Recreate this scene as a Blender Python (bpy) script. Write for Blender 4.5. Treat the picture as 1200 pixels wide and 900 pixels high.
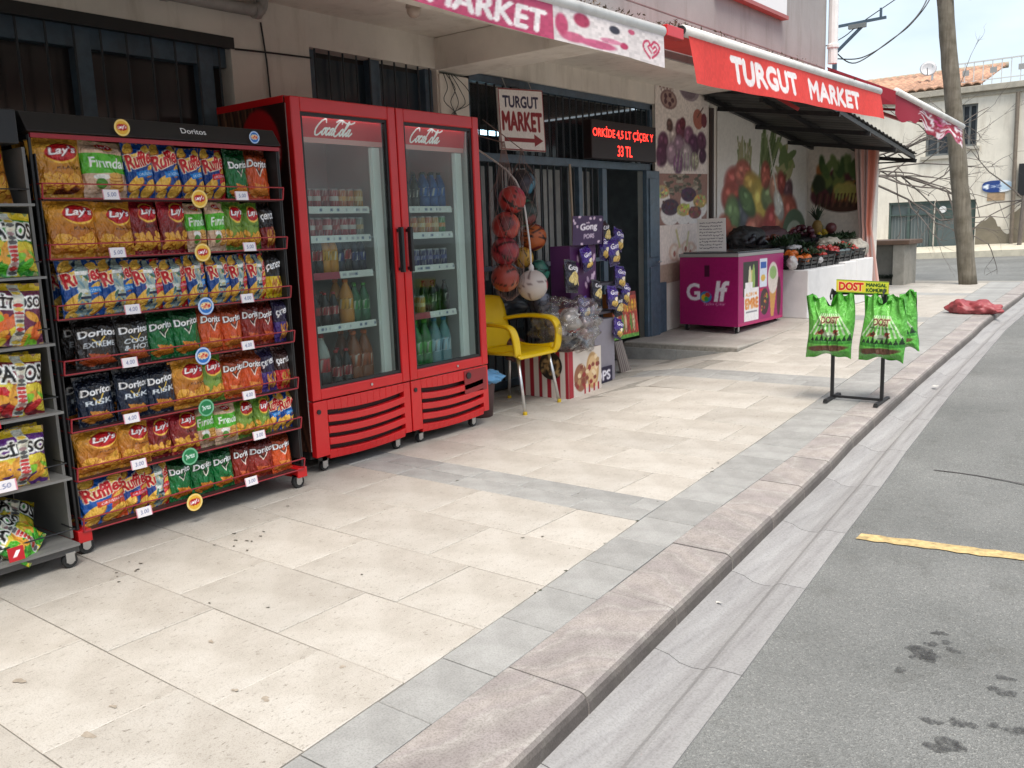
import bpy, bmesh, math, random
import numpy as np
from mathutils import Vector, Matrix
random.seed(7); NR = np.random.RandomState(11)
for o in list(bpy.data.objects): bpy.data.objects.remove(o)
scene = bpy.context.scene
COL = scene.collection

# ------------------------------------------------------------------ camera
cam_d = bpy.data.cameras.new('camera'); cam = bpy.data.objects.new('camera', cam_d); COL.objects.link(cam)
cam_d.sensor_width = 36; cam_d.lens = 1040/1200*36; cam_d.clip_start = .05; cam_d.clip_end = 900
def cam_matrix():
    f = 1040.; vx, vy = 825., -210.
    Y = np.array([vx, vy, f]); Y /= np.linalg.norm(Y)
    n = np.cross(Y, np.array([vx-1000, vy+37.6, f])); n /= np.linalg.norm(n)
    if n[1] > 0: n = -n
    X = np.cross(Y, n); R = np.array([X, Y, n])
    r, u, b = R[:, 0], -R[:, 1], -R[:, 2]
    m = Matrix(((r[0],u[0],b[0],0),(r[1],u[1],b[1],0),(r[2],u[2],b[2],1.32),(0,0,0,1)))
    return m
cam.matrix_world = cam_matrix()
scene.camera = cam

# ------------------------------------------------------------------ sky and sun: bright overcast
SUN_EL, SUN_AZ = math.radians(64), math.radians(132)     # azimuth clockwise from +Y
w = bpy.data.worlds.new('World'); scene.world = w; w.use_nodes = True
nt = w.node_tree; nt.nodes.clear()
wo = nt.nodes.new('ShaderNodeOutputWorld'); bg = nt.nodes.new('ShaderNodeBackground')
sky = nt.nodes.new('ShaderNodeTexSky'); sky.sky_type = 'NISHITA'; sky.sun_disc = False
sky.sun_elevation = SUN_EL; sky.sun_rotation = SUN_AZ; sky.air_density = 1.0; sky.dust_density = 4.0; sky.ozone_density = 1.0
tc = nt.nodes.new('ShaderNodeTexCoord'); mp = nt.nodes.new('ShaderNodeMapping'); mp.inputs['Scale'].default_value = (1.2, 1.2, 3.2)
nz = nt.nodes.new('ShaderNodeTexNoise'); nz.inputs['Scale'].default_value = 2.2; nz.inputs['Detail'].default_value = 6
rp = nt.nodes.new('ShaderNodeValToRGB'); rp.color_ramp.elements[0].position = .30; rp.color_ramp.elements[1].position = .62
mx = nt.nodes.new('ShaderNodeMix'); mx.data_type = 'RGBA'; mx.inputs['B'].default_value = (3.9, 4.4, 4.75, 1)
nt.links.new(tc.outputs['Generated'], mp.inputs['Vector']); nt.links.new(mp.outputs['Vector'], nz.inputs['Vector'])
nt.links.new(nz.outputs['Fac'], rp.inputs['Fac']); nt.links.new(rp.outputs['Color'], mx.inputs['Factor'])
nt.links.new(sky.outputs['Color'], mx.inputs['A']); nt.links.new(mx.outputs['Result'], bg.inputs['Color'])
bg.inputs['Strength'].default_value = .15
nt.links.new(bg.outputs['Background'], wo.inputs['Surface'])
sun_d = bpy.data.lights.new('sun', 'SUN'); sun_d.energy = 2.5; sun_d.angle = math.radians(30); sun_d.color = (1, .95, .885)
sun = bpy.data.objects.new('sun', sun_d); COL.objects.link(sun); sun.location = (6, -4, 12)
sd = Vector((math.sin(SUN_AZ)*math.cos(SUN_EL), math.cos(SUN_AZ)*math.cos(SUN_EL), math.sin(SUN_EL)))
sun.rotation_euler = sd.to_track_quat('Z', 'Y').to_euler()
vs = scene.view_settings; vs.view_transform = 'Standard'; vs.look = 'None'; vs.exposure = .78; vs.gamma = 1; vs.use_curve_mapping = False

# ------------------------------------------------------------------ helpers
def lin(c):
    c = np.asarray(c, float); return np.where(c <= .04045, c/12.92, ((c+.055)/1.055)**2.4)
def hexc(h):
    h = h.lstrip('#'); h = ''.join(c*2 for c in h) if len(h) == 3 else h; return tuple(int(h[i:i+2], 16)/255 for i in (0, 2, 4))
MATS = {}
def mat(name, col=(.5,.5,.5), rough=.6, metal=0, var=0, vscale=8, bump=0, bscale=60, attr=False, spec=.5, emit=0, rand=0, alpha=1, coat=0, trans=0, sheen=0, stretch=None, dirt=0):
    """procedural principled material; col is linear; attr takes the colour from the print attribute"""
    if name in MATS: return MATS[name]
    m = bpy.data.materials.new(name); m.use_nodes = True; t = m.node_tree; N = t.nodes; L = t.links
    p = N['Principled BSDF']; p.inputs['Roughness'].default_value = rough; p.inputs['Metallic'].default_value = metal
    p.inputs['Specular IOR Level'].default_value = spec; p.inputs['Coat Weight'].default_value = coat
    p.inputs['Alpha'].default_value = alpha; p.inputs['Transmission Weight'].default_value = trans
    if sheen: p.inputs['Sheen Weight'].default_value = sheen
    tcn = N.new('ShaderNodeTexCoord'); vec = tcn.outputs['Object']
    if stretch:
        mpn = N.new('ShaderNodeMapping'); mpn.inputs['Scale'].default_value = stretch; L.new(vec, mpn.inputs['Vector']); vec = mpn.outputs['Vector']
    if attr:
        a = N.new('ShaderNodeAttribute'); a.attribute_name = 'print'; c = a.outputs['Color']
    else:
        a = N.new('ShaderNodeRGB'); a.outputs[0].default_value = (*col, 1); c = a.outputs[0]
    if var:
        n1 = N.new('ShaderNodeTexNoise'); n1.inputs['Scale'].default_value = vscale; n1.inputs['Detail'].default_value = 7; n1.inputs['Roughness'].default_value = .62
        L.new(vec, n1.inputs['Vector'])
        mr = N.new('ShaderNodeMapRange'); mr.inputs['From Min'].default_value = .28; mr.inputs['From Max'].default_value = .72
        mr.inputs['To Min'].default_value = 1-var; mr.inputs['To Max'].default_value = 1+var; L.new(n1.outputs['Fac'], mr.inputs['Value'])
        s = N.new('ShaderNodeVectorMath'); s.operation = 'SCALE'; L.new(c, s.inputs[0]); L.new(mr.outputs[0], s.inputs['Scale']); c = s.outputs[0]
    if dirt:
        n3 = N.new('ShaderNodeTexNoise'); n3.inputs['Scale'].default_value = vscale*.35; n3.inputs['Detail'].default_value = 9; n3.inputs['Roughness'].default_value = .7
        L.new(vec, n3.inputs['Vector'])
        m3 = N.new('ShaderNodeMapRange'); m3.inputs['From Min'].default_value = .5; m3.inputs['From Max'].default_value = .75; m3.inputs['To Max'].default_value = dirt; L.new(n3.outputs['Fac'], m3.inputs['Value'])
        mm = N.new('ShaderNodeMix'); mm.data_type = 'RGBA'; L.new(m3.outputs[0], mm.inputs['Factor']); L.new(c, mm.inputs['A']); mm.inputs['B'].default_value = (.10, .085, .07, 1); c = mm.outputs['Result']
    if rand:
        oi = N.new('ShaderNodeObjectInfo'); mr2 = N.new('ShaderNodeMapRange'); mr2.inputs['To Min'].default_value = 1-rand; mr2.inputs['To Max'].default_value = 1+rand
        L.new(oi.outputs['Random'], mr2.inputs['Value'])
        s2 = N.new('ShaderNodeVectorMath'); s2.operation = 'SCALE'; L.new(c, s2.inputs[0]); L.new(mr2.outputs[0], s2.inputs['Scale']); c = s2.outputs[0]
    L.new(c, p.inputs['Base Color'])
    if emit:
        L.new(c, p.inputs['Emission Color']); p.inputs['Emission Strength'].default_value = emit
    if bump:
        n2 = N.new('ShaderNodeTexNoise'); n2.inputs['Scale'].default_value = bscale; n2.inputs['Detail'].default_value = 5; L.new(vec, n2.inputs['Vector'])
        b = N.new('ShaderNodeBump'); b.inputs['Strength'].default_value = bump; b.inputs['Distance'].default_value = .01
        L.new(n2.outputs['Fac'], b.inputs['Height']); L.new(b.outputs[0], p.inputs['Normal'])
    MATS[name] = m; return m
def hx(h): return tuple(lin(hexc(h)))

class MB:
    """collects shapes for ONE mesh object"""
    def __init__(s): s.v = []; s.f = []; s.c = {}; s.mi = []; s.cur = 0
    def add(s, vs, fs, cols=None):
        b = len(s.v); s.v += [tuple(map(float, p)) for p in vs]; s.f += [tuple(b+i for i in f) for f in fs]; s.mi += [s.cur]*len(fs)
        if cols is not None:
            for i, c in enumerate(cols): s.c[b+i] = c
        return s
    def box(s, x0, x1, y0, y1, z0, z1):
        return s.add([(x0,y0,z0),(x1,y0,z0),(x1,y1,z0),(x0,y1,z0),(x0,y0,z1),(x1,y0,z1),(x1,y1,z1),(x0,y1,z1)],
                     [(0,3,2,1),(4,5,6,7),(0,1,5,4),(1,2,6,5),(2,3,7,6),(3,0,4,7)])
    def hexa(s, p): # 8 points: 4 bottom ccw, 4 top ccw
        return s.add(p, [(0,3,2,1),(4,5,6,7),(0,1,5,4),(1,2,6,5),(2,3,7,6),(3,0,4,7)])
    def bar(s, a, b, w, h=None, up=(0,0,1)):
        h = h or w; a, b = Vector(a), Vector(b); d = (b-a).normalized(); u = Vector(up)
        if abs(d.dot(u)) > .98: u = Vector((1,0,0))
        x = d.cross(u).normalized(); y = x.cross(d).normalized(); x *= w/2; y *= h/2
        return s.hexa([a-x-y, a+x-y, a+x+y, a-x+y, b-x-y, b+x-y, b+x+y, b-x+y])
    def tube(s, pts, r, n=8, cap=True):
        pts = [Vector(p) for p in pts]; rs = r if isinstance(r, (list, tuple)) else [r]*len(pts); vs = []; fs = []; pu = None
        for i, p in enumerate(pts):
            d = (pts[min(i+1, len(pts)-1)]-pts[max(i-1, 0)]).normalized()
            u = pu if pu is not None else (Vector((0,0,1)) if abs(d.z) < .9 else Vector((1,0,0)))
            x = d.cross(u).normalized(); y = x.cross(d).normalized(); pu = y
            for k in range(n):
                a = 2*math.pi*k/n; vs.append(p+x*math.cos(a)*rs[i]+y*math.sin(a)*rs[i])
        for i in range(len(pts)-1):
            for k in range(n):
                fs.append((i*n+k, (i+1)*n+k, (i+1)*n+(k+1)%n, i*n+(k+1)%n))
        if cap: fs += [tuple(range(n)), tuple(range((len(pts)-1)*n, len(pts)*n))[::-1]]
        return s.add(vs, fs)
    def lathe(s, prof, c=(0,0,0), n=14, axis='z', cols=None):
        vs = []; fs = []; cl = []
        for i, (r, z) in enumerate(prof):
            for k in range(n):
                a = 2*math.pi*k/n; x, y = r*math.cos(a), r*math.sin(a)
                p = {'z': (x, y, z), 'x': (z, x, y), 'y': (x, z, y)}[axis]
                vs.append((c[0]+p[0], c[1]+p[1], c[2]+p[2]))
                if cols: cl.append(cols[i])
        for i in range(len(prof)-1):
            for k in range(n):
                fs.append((i*n+k, i*n+(k+1)%n, (i+1)*n+(k+1)%n, (i+1)*n+k))
        fs += [tuple(range(n))[::-1], tuple(range((len(prof)-1)*n, len(prof)*n))]
        return s.add(vs, fs, cl if cols else None)
    def grid(s, fn, nu, nv, cv=None, closed=False):
        vs = []; cl = []; fs = []
        for j in range(nv+1):
            for i in range(nu+1):
                vs.append(fn(i/nu, j/nv))
                if cv is not None: cl.append(cv.at(i/nu, j/nv))
        W = nu+1
        for j in range(nv):
            for i in range(nu): fs.append((j*W+i, j*W+i+1, (j+1)*W+i+1, (j+1)*W+i))
        return s.add(vs, fs, cl if cv is not None else None)
    def ball(s, c, r, nu=14, nv=9, sq=(1,1,1), cf=None):
        vs = []; fs = []; cl = []
        for j in range(nv+1):
            t = math.pi*j/nv
            for i in range(nu):
                a = 2*math.pi*i/nu; d = (math.sin(t)*math.cos(a), math.sin(t)*math.sin(a), math.cos(t))
                vs.append((c[0]+d[0]*r*sq[0], c[1]+d[1]*r*sq[1], c[2]+d[2]*r*sq[2]))
                if cf: cl.append(cf(d))
        for j in range(nv):
            for i in range(nu):
                fs.append((j*nu+i, (j+1)*nu+i, (j+1)*nu+(i+1)%nu, j*nu+(i+1)%nu))
        return s.add(vs, fs, cl if cf else None)
    def mesh(s, name, mats, smooth=False, base=None):
        me = bpy.data.meshes.new(name); me.from_pydata(s.v, [], s.f)
        for m in (mats if isinstance(mats, (list, tuple)) else [mats]): me.materials.append(m)
        if isinstance(mats, (list, tuple)) and len(mats) > 1: me.polygons.foreach_set('material_index', s.mi)
        if s.c or base is not None:
            a = me.attributes.new('print', 'FLOAT_COLOR', 'POINT'); b = base if base is not None else (1,1,1)
            arr = np.tile(np.array([*lin(b), 1.0]), (len(s.v), 1))
            if s.c:
                idx = np.fromiter(s.c.keys(), int); arr[idx, :3] = lin(np.array(list(s.c.values())))
            a.data.foreach_set('color', arr.astype(np.float32).ravel())
        bm = bmesh.new(); bm.from_mesh(me); bmesh.ops.remove_doubles(bm, verts=bm.verts, dist=1e-6) if False else None
        bmesh.ops.recalc_face_normals(bm, faces=bm.faces); bm.to_mesh(me); bm.free()
        if smooth: me.polygons.foreach_set('use_smooth', [True]*len(me.polygons))
        me.update(); return me
    def obj(s, name, mats, parent=None, smooth=False, bevel=0, base=None, local=False):
        return put(name, s.mesh(name, mats, smooth, base), parent, bevel, local, smooth)
def put(name, me, parent=None, bevel=0, local=False, smooth=False):
    o = bpy.data.objects.new(name, me); COL.objects.link(o)
    if parent:
        o.parent = parent
        if not local: o.matrix_parent_inverse = parent_world(parent).inverted()
    if bevel:
        b = o.modifiers.new('bevel', 'BEVEL'); b.width = bevel; b.segments = 2; b.limit_method = 'ANGLE'; b.angle_limit = math.radians(50)
    if smooth == 'auto':
        me.polygons.foreach_set('use_smooth', [True]*len(me.polygons))
    return o
def parent_world(p):
    m = p.matrix_basis.copy()
    if p.parent: m = parent_world(p.parent) @ p.matrix_parent_inverse @ m
    return m
def tag(o, label=None, cat=None, group=None, kind=None):
    if label: o['label'] = label
    if cat: o['category'] = cat
    if group: o['group'] = group
    if kind: o['kind'] = kind
    return o
def thing(name, label, cat, loc=(0,0,0), group=None):
    o = bpy.data.objects.new(name, None); o.empty_display_size = .1; COL.objects.link(o); o.location = loc
    return tag(o, label, cat, group)
def struct(mb, name, m, parent=None, smooth=False, bevel=0):
    o = mb.obj(name, m, parent, smooth, bevel)
    if not parent: o['kind'] = 'structure'
    return o
ORD = ['first','second','third','fourth','fifth','sixth','seventh','eighth','ninth','tenth','eleventh','twelfth']

# ---- print canvas: colours of flat print, sampled onto a dense grid of vertices
_TX = {}
def text_tris(s, bold=.012, shear=0, space=1.0):
    k = (s, bold, shear, space)
    if k in _TX: return _TX[k]
    cu = bpy.data.curves.new('t', 'FONT'); cu.body = s; cu.offset = bold; cu.shear = shear; cu.space_character = space; cu.resolution_u = 3
    ob = bpy.data.objects.new('t', cu); COL.objects.link(ob); bpy.context.view_layer.update()
    me = ob.to_mesh(); me.calc_loop_triangles()
    V = np.array([v.co[:2] for v in me.vertices]); T = np.array([t.vertices[:] for t in me.loop_triangles])
    ob.to_mesh_clear(); bpy.data.objects.remove(ob); bpy.data.curves.remove(cu)
    lo, hi = V.min(0), V.max(0); V = (V-lo)/(hi-lo); _TX[k] = (V, T, (hi-lo)[0]/(hi-lo)[1]); return _TX[k]
class Cv:
    def __init__(s, W, H, c=(1,1,1)):
        s.W, s.H = W, H; s.a = np.tile(np.array(hexc(c) if isinstance(c, str) else c, float), (H, W, 1))
        s.y, s.x = np.mgrid[0:H, 0:W]; s.x = s.x/(W-1); s.y = s.y/(H-1)
    def put(s, m, c):
        c = np.array(hexc(c) if isinstance(c, str) else c); m = np.clip(m, 0, 1)[..., None]; s.a = s.a*(1-m)+c*m; return s
    def rect(s, x0, x1, y0, y1, c): return s.put(((s.x >= x0)&(s.x <= x1)&(s.y >= y0)&(s.y <= y1)).astype(float), c)
    def ell(s, cx, cy, rx, ry, c, ang=0, soft=.08, a=1):
        ca, sa = math.cos(ang), math.sin(ang); dx, dy = s.x-cx, s.y-cy
        d = np.sqrt(((dx*ca+dy*sa)/rx)**2+((-dx*sa+dy*ca)/ry)**2); return s.put(a*np.clip((1-d)/soft+.5, 0, 1), c)
    def poly(s, pts, c):
        m = np.zeros_like(s.x, bool); n = len(pts)
        for i in range(n):
            (xa, ya), (xb, yb) = pts[i], pts[(i+1) % n]
            if ya == yb: continue
            m ^= ((ya > s.y) != (yb > s.y)) & (s.x < (xb-xa)*(s.y-ya)/(yb-ya)+xa)
        return s.put(m.astype(float), c)
    def stroke(s, pts, w, c, asp=1.0):
        d = np.full_like(s.x, 9.)
        for (xa, ya), (xb, yb) in zip(pts, pts[1:]):
            vx, vy = (xb-xa)*asp, yb-ya; L = vx*vx+vy*vy+1e-9
            t = np.clip(((s.x-xa)*asp*vx+(s.y-ya)*vy)/L, 0, 1)
            d = np.minimum(d, np.hypot((s.x-xa)*asp-t*vx, s.y-ya-t*vy))
        return s.put(np.clip((w-d)/(.6/s.H)+.5, 0, 1), c)
    def text(s, t, x0, x1, y0, y1, c, rot=0, shear=0, bold=.012, halo=None, hw=1, fat=0):
        V, T, _ = text_tris(t, bold, shear); cx, cy = (x0+x1)/2, (y0+y1)/2; ar = (s.W-1)/(s.H-1)
        P = (V-.5)*[(x1-x0), (y1-y0)]; ca, sa = math.cos(rot), math.sin(rot)
        Q = np.stack([P[:,0]*ca*ar-P[:,1]*sa, P[:,0]*sa*ar+P[:,1]*ca], 1)/[ar, 1]+[cx, cy]
        S = 3; W, H = s.W*S, s.H*S; m = np.zeros((H, W)); Q = Q*[(s.W-1)*S, (s.H-1)*S]+S//2
        for tr in T:
            A, B, C = Q[tr]; lo = np.floor(np.minimum(np.minimum(A, B), C)).astype(int); hi = np.ceil(np.maximum(np.maximum(A, B), C)).astype(int)
            lx, ly = max(lo[0], 0), max(lo[1], 0); hx_, hy = min(hi[0], W-1), min(hi[1], H-1)
            if lx > hx_ or ly > hy: continue
            gy, gx = np.mgrid[ly:hy+1, lx:hx_+1]; den = (B[1]-C[1])*(A[0]-C[0])+(C[0]-B[0])*(A[1]-C[1])
            if abs(den) < 1e-9: continue
            l1 = ((B[1]-C[1])*(gx-C[0])+(C[0]-B[0])*(gy-C[1]))/den; l2 = ((C[1]-A[1])*(gx-C[0])+(A[0]-C[0])*(gy-C[1]))/den
            m[ly:hy+1, lx:hx_+1] = np.maximum(m[ly:hy+1, lx:hx_+1], ((l1 >= -.01)&(l2 >= -.01)&(l1+l2 <= 1.01)))
        mm = m.reshape(s.H, S, s.W, S).mean((1, 3))
        for _ in range(fat): mm = np.maximum.reduce([mm, np.roll(mm,1,1), np.roll(mm,-1,1), np.roll(mm,1,0), np.roll(mm,-1,0)])
        if halo:
            h = mm.copy()
            for dx in range(-hw, hw+1):
                for dy in range(-hw, hw+1): h = np.maximum(h, np.roll(np.roll(mm, dx, 1), dy, 0))
            s.put(h, halo)
        return s.put(mm, c)
    def speck(s, amp=.05, k=3, seed=1):
        r = np.random.RandomState(seed); n = r.rand(s.H//k+2, s.W//k+2)-.5; n = np.repeat(np.repeat(n, k, 0), k, 1)[:s.H, :s.W]
        s.a = np.clip(s.a*(1+2*amp*n[..., None]), 0, 1); return s
    def soft(s, n=1):
        for _ in range(n):
            p = np.pad(s.a, ((1,1),(1,1),(0,0)), 'edge'); s.a = (p[1:-1,1:-1]*2+p[:-2,1:-1]+p[2:,1:-1]+p[1:-1,:-2]+p[1:-1,2:])/6
        return s
    def mute(s, k, tint=(1,1,1)):
        g = s.a.mean(2, keepdims=True); s.a = np.clip((s.a*(1-k)+g*k)*np.array(tint), 0, 1); return s
    def veg(s, x, y, rx, ry, col, a=0, seed=0):
        r = random.Random(seed+int(x*997+y*331)); col = np.array(hexc(col)); s.ell(x, y, rx, ry, tuple(col*.72), a, .35); s.ell(x-.12*rx, y+.15*ry, rx*.78, ry*.75, tuple(col), a, .7)
        for _ in range(9): s.ell(x+r.uniform(-.7,.7)*rx, y+r.uniform(-.7,.7)*ry, rx*r.uniform(.1,.35), ry*r.uniform(.1,.3), tuple(np.clip(col*r.uniform(.65,1.3)+r.uniform(-.04,.06), 0, 1)), r.uniform(-1,1), .8, .6)
        s.ell(x-.3*rx, y+.4*ry, rx*.22, ry*.18, tuple(np.clip(col*1.2+.12, 0, 1)), a, .9, .8); return s
    def at(s, u, v): return s.a[min(int(v*(s.H-1)+.5), s.H-1), min(int(u*(s.W-1)+.5), s.W-1)]
def panel(mb, p00, p10, p11, p01, cv, thick=.004, n=None, edge=None):
    """printed sheet: dense front face carrying the canvas, plain back and rim"""
    p00, p10, p11, p01 = map(Vector, (p00, p10, p11, p01)); nn = (p10-p00).cross(p01-p00).normalized()
    fn = lambda u, v: (p00*(1-u)+p10*u)*(1-v)+(p01*(1-u)+p11*u)*v
    mb.grid(fn, cv.W-1, cv.H-1, cv)
    b = [p-nn*thick for p in (p00, p10, p11, p01)]; q = [p-nn*.0004 for p in (p00, p10, p11, p01)]; ec = edge if edge is not None else cv.a.mean((0, 1))
    mb.add(q+b, [(4,7,6,5),(0,4,5,1),(1,5,6,2),(2,6,7,3),(3,7,4,0)], [ec]*8); return mb
def text_obj(name, s, org, ex, ey, height, width, m, parent, depth=.003, bold=.012, shear=0):
    """flat lettering as a thin mesh: org lower left, ex/ey unit axes"""
    V, T, _ = text_tris(s, bold, shear); org, ex, ey = Vector(org), Vector(ex), Vector(ey); nn = ex.cross(ey)
    me = MB(); me.add([org+ex*(p[0]*width)+ey*(p[1]*height)+nn*depth for p in V], [tuple(t) for t in T])
    return me.obj(name, m, parent)
def crom(pts, n=6):
    out = []; P = [pts[0]]+list(pts)+[pts[-1]]
    for i in range(1, len(P)-2):
        p0, p1, p2, p3 = [np.array(q, float) for q in P[i-1:i+3]]
        for k in range(n):
            t = k/n; out.append(tuple(.5*((2*p1)+(-p0+p2)*t+(2*p0-5*p1+4*p2-p3)*t*t+(-p0+3*p1-3*p2+p3)*t**3)))
    out.append(tuple(pts[-1])); return out

# ------------------------------------------------------------------ materials of the setting
def mat_nodes(name, build):
    if name in MATS: return MATS[name]
    m = bpy.data.materials.new(name); m.use_nodes = True; build(m.node_tree, m.node_tree.nodes, m.node_tree.links, m.node_tree.nodes['Principled BSDF']); MATS[name] = m; return m
def _noise(N, L, vec, scale, detail=6, rough=.6):
    n = N.new('ShaderNodeTexNoise'); n.inputs['Scale'].default_value = scale; n.inputs['Detail'].default_value = detail; n.inputs['Roughness'].default_value = rough; L.new(vec, n.inputs['Vector']); return n.outputs['Fac']
def _ramp(N, L, fac, stops):
    r = N.new('ShaderNodeValToRGB'); e = r.color_ramp.elements
    while len(e) < len(stops): e.new(.5)
    for i, (p, c) in enumerate(stops): e[i].position = p; e[i].color = (*c, 1) if len(c) == 3 else c
    L.new(fac, r.inputs['Fac']); return r.outputs['Color']
def _mul(N, L, a, b, f=1.0):
    m = N.new('ShaderNodeMix'); m.data_type = 'RGBA'; m.blend_type = 'MULTIPLY'; m.inputs['Factor'].default_value = f; L.new(a, m.inputs['A']); L.new(b, m.inputs['B']); return m.outputs['Result']
def _bump(N, L, h, p, s, d=.005):
    b = N.new('ShaderNodeBump'); b.inputs['Strength'].default_value = s; b.inputs['Distance'].default_value = d; L.new(h, b.inputs['Height']); L.new(b.outputs[0], p.inputs['Normal'])
def _rnd(N, L, c, a):
    oi = N.new('ShaderNodeObjectInfo'); mr = N.new('ShaderNodeMapRange'); mr.inputs['To Min'].default_value = 1-a; mr.inputs['To Max'].default_value = 1+a; L.new(oi.outputs['Random'], mr.inputs['Value'])
    s = N.new('ShaderNodeVectorMath'); s.operation = 'SCALE'; L.new(c, s.inputs[0]); L.new(mr.outputs[0], s.inputs['Scale']); return s.outputs[0]
def b_trav(t, N, L, p):
    g = N.new('ShaderNodeTexCoord').outputs['Object']
    base = _ramp(N, L, _noise(N, L, g, 5, 8, .65), [(.3, (.41,.378,.33)), (.5, (.475,.442,.39)), (.72, (.525,.495,.445))])
    mp = N.new('ShaderNodeMapping'); mp.inputs['Scale'].default_value = (1, .45, 1); L.new(g, mp.inputs['Vector'])
    pores = _ramp(N, L, _noise(N, L, mp.outputs[0], 75, 4, .7), [(.30, (.30,.28,.25)), (.41, (1,1,1))])
    blot = _ramp(N, L, _noise(N, L, g, 14, 6, .75), [(.27, (.5,.46,.42)), (.37, (1,1,1))])
    big = _ramp(N, L, _noise(N, L, g, 1.4, 5, .6), [(.3, (.88,.865,.85)), (.6, (1,1,1))])
    grit = _ramp(N, L, _noise(N, L, g, 230, 2, .6), [(.32, (.72,.70,.68)), (.5, (1,1,1))])
    spots = _ramp(N, L, _noise(N, L, g, 33, 2, .5), [(.22, (.28,.25,.22)), (.26, (1,1,1))])
    c = _mul(N, L, _mul(N, L, _mul(N, L, base, pores, .8), blot, .7), _mul(N, L, _mul(N, L, big, grit, .8), spots, .8)); L.new(_rnd(N, L, c, .08), p.inputs['Base Color'])
    p.inputs['Roughness'].default_value = .62; _bump(N, L, _noise(N, L, g, 90, 5, .7), p, .35, .004)
M_trav = mat_nodes('travertine', b_trav)
def b_grey(t, N, L, p):
    g = N.new('ShaderNodeTexCoord').outputs['Object']
    c = _mul(N, L, _ramp(N, L, _noise(N, L, g, 6, 8, .65), [(.3, (.26,.255,.24)), (.7, (.39,.385,.365))]), _ramp(N, L, _noise(N, L, g, 160, 3, .7), [(.3, (.6,.6,.6)), (.55, (1,1,1))]), .7)
    L.new(_rnd(N, L, c, .10), p.inputs['Base Color']); p.inputs['Roughness'].default_value = .7; _bump(N, L, _noise(N, L, g, 120, 5, .7), p, .3, .004)
M_grey = mat_nodes('grey_stone', b_grey)
def b_kerb(t, N, L, p):
    g = N.new('ShaderNodeTexCoord').outputs['Object']
    oi = N.new('ShaderNodeObjectInfo'); mp = N.new('ShaderNodeMapping'); L.new(g, mp.inputs['Vector'])
    cx = N.new('ShaderNodeCombineXYZ'); mul = N.new('ShaderNodeMath'); mul.operation = 'MULTIPLY'; mul.inputs[1].default_value = 6; L.new(oi.outputs['Random'], mul.inputs[0])
    L.new(mul.outputs[0], cx.inputs[2]); L.new(cx.outputs[0], mp.inputs['Rotation']); L.new(cx.outputs[0], mp.inputs['Location'])
    wv = N.new('ShaderNodeTexWave'); wv.inputs['Scale'].default_value = 1.0; wv.inputs['Distortion'].default_value = 11; wv.inputs['Detail'].default_value = 5; wv.inputs['Detail Scale'].default_value = 1.3; L.new(mp.outputs[0], wv.inputs['Vector'])
    c = _ramp(N, L, wv.outputs['Fac'], [(0, (.335,.30,.285)), (.38, (.365,.335,.31)), (.55, (.42,.39,.36)), (.72, (.36,.322,.305)), (1, (.41,.37,.34))])
    c = _mul(N, L, c, _ramp(N, L, _noise(N, L, g, 150, 4, .7), [(.3, (.55,.53,.51)), (.55, (1,1,1))]), .9)
    c = _mul(N, L, c, _ramp(N, L, _noise(N, L, g, 9, 7, .7), [(.3, (.72,.71,.70)), (.6, (1,1,1))]))
    # tyre and rain grime on the road-side face
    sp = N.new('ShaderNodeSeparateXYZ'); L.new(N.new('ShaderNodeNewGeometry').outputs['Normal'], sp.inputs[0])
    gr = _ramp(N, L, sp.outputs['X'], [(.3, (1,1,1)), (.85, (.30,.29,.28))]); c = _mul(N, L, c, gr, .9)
    L.new(_rnd(N, L, c, .08), p.inputs['Base Color']); p.inputs['Roughness'].default_value = .72; _bump(N, L, _noise(N, L, g, 100, 5, .7), p, .3, .004)
M_kerb = mat_nodes('kerb_sandstone', b_kerb)
def b_asph(t, N, L, p):
    g = N.new('ShaderNodeTexCoord').outputs['Object']
    vo = N.new('ShaderNodeTexVoronoi'); vo.inputs['Scale'].default_value = 190; L.new(g, vo.inputs['Vector'])
    sp = N.new('ShaderNodeSeparateColor'); L.new(vo.outputs['Color'], sp.inputs[0])
    ag = _ramp(N, L, sp.outputs[0], [(0, (.74,.74,.73)), (.5, (.97,.97,.96)), (.9, (1.03,1.03,1.02)), (1, (1.42,1.40,1.36))])
    base = _ramp(N, L, _noise(N, L, g, 1.1, 7, .62), [(.3, (.155,.158,.152)), (.7, (.235,.237,.228))])
    st = _ramp(N, L, _noise(N, L, g, 4.5, 6, .7), [(.28, (.72,.71,.69)), (.45, (1,1,1))])
    c = _mul(N, L, _mul(N, L, base, ag), st, .8); c = _mul(N, L, c, _ramp(N, L, _noise(N, L, g, 320, 2, .6), [(.3, (.6,.6,.6)), (.6, (1.1,1.1,1.1))]))
    L.new(c, p.inputs['Base Color']); p.inputs['Roughness'].default_value = .86; p.inputs['Specular IOR Level'].default_value = .3
    _bump(N, L, vo.outputs['Distance'], p, .5, .006)
M_asph = mat_nodes('asphalt', b_asph)
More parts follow.
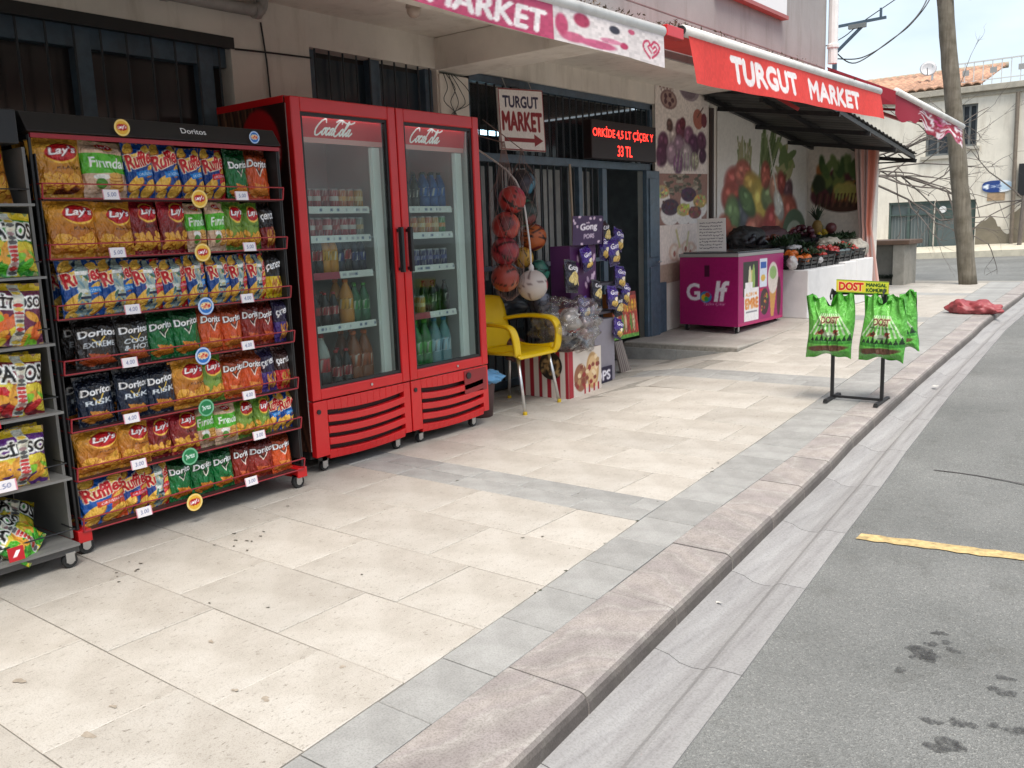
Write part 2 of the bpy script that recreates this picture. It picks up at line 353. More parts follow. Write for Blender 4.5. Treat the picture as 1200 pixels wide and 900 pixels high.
def b_gutter(t, N, L, p):
    g = N.new('ShaderNodeTexCoord').outputs['Object']
    mp = N.new('ShaderNodeMapping'); mp.inputs['Scale'].default_value = (9, .7, 1); mp.inputs['Rotation'].default_value = (0,0,-.085); L.new(g, mp.inputs['Vector'])
    c = _ramp(N, L, _noise(N, L, mp.outputs[0], 2.2, 8, .7), [(.30, (.20,.19,.187)), (.43, (.27,.26,.255)), (.55, (.305,.297,.29)), (.75, (.345,.335,.325))])
    c = _mul(N, L, c, _ramp(N, L, _noise(N, L, g, 130, 4, .7), [(.3, (.65,.64,.63)), (.55, (1,1,1))]), .8)
    L.new(_rnd(N, L, c, .06), p.inputs['Base Color']); p.inputs['Roughness'].default_value = .75; _bump(N, L, _noise(N, L, g, 80, 5, .7), p, .3, .005)
M_gut = mat_nodes('gutter_concrete', b_gutter)
def b_plaster(col, dirt):
    def b(t, N, L, p):
        g = N.new('ShaderNodeTexCoord').outputs['Object']
        c = _ramp(N, L, _noise(N, L, g, 2.3, 8, .65), [(.3, tuple(x*.84 for x in col)), (.65, col)])
        mp = N.new('ShaderNodeMapping'); mp.inputs['Scale'].default_value = (2.2, 2.2, .35); L.new(g, mp.inputs['Vector'])
        c = _mul(N, L, c, _ramp(N, L, _noise(N, L, mp.outputs[0], 3, 7, .7), [(.28, (.62,.58,.53)), (.5, (1,1,1))]), dirt)
        c = _mul(N, L, c, _ramp(N, L, _noise(N, L, g, 11, 6, .8), [(.25, (.55,.5,.45)), (.33, (1,1,1))]), dirt)
        L.new(c, p.inputs['Base Color']); p.inputs['Roughness'].default_value = .85; _bump(N, L, _noise(N, L, g, 45, 6, .7), p, .25, .006)
    return b
M_wall = mat_nodes('cream_plaster', b_plaster((.78,.72,.64), .55))
M_upper = mat_nodes('grey_render', b_plaster((.33,.31,.30), .5))
def b_house(t, N, L, p):
    b_plaster((.74,.69,.59), .5)(t, N, L, p)
M_house = mat_nodes('ochre_plaster', b_house)
M_mortar = mat('mortar', (.27,.25,.215), .9, var=.3, vscale=40)
M_dark = mat('dark_room', (.012,.012,.013), .8)
M_blue = mat('blue_grey_paint', (.075,.115,.155), .45, var=.25, vscale=14, dirt=.4)
M_bar = mat('iron_bar_paint', (.022,.026,.032), .5, var=.2)
M_black = mat('black_plastic', (.014,.014,.015), .45)
M_rubber = mat('rubber', (.02,.02,.02), .7)
M_steel = mat('galvanised_steel', (.55,.55,.54), .35, metal=.9, var=.1)
M_red = mat('red_enamel', hx('#c8181c'), .32, var=.08, vscale=5, coat=.2)
M_rackred = mat('rack_red', (.34,.02,.03), .4, var=.1)

# ------------------------------------------------------------------ ground levels
def ramp(Y): return .05*min(max(Y-5, 0), 5)
PLAT = .175
def gz(X, Y):
    if Y >= 7.74 and X < -3.42: return max(PLAT, ramp(Y))
    w = min(max((X+4.3)/.9, 0), 1); w = w*w*(3-2*w)
    return ramp(Y)*w if Y < 7.74 else ramp(Y)
def itp(L):
    a = np.array(L); return lambda Y: float(np.interp(Y, a[:,0], a[:,1]))
inner = itp([(-3,-1.43),(1.25,-1.768),(2.426,-1.872),(3.454,-1.975),(4.865,-2.09),(5.7,-2.118),(7.06,-2.152),(8.73,-2.21),(11.95,-2.43),(16.5,-2.79)])
bandx = itp([(-3,-1.24),(1.407,-1.573),(2.273,-1.631),(3.044,-1.69),(3.82,-1.745),(5.6,-1.835),(7.5,-1.88),(9.73,-1.92),(14.1,-2.17),(16.5,-2.33)])
kerbx = itp([(-3,-.88),(1.655,-1.285),(2.26,-1.344),(3.44,-1.452),(5.4,-1.62),(7.22,-1.685),(9.5,-1.73),(13.4,-1.93),(16.5,-2.1)])
asphx = itp([(-3,-.62),(1.925,-1.007),(3.22,-1.133),(4.26,-1.235),(5.42,-1.335),(6.77,-1.415),(8.25,-1.48),(11,-1.6),(16.5,-1.86)])
# road
mb = MB(); YS = list(np.arange(-30, 5, 5.))+list(np.arange(5, 16.5, .5))+[20, 30, 60, 140, 400]
def roadz(Y): return ramp(Y)-.078+(.06*min(max((Y-13)/4, 0), 1))
for ya, yb in zip(YS, YS[1:]):
    xl = (lambda Y: asphx(Y)-.03) if yb <= 16.5 else (lambda Y: -150)
    if yb > 16.5 and ya < 16.6: xl = lambda Y: -150
    pts = [(xl(ya), ya, roadz(ya)), (60, ya, roadz(ya)), (60, yb, roadz(yb)), (xl(yb), yb, roadz(yb))]
    mb.add(pts, [(0,1,2,3)])
road = struct(mb, 'road', M_asph)
struct(MB().box(-150, 60, -40, 16.2, -.9, -.25), 'ground', M_mortar)
struct(MB().add([(-400,16,.18),(-400,500,.18),(-149,500,.18),(-149,16,.18)], [(0,1,2,3)]), 'terrain', M_asph)
# painted line on the asphalt
mb = MB(); n = 60; M_line = mat('worn_yellow_paint', (.52,.38,.17), .8, var=.4, vscale=35, dirt=.5)
rr = random.Random(3); top = []; bot = []
for i in range(n+1):
    x = -1.145+i*.04; y = 3.86+.14*(x+1.145); top.append((x, y+.085+rr.uniform(-.009,.009), -.0735)); bot.append((x, y+rr.uniform(-.009,.009), -.0735))
mb.add(bot+top, [(i, i+1, n+2+i, n+1+i) for i in range(n)]); mb.obj('painted_line', M_line, road)
# thin dark seam line and oil stains
mb = MB(); pts = [(-1.12+.11*i, 5.16+.02*math.sin(i*.9)-.012*i, roadz(5.16)+.0035) for i in range(14)]
for a, b in zip(pts, pts[1:]): mb.add([(a[0],a[1]-.006,a[2]),(b[0],b[1]-.006,b[2]),(b[0],b[1]+.006,b[2]),(a[0],a[1]+.006,a[2])], [(0,1,2,3)])
mb.obj('tar_seam', mat('tar', (.06,.05,.045), .7), road)
def b_oil(t, N, L, p):
    g = N.new('ShaderNodeTexCoord').outputs['Object']; p.inputs['Base Color'].default_value = (.05,.048,.045,1); p.inputs['Roughness'].default_value = .55
    r_ = N.new('ShaderNodeMapRange'); r_.inputs['From Min'].default_value = .36; r_.inputs['From Max'].default_value = .6; r_.inputs['To Max'].default_value = .72; L.new(_noise(N, L, g, 70, 6, .75), r_.inputs['Value']); L.new(r_.outputs[0], p.inputs['Alpha'])
M_oil = mat_nodes('oil_stain', b_oil)
rr = random.Random(5)
def blob(cx, cy, z, r, asp=1.0, n=18, rg=rr):
    ph = [rg.uniform(0, 6.28) for _ in range(4)]; vs = [(cx, cy, z)]
    for k in range(n):
        a = 2*math.pi*k/n; q = r*(1+.28*math.sin(2*a+ph[0])+.2*math.sin(3*a+ph[1])+.14*math.sin(5*a+ph[2])+.1*math.sin(7*a+ph[3]))
        vs.append((cx+q*math.cos(a)*asp, cy+q*math.sin(a), z))
    return vs, [(0, k+1, (k+1) % n+1) for k in range(n)]
for i, (x, y, r) in enumerate([(-.674,3.04,.035),(-.645,3.018,.028),(-.66,3.118,.016),(-.591,3.11,.016),(-.658,3.222,.016),(-.698,2.871,.014),(-.701,3.06,.012),(-.416,3.0,.016),(-.407,2.902,.024),(-.542,2.608,.018),(-.482,2.5,.035),(-.468,2.643,.022),(-.339,2.687,.02),(-.393,2.683,.012),(-.62,3.16,.013),(-.69,2.99,.01),(-.45,2.52,.014)]):
    MB().add(*blob(x*.958, y*.958, -.0745+i*.00002, r*1.05, 1.3)).obj('oil_stain', M_oil, road)

# ------------------------------------------------------------------ pavement
mb = MB()
for ya, yb in zip(np.arange(-3, 5, 1.), np.arange(-2, 5.5, 1.)): mb.hexa([(-4.64,ya,-.24),(bandx(ya)-.005,ya,-.24),(bandx(yb)-.005,yb,-.24),(-4.64,yb,-.24),(-4.64,ya,-.011),(bandx(ya)-.005,ya,-.011),(bandx(yb)-.005,yb,-.011),(-4.64,yb,-.011)])
pav = struct(mb, 'pavement', M_mortar)
mbp = MB()
for ya, yb in [(5.0,7.74),(7.74,8.5),(8.5,10),(10,16.2)]:
    for xa, xb in [(-4.64,-4.3),(-4.3,-3.85),(-3.85,-3.42),(-3.42,-2.15),(-2.15,-1.9)]:
        if xb > -2 and ya > 8: continue
        q = [(xa,ya),(xb,ya),(xb,yb),(xa,yb)]; e = 1e-4
        zz = [gz(xa+e,ya+e),gz(xb-e,ya+e),gz(xb-e,yb-e),gz(xa+e,yb-e)]
        mbp.hexa([(x,y,-.24) for x,y in q]+[(x,y,z-.011) for (x,y),z in zip(q,zz)])
mbp.obj('screed', M_mortar, pav)
def slab(name, q, m, parent, zf=gz, t=.028, gap=.002, ch=.003, dz=0):
    """one paving stone: four corner points, chamfered top"""
    c = np.mean(q, 0); q = [np.array(p, float) for p in q]; out = []
    for p in q:
        d = c-p; out.append(p+np.sign(d)*gap)
    e = 2e-3; Z = [zf(p[0]+np.sign(c[0]-p[0])*e, p[1]+np.sign(c[1]-p[1])*e)+dz for p in out]
    inn = [p+np.sign(c-p)*ch for p in out]
    vs = [(p[0]-c[0],p[1]-c[1],z-t) for p, z in zip(out, Z)]+[(p[0]-c[0],p[1]-c[1],z-ch*.8) for p, z in zip(out, Z)]+[(p[0]-c[0],p[1]-c[1],z) for p, z in zip(inn, Z)]
    fs = [(8,9,10,11)]+[(i, (i+1)%4, 4+(i+1)%4, 4+i) for i in range(4)]+[(4+i, 4+(i+1)%4, 8+(i+1)%4, 8+i) for i in range(4)]
    me = MB().add(vs, fs).mesh(name, m); o = put(name, me, parent); o.location = (c[0], c[1], 0); return o
tr = random.Random(21)
def course(y0, y1, off, pitch, m, name, xl=-4.64, right=inner):
    xs = [x for x in (off-pitch*k for k in range(-2, 9)) if xl+.08 < x < right((y0+y1)/2)-.08]; xs = sorted(xs)
    e0 = [(xl, xl)]+[(x, x) for x in xs]+[(right(y0)-.001, right(y1)-.001)]
    for (a0, a1), (b0, b1) in zip(e0, e0[1:]):
        slab(name, [(a0,y0),(b0,y0),(b1,y1),(a1,y1)], m, pav, dz=tr.uniform(-.0012,.0012))
YB = [-.743,-.331,.081,.493,.905,1.312,1.72,2.13,2.545,2.96,3.385]; OFF = [-2.3,-2.05,-2.5,-2.2,-2.35,-2.19,-2.42,-2.26,-2.49,-2.3]
for i in range(10): course(YB[i], YB[i+1], OFF[i], .595, M_trav, 'paving_slab')
course(3.385, 3.55, -2.35, .39, M_grey, 'band_slab'); course(3.55, 3.715, -2.12, .33, M_grey, 'band_slab')
yb = [3.715+.4125*k for k in range(8)]
for i in range(7): course(yb[i], yb[i+1], -2.3-.19*((i*2) % 3), .595, M_trav, 'paving_slab')
course(6.6025, 6.77, -2.4, .39, M_grey, 'band_slab'); course(6.77, 6.94, -2.2, .33, M_grey, 'band_slab')
course(6.94, 7.34, -2.5, .595, M_trav, 'paving_slab'); course(7.34, 7.738, -2.3, .595, M_trav, 'paving_slab')
for i in range(19):
    y0 = 7.742+.41*i; mm, nm = (M_grey, 'band_slab') if i in (5, 13) else (M_trav, 'paving_slab')
    course(y0, y0+.41, -2.45-.2*(i % 3), .595, mm, nm, xl=-3.415)
# raised platform by the freezer and the stall
plat = struct(MB().box(-4.63, -3.424, 7.76, 15.5, -.05, PLAT-.03), 'platform', M_mortar)
for i in range(12):
    y0 = 7.75+.64*i; y1 = y0+.64
    for a, b in ((-4.64,-4.03),(-4.03,-3.42)): slab('platform_slab', [(a,y0),(b,y0),(b,y1),(a,y1)], M_trav, plat, t=.05)
mb = MB()
mb.box(-4.64, -4.05, 7.728, 7.755, .0, PLAT-.052); mb.obj('riser', M_grey, plat, bevel=.003)
mb = MB().box(-4.046, -3.43, 7.728, 7.755, .0, PLAT-.052); mb.obj('riser', M_grey, plat, bevel=.003)
# band beside the kerb, kerb stones, gutter
y = -1.2; k = 0
while y < 15.6:
    d = .303 if k % 5 else .34; y1 = y+d
    slab('band_slab', [(inner(y),y),(bandx(y)-.001,y),(bandx(y1)-.001,y1),(inner(y1),y1)], M_grey, pav, zf=lambda X, Y: ramp(Y), dz=tr.uniform(-.001,.001)); y = y1; k += 1
y = -1.34; k = 0; kl = [.52,.54,.53,.50,.62,.60,.66,.58,.55]
while y < 15.6:
    d = kl[k % 9]; y1 = y+d; a0, a1, b0, b1 = bandx(y)+.003, bandx(y1)+.003, kerbx(y), kerbx(y1); g = .003; oy = (y+y1)/2; ox = (a0+b0)/2; dz = tr.uniform(-.0025,.0025)
    prof = [(0, -.2), (0, 0), ('e', -.034, 0), ('e', -.020, -.004), ('e', -.009, -.013), ('e', -.002, -.028), ('e', .003, -.2)]
    vs = []
    for yy, aa, bb in ((y+g, a0, b0), (y1-g, a1, b1)):
        for q in prof:
            x = aa if q[0] == 0 else bb+q[1]; vs.append((x-ox, yy-oy, ramp(yy)+dz+(q[1] if q[0] == 0 else q[2])))
    n = len(prof); me = MB().add(vs, [(i, i+1, n+i+1, n+i) for i in range(n-1)]+[tuple(range(n)), tuple(range(n, 2*n))[::-1]]).mesh('kerb_stone', M_kerb)
    o = put('kerb_stone', me, pav); o.location = (ox, oy, 0); y = y1; k += 1
gut = struct(MB().box(-1.45, -1.0, -3, -2.9, -.24, -.2), 'gutter', M_mortar)
y = -1.3; k = 0
while y < 14.5:
    d = [.74,.76,.70,.8][k % 4]; y1 = y+d; oy = (y+y1)/2; ox = kerbx(oy); prof = [(0,-.104),(.12,-.107),(.22,-.113),(.34,-.131),(.48,-.136),(.60,-.131),(.66,-.118),(.71,-.1135),(1,-.1125)]; vs = []
    for yy in (y+.002, y1-.002):
        for f_, zz in prof:
            x = kerbx(yy)-.02+(asphx(yy)-kerbx(yy)+.02)*f_; vs.append((x-ox, yy-oy, roadz(yy)+.118+zz+.0015))
        for f_ in (1, 0): vs.append((kerbx(yy)-.02+(asphx(yy)-kerbx(yy)+.02)*f_-ox, yy-oy, roadz(yy)-.2))
    n = len(prof)+2; me = MB().add(vs, [(i, (i+1)%n, n+(i+1)%n, n+i) for i in range(n)]+[tuple(range(n)), tuple(range(n, 2*n))[::-1]]).mesh('gutter_slab', M_gut)
    o = put('gutter_slab', me, gut); o.location = (ox, oy, 0); y = y1; k += 1
# litter in the gutter
M_pap = mat('paper_scrap', (.55,.53,.48), .8)
for x, yv, r, lb in [(-1.345,2.9,.008,'tiny pale scrap at the kerb foot in the foreground'),(-1.58,7.2,.018,'pale scrap in the gutter past the charcoal stand')]:
    vs, fs = blob(x, yv, 0, r, 1.4, 8); vs = [(a, b, roadz(yv)+.008+rr.uniform(0,.006)) for a, b, _ in vs]
    tag(MB().add(vs, fs).obj('paper_scrap', M_pap), lb, 'litter', 'paper scraps in the gutter')
M_gum = mat('pavement_stain', (.34,.29,.23), .7, var=.3, vscale=50); M_gum2 = mat('dark_crumb', (.10,.09,.07), .8)
def gnd_blob(x, y, r, m, nm='pavement_stain', dz=.0022): MB().add(*blob(x, y, gz(x, y)+dz, r, 1.5, 14)).obj(nm, m, pav)
for x, y, r in [(-2.82,1.05,.014),(-2.33,1.02,.014),(-2.55,1.55,.008),(-2.08,1.42,.011),(-2.2,1.4,.007),(-2.04,1.68,.008),(-2.42,1.14,.008)]: gnd_blob(x, y, r, M_gum)
for i in range(24):
    x = rr.uniform(-3.6,-2.0); y = rr.uniform(1.1, 6.3); gnd_blob(x, y, rr.uniform(.002,.006), M_gum2, 'dark_crumb', .0024)
for i in range(16):
    a = rr.choice([(-3.42,1.75),(-3.3,2.15),(-3.5,2.6),(-3.35,2.25)]); gnd_blob(a[0]+rr.gauss(0,.06), a[1]+rr.gauss(0,.05), rr.uniform(.003,.008), M_gum2, 'dark_crumb', .0026)

M_moss = mat('joint_moss', (.05,.055,.03), .9, var=.3)
for y in (2.47,2.5,2.71,3.05,3.38,4.3): gnd_blob(inner(y)+rr.uniform(-.006,.006), y, rr.uniform(.003,.006), M_moss, 'joint_moss', .002)
# ------------------------------------------------------------------ shop building
WX = -4.65
shop = thing('shop_building', 'low plastered shop building with grey upper floor overhanging the pavement', 'building', (WX, 5, 0))
mb = MB(); T = .22; x0, x1 = WX-T, WX
def wl(ya, yb_, za, zb): mb.box(x0, x1, ya, yb_, za, zb)
wl(-3, .2, -.05, 2.76); wl(.2, 3.34, -.05, .95); wl(.2, 3.34, 2.5, 2.76); wl(3.34, 3.93, -.05, 2.76); wl(3.93, 5.13, -.05, .95); wl(3.93, 5.13, 2.53, 2.76)
wl(5.13, 5.16, -.05, 2.76); wl(5.16, 8.46, 2.56, 2.76); wl(8.46, 9.9, -.05, 3.1)
mb.obj('wall', M_wall, shop)
MB().box(WX-.3, WX+.02, 5.14, 5.47, -.05, 2.5).obj('column', M_wall, shop, bevel=.008)
MB().box(-4.7, -3.42, 5.12, 5.49, 2.52, 2.748).obj('cross_beam', M_wall, shop, bevel=.006)
MB().box(-4.72, -3.41, .35, .7, 2.52, 2.748).obj('cross_beam', M_wall, shop, bevel=.006)
MB().box(-8.5, -3.62, -3, 9.88, 2.75, 2.9).obj('soffit', M_wall, shop)
MB().box(-3.62, -3.425, -3, 9.88, 2.58, 2.9).obj('edge_beam', M_wall, shop, bevel=.006); MB().box(-3.423, -3.402, -3, 9.91, 2.585, 2.899).obj('fascia', M_upper, shop)
up = MB().box(-9, -3.4, -3, 9.92, 2.901, 6.2).obj('upper_wall', M_upper, shop, bevel=.01)
MB().box(-8.6, -3.38, -3.05, 9.95, 6.2, 6.35).obj('parapet', M_wall, shop, bevel=.01)
# dark shop interior
mb = MB(); mb.box(-8.4, -8.3, -2, 9.8, 0, 2.7); mb.box(-8.3, -4.9, 9.7, 9.8, 0, 2.7); mb.box(-8.3, -4.9, -2, -1.9, 0, 2.7); mb.box(-8.3, -4.9, 3.6, 3.7, 0, 2.74)
mb.obj('interior_wall', mat('interior_paint', (.30,.31,.32), .8, var=.2), shop)
MB().box(-8.4, -4.87, -2, 9.8, -.06, .0).obj('interior_floor', mat('interior_floor', (.16,.15,.14), .6), shop)
# dim goods shelves inside
M_goods = mat('dim_goods', (1,1,1), .7, attr=True)
for sy in (5.7, 6.8):
    mb = MB(); g2 = random.Random(int(sy*10))
    for z in (.1,.45,.8,1.15,1.5):
        mb.box(-7.0, -6.6, sy, sy+.95, z-.02, z)
        x = sy+.02
        while x < sy+.9:
            ww = g2.uniform(.06,.14); h = g2.uniform(.14,.28); b = len(mb.v); mb.box(-6.95, -6.58, x, x+ww-.01, z+.001, z+h); c = [g2.uniform(.1,.45) for _ in range(3)]
            for q in range(b, b+8): mb.c[q] = c
            x += ww
    mb.obj('goods_shelf', M_goods, shop, base=(.2,.2,.2))
# high windows behind the racks
M_pane = mat('window_pane', (.03,.026,.026), .2, spec=.5)
def high_window(ya, yb_, za, zb, posts, nb, blue_top):
    w_ = MB().box(WX-.13, WX-.12, ya, yb_, za, zb).obj('window', M_pane, shop)
    for p in posts: MB().box(WX-.119, WX-.05, p-.045, p+.045, za, zb).obj('frame', M_blue, w_, bevel=.004)
    if blue_top: MB().box(WX-.117, WX-.055, ya, yb_, zb-.16, zb-.05).obj('frame', M_blue, w_, bevel=.004)
    for i in range(nb):
        y = ya+(i+.5)*(yb_-ya)/nb; MB().tube([(WX-.02, y, za), (WX-.02, y, zb)], .007, 6).obj('bar', M_bar, w_)
    return w_
w1 = high_window(.2, 3.34, .95, 2.5, [.3, 1.35, 2.47, 3.2], 22, True)
MB().box(WX-.03, WX+.012, .1, 3.36, 2.44, 2.505).obj('shutter_rail', M_black, w1, bevel=.003)
w2 = high_window(3.93, 5.13, .95, 2.53, [3.98, 4.55, 5.1], 10, False)
# blue window glass tint of the second window
MB().box(WX-.119, WX-.115, 4.0, 5.08, 1.0, 2.5).obj('pane', mat('blue_pane', (.03,.045,.06), .15), w2)
# gate: frames, bars, pale strip curtain
gate = MB(); G0, G1 = 5.49, 8.45
for ya, yb_, za, zb in [(G0, G1, 1.885, 1.955), (G0, 7.50, .0, .06), (G0, 7.5, 1.0, 1.04), (G0, G0+.05, 0, 2.55), (G1-.05, G1, 0, 2.55), (7.05, 7.11, 0, 1.884), (7.46, 7.54, 0, 1.884), (G0, G1, 2.5, 2.56)]:
    gate.box(WX-.09, WX-.03, ya, yb_, za, zb)
gt = gate.obj('gate', M_blue, shop, bevel=.004)
for i in range(27):
    y = G0+.06+i*.108; MB().tube([(WX-.05, y, 1.955), (WX-.05, y, 2.5)], .0085, 6).obj('bar', M_bar, gt)
for i in range(19):
    y = G0+.06+i*.104
    if abs(y-7.08) > .05: MB().tube([(WX-.058, y, .06), (WX-.058, y, 1.885)], .008, 6).obj('bar', M_bar, gt)
M_strip = mat('strip_curtain', (.30,.30,.28), .6, var=.2)
for i in range(16):
    y = G0+.08+i*.098+.01*math.sin(i*3)
    if i % 5 == 4: continue
    mb = MB(); z1 = 1.86; z0 = .95+.12*math.sin(i*1.7)
    mb.box(WX-.16, WX-.157, y, y+.07, z0 if i < 12 else .2, z1); mb.obj('curtain_strip', M_strip, gt)
for i in range(3):
    y = 7.14+i*.105; MB().box(WX-.16, WX-.157, y, y+.075, .25, 1.86).obj('curtain_strip', M_strip, gt)
MB().box(WX-.086, WX-.08, 5.55, 8.42, 1.96, 2.49).obj('dark_pane', mat('gate_glass', (.02,.024,.03), .1, alpha=.55), gt)
# blue door leaf folded out beside the doorway
dl = MB().box(WX+.01, WX+.06, 8.16, 8.43, .02, 1.88).obj('door_leaf', M_blue, shop, bevel=.006)
MB().box(WX+.061, WX+.075, 8.2, 8.39, .15, .9).obj('door_panel', M_blue, dl, bevel=.004)
MB().box(WX+.061, WX+.075, 8.2, 8.39, 1.0, 1.8).obj('door_panel', M_blue, dl, bevel=.004)
MB().tube([(WX+.075, 8.36, .95), (WX+.11, 8.36, .95), (WX+.11, 8.3, .95)], .009, 6).obj('handle', M_steel, dl)
MB().box(WX+.0, WX+.03, 8.44, 8.62, .0, .72).obj('plinth_paint', M_blue, shop)
# white drain pipe and moulding on the far corner, pipes on the wall, cables
mb = MB(); mb.tube([(-3.33, 9.93, 2.95), (-3.33, 9.93, 6.2)], .05, 10)
for z in np.arange(3.1, 6.1, .75): mb.lathe([(.05,0),(.062,.01),(.062,.04),(.05,.05)], (-3.33, 9.93, z), 10)
mb.obj('drain_pipe', mat('white_pipe', (.72,.72,.70), .5, var=.08), shop, smooth=False)
mb = MB(); mb.tube(crom([(WX+.06,-.5,2.66),(WX+.06,2.6,2.665),(WX+.06,3.42,2.668),(WX+.06,3.53,2.69),(WX+.06,3.55,2.745)], 5), .036, 10)
for y in (1.6, 2.9, 3.5): mb.lathe([(.036,-.02),(.046,-.02),(.046,.02),(.036,.02)], (WX+.06, y, 2.668), 10, axis='y')
mb.obj('wall_pipe', mat('grey_pipe', (.33,.31,.29), .6, var=.2), shop, smooth=True)
M_cable = mat('cable', (.02,.02,.02), .6)
MB().tube([(WX+.012, 3.36, 2.44), (WX+.014, 3.6, 2.45), (WX+.012, 3.93, 2.46)], .006, 5).obj('wall_cable', M_cable, shop); MB().tube([(WX+.012, 3.56, 2.62), (WX+.014, 3.58, 2.4), (WX+.012, 3.59, 2.1)], .006, 5).obj('wall_cable', M_cable, shop)
for s in range(5):
    MB().tube(crom([(WX+.03, 5.17+.03*s, 2.5), (WX+.04, 5.2+.05*s+.04*math.sin(s*2), 2.4), (WX+.035, 5.19+.06*s-.03*math.cos(s), 2.3), (WX+.04, 5.3-.02*s, 2.2), (WX+.03, 5.25+.02*s, 2.05)], 4), .003, 5).obj('wall_cable', M_cable, shop)
MB().tube([(WX+.02, 9.74, .2), (WX+.02, 9.74, 2.62)], .03, 8).obj('dark_pipe', mat('brown_pipe', (.05,.035,.03), .6), shop)
# lamp under the soffit
mb = MB(); mb.lathe([(.04,.05),(.045,.03),(.05,0)], (-4.0,4.23,2.70)); mb.ball((-4.0,4.23,2.685), .045, 12, 8); tag(mb.obj('globe_lamp', mat('lamp_glass', (.45,.36,.30), .3), None, smooth=True), 'small round lamp under the soffit above the coolers', 'lamp')
# lit tube lamp inside the shop
tl = thing('tube_lamp', 'lit bluish tube lamp seen through the upper gate bars', 'lamp', (-6.0, 7.25, 2.33))
MB().tube([(-6, 6.98, 2.33), (-6, 7.52, 2.33)], .022, 10).obj('tube', mat('lit_tube', (.55,.85,1), .5, emit=9), tl, smooth=True)
MB().box(-6.04, -5.96, 6.95, 7.55, 2.353, 2.4).obj('housing', mat('lamp_housing', (.6,.6,.6), .5), tl)

# ------------------------------------------------------------------ printed crisp bags
def b_film(t, N, L, p):
    a = N.new('ShaderNodeAttribute'); a.attribute_name = 'print'; g = N.new('ShaderNodeTexCoord').outputs['Object']
    L.new(_rnd(N, L, a.outputs['Color'], .06), p.inputs['Base Color']); p.inputs['Roughness'].default_value = .25; p.inputs['Specular IOR Level'].default_value = .5; p.inputs['Coat Weight'].default_value = .1
    mp = N.new('ShaderNodeMapping'); mp.inputs['Scale'].default_value = (1.6, 1, 1); L.new(g, mp.inputs['Vector'])
    _bump(N, L, _noise(N, L, mp.outputs[0], 4.5, 2, .5), p, .55, .06)
M_film = mat_nodes('printed_film', b_film)
BW, BH = 60, 80
def chips(cv, boxes, seed, c1='#e8b548', c2='#b9782a'):
    r = random.Random(seed)
    for (x0, x1, y0, y1, n, s) in boxes:
        for _ in range(n):
            x, y, a = r.uniform(x0, x1), r.uniform(y0, y1), r.uniform(-.8, .8)
            cv.ell(x, y-.008, s, s*.55, c2, a); cv.ell(x, y, s*.92, s*.46, c1, a)
def d_lays(bgc, bg2, word, bowl=False, wc='#3a1a0a'):
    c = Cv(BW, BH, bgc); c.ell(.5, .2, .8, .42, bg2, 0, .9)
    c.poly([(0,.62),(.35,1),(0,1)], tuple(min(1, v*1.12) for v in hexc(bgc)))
    c.ell(.6, .74, .34, .185, '#f2c34a', .05); c.ell(.6, .745, .33, .15, '#b5121d', .05); c.ell(.6, .76, .30, .105, '#cc1a24', .05)
    c.text('Lay\'s', .33, .88, .675, .84, '#ffffff', .07, .15, .03, halo='#8e0d16')
    if word: c.text(word, .45, .95, .47, .53, wc, 0, 0, .01)
    if bowl: c.ell(.48, .2, .42, .16, '#5b2315'); c.ell(.48, .26, .38, .12, '#8a3a1c')
    chips(c, [(.1,.9,.12,.36,26,.12)], hash(bgc) % 97, '#e2a63c', '#a8581c')
    return c.rect(0,1,0,.07,bgc).speck(.04)
def d_firin():
    c = Cv(BW, BH, '#d9b79a'); c.rect(0,1,.42,.76,'#56b32c'); c.ell(.55,.89,.2,.07,'#e8b548'); c.ell(.55,.9,.19,.06,'#b5121d'); c.text('Lay\'s', .42,.69,.865,.94,'#fff',.05,.15,.03)
    c.text('Fırından', .12,1.02,.52,.70,'#ffffff',.02,.05,.02); c.ell(.35,.36,.18,.05,'#f3efe6'); c.ell(.33,.25,.12,.09,'#4f8a2c')
    for k in range(5): c.ell(.68,.16+.055*k,.17,.05,'#a8651f'); c.ell(.68,.172+.055*k,.165,.045,'#e0ab55')
    return c.speck(.04)
def d_ruff(bg, tagc, promo=False, side=None):
    c = Cv(BW, BH, bg)
    if side: c.poly([(.55,0),(1,0),(1,1),(.72,1)], side)
    for x, y, s in [(.2,.9,.2),(.75,.86,.2),(.25,.28,.26),(.7,.18,.3),(.2,.06,.2),(.8,.5,.2)]: c.ell(x, y-.02, s, s*.45, '#a9661b', .4); c.ell(x, y, s*.94, s*.4, '#eebb4e', .4)
    c.poly([(.05,.52),(.95,.68),(.97,.90),(.0,.74)], '#f0c35a'); c.text('Ruffles', .02, .98, .57, .84, '#c2121f', .24, .1, .035, halo='#fff2d0')
    c.poly([(.3,.36),(1,.42),(1,.53),(.3,.47)], tagc); c.text('ORİGİNAL', .38,.95,.415,.475,'#eef4ff',.09,0,.01)
    if promo:
        c.poly([(.3,.02),(.58,.02),(.62,.98),(.34,.98)], '#9fb0a8'); r = random.Random(4)
        for k in range(26): c.ell(r.uniform(.33,.6), r.uniform(.05,.95), .09, .03, r.choice(['#3f6d55','#d8dcd2','#6b8f9c','#27405a','#c7b36a']), r.uniform(-1,1))
        c.rect(.32,.58,.72,.78,'#f2f2ee'); c.rect(.34,.6,.3,.35,'#1c2a44')
    return c.speck(.05)
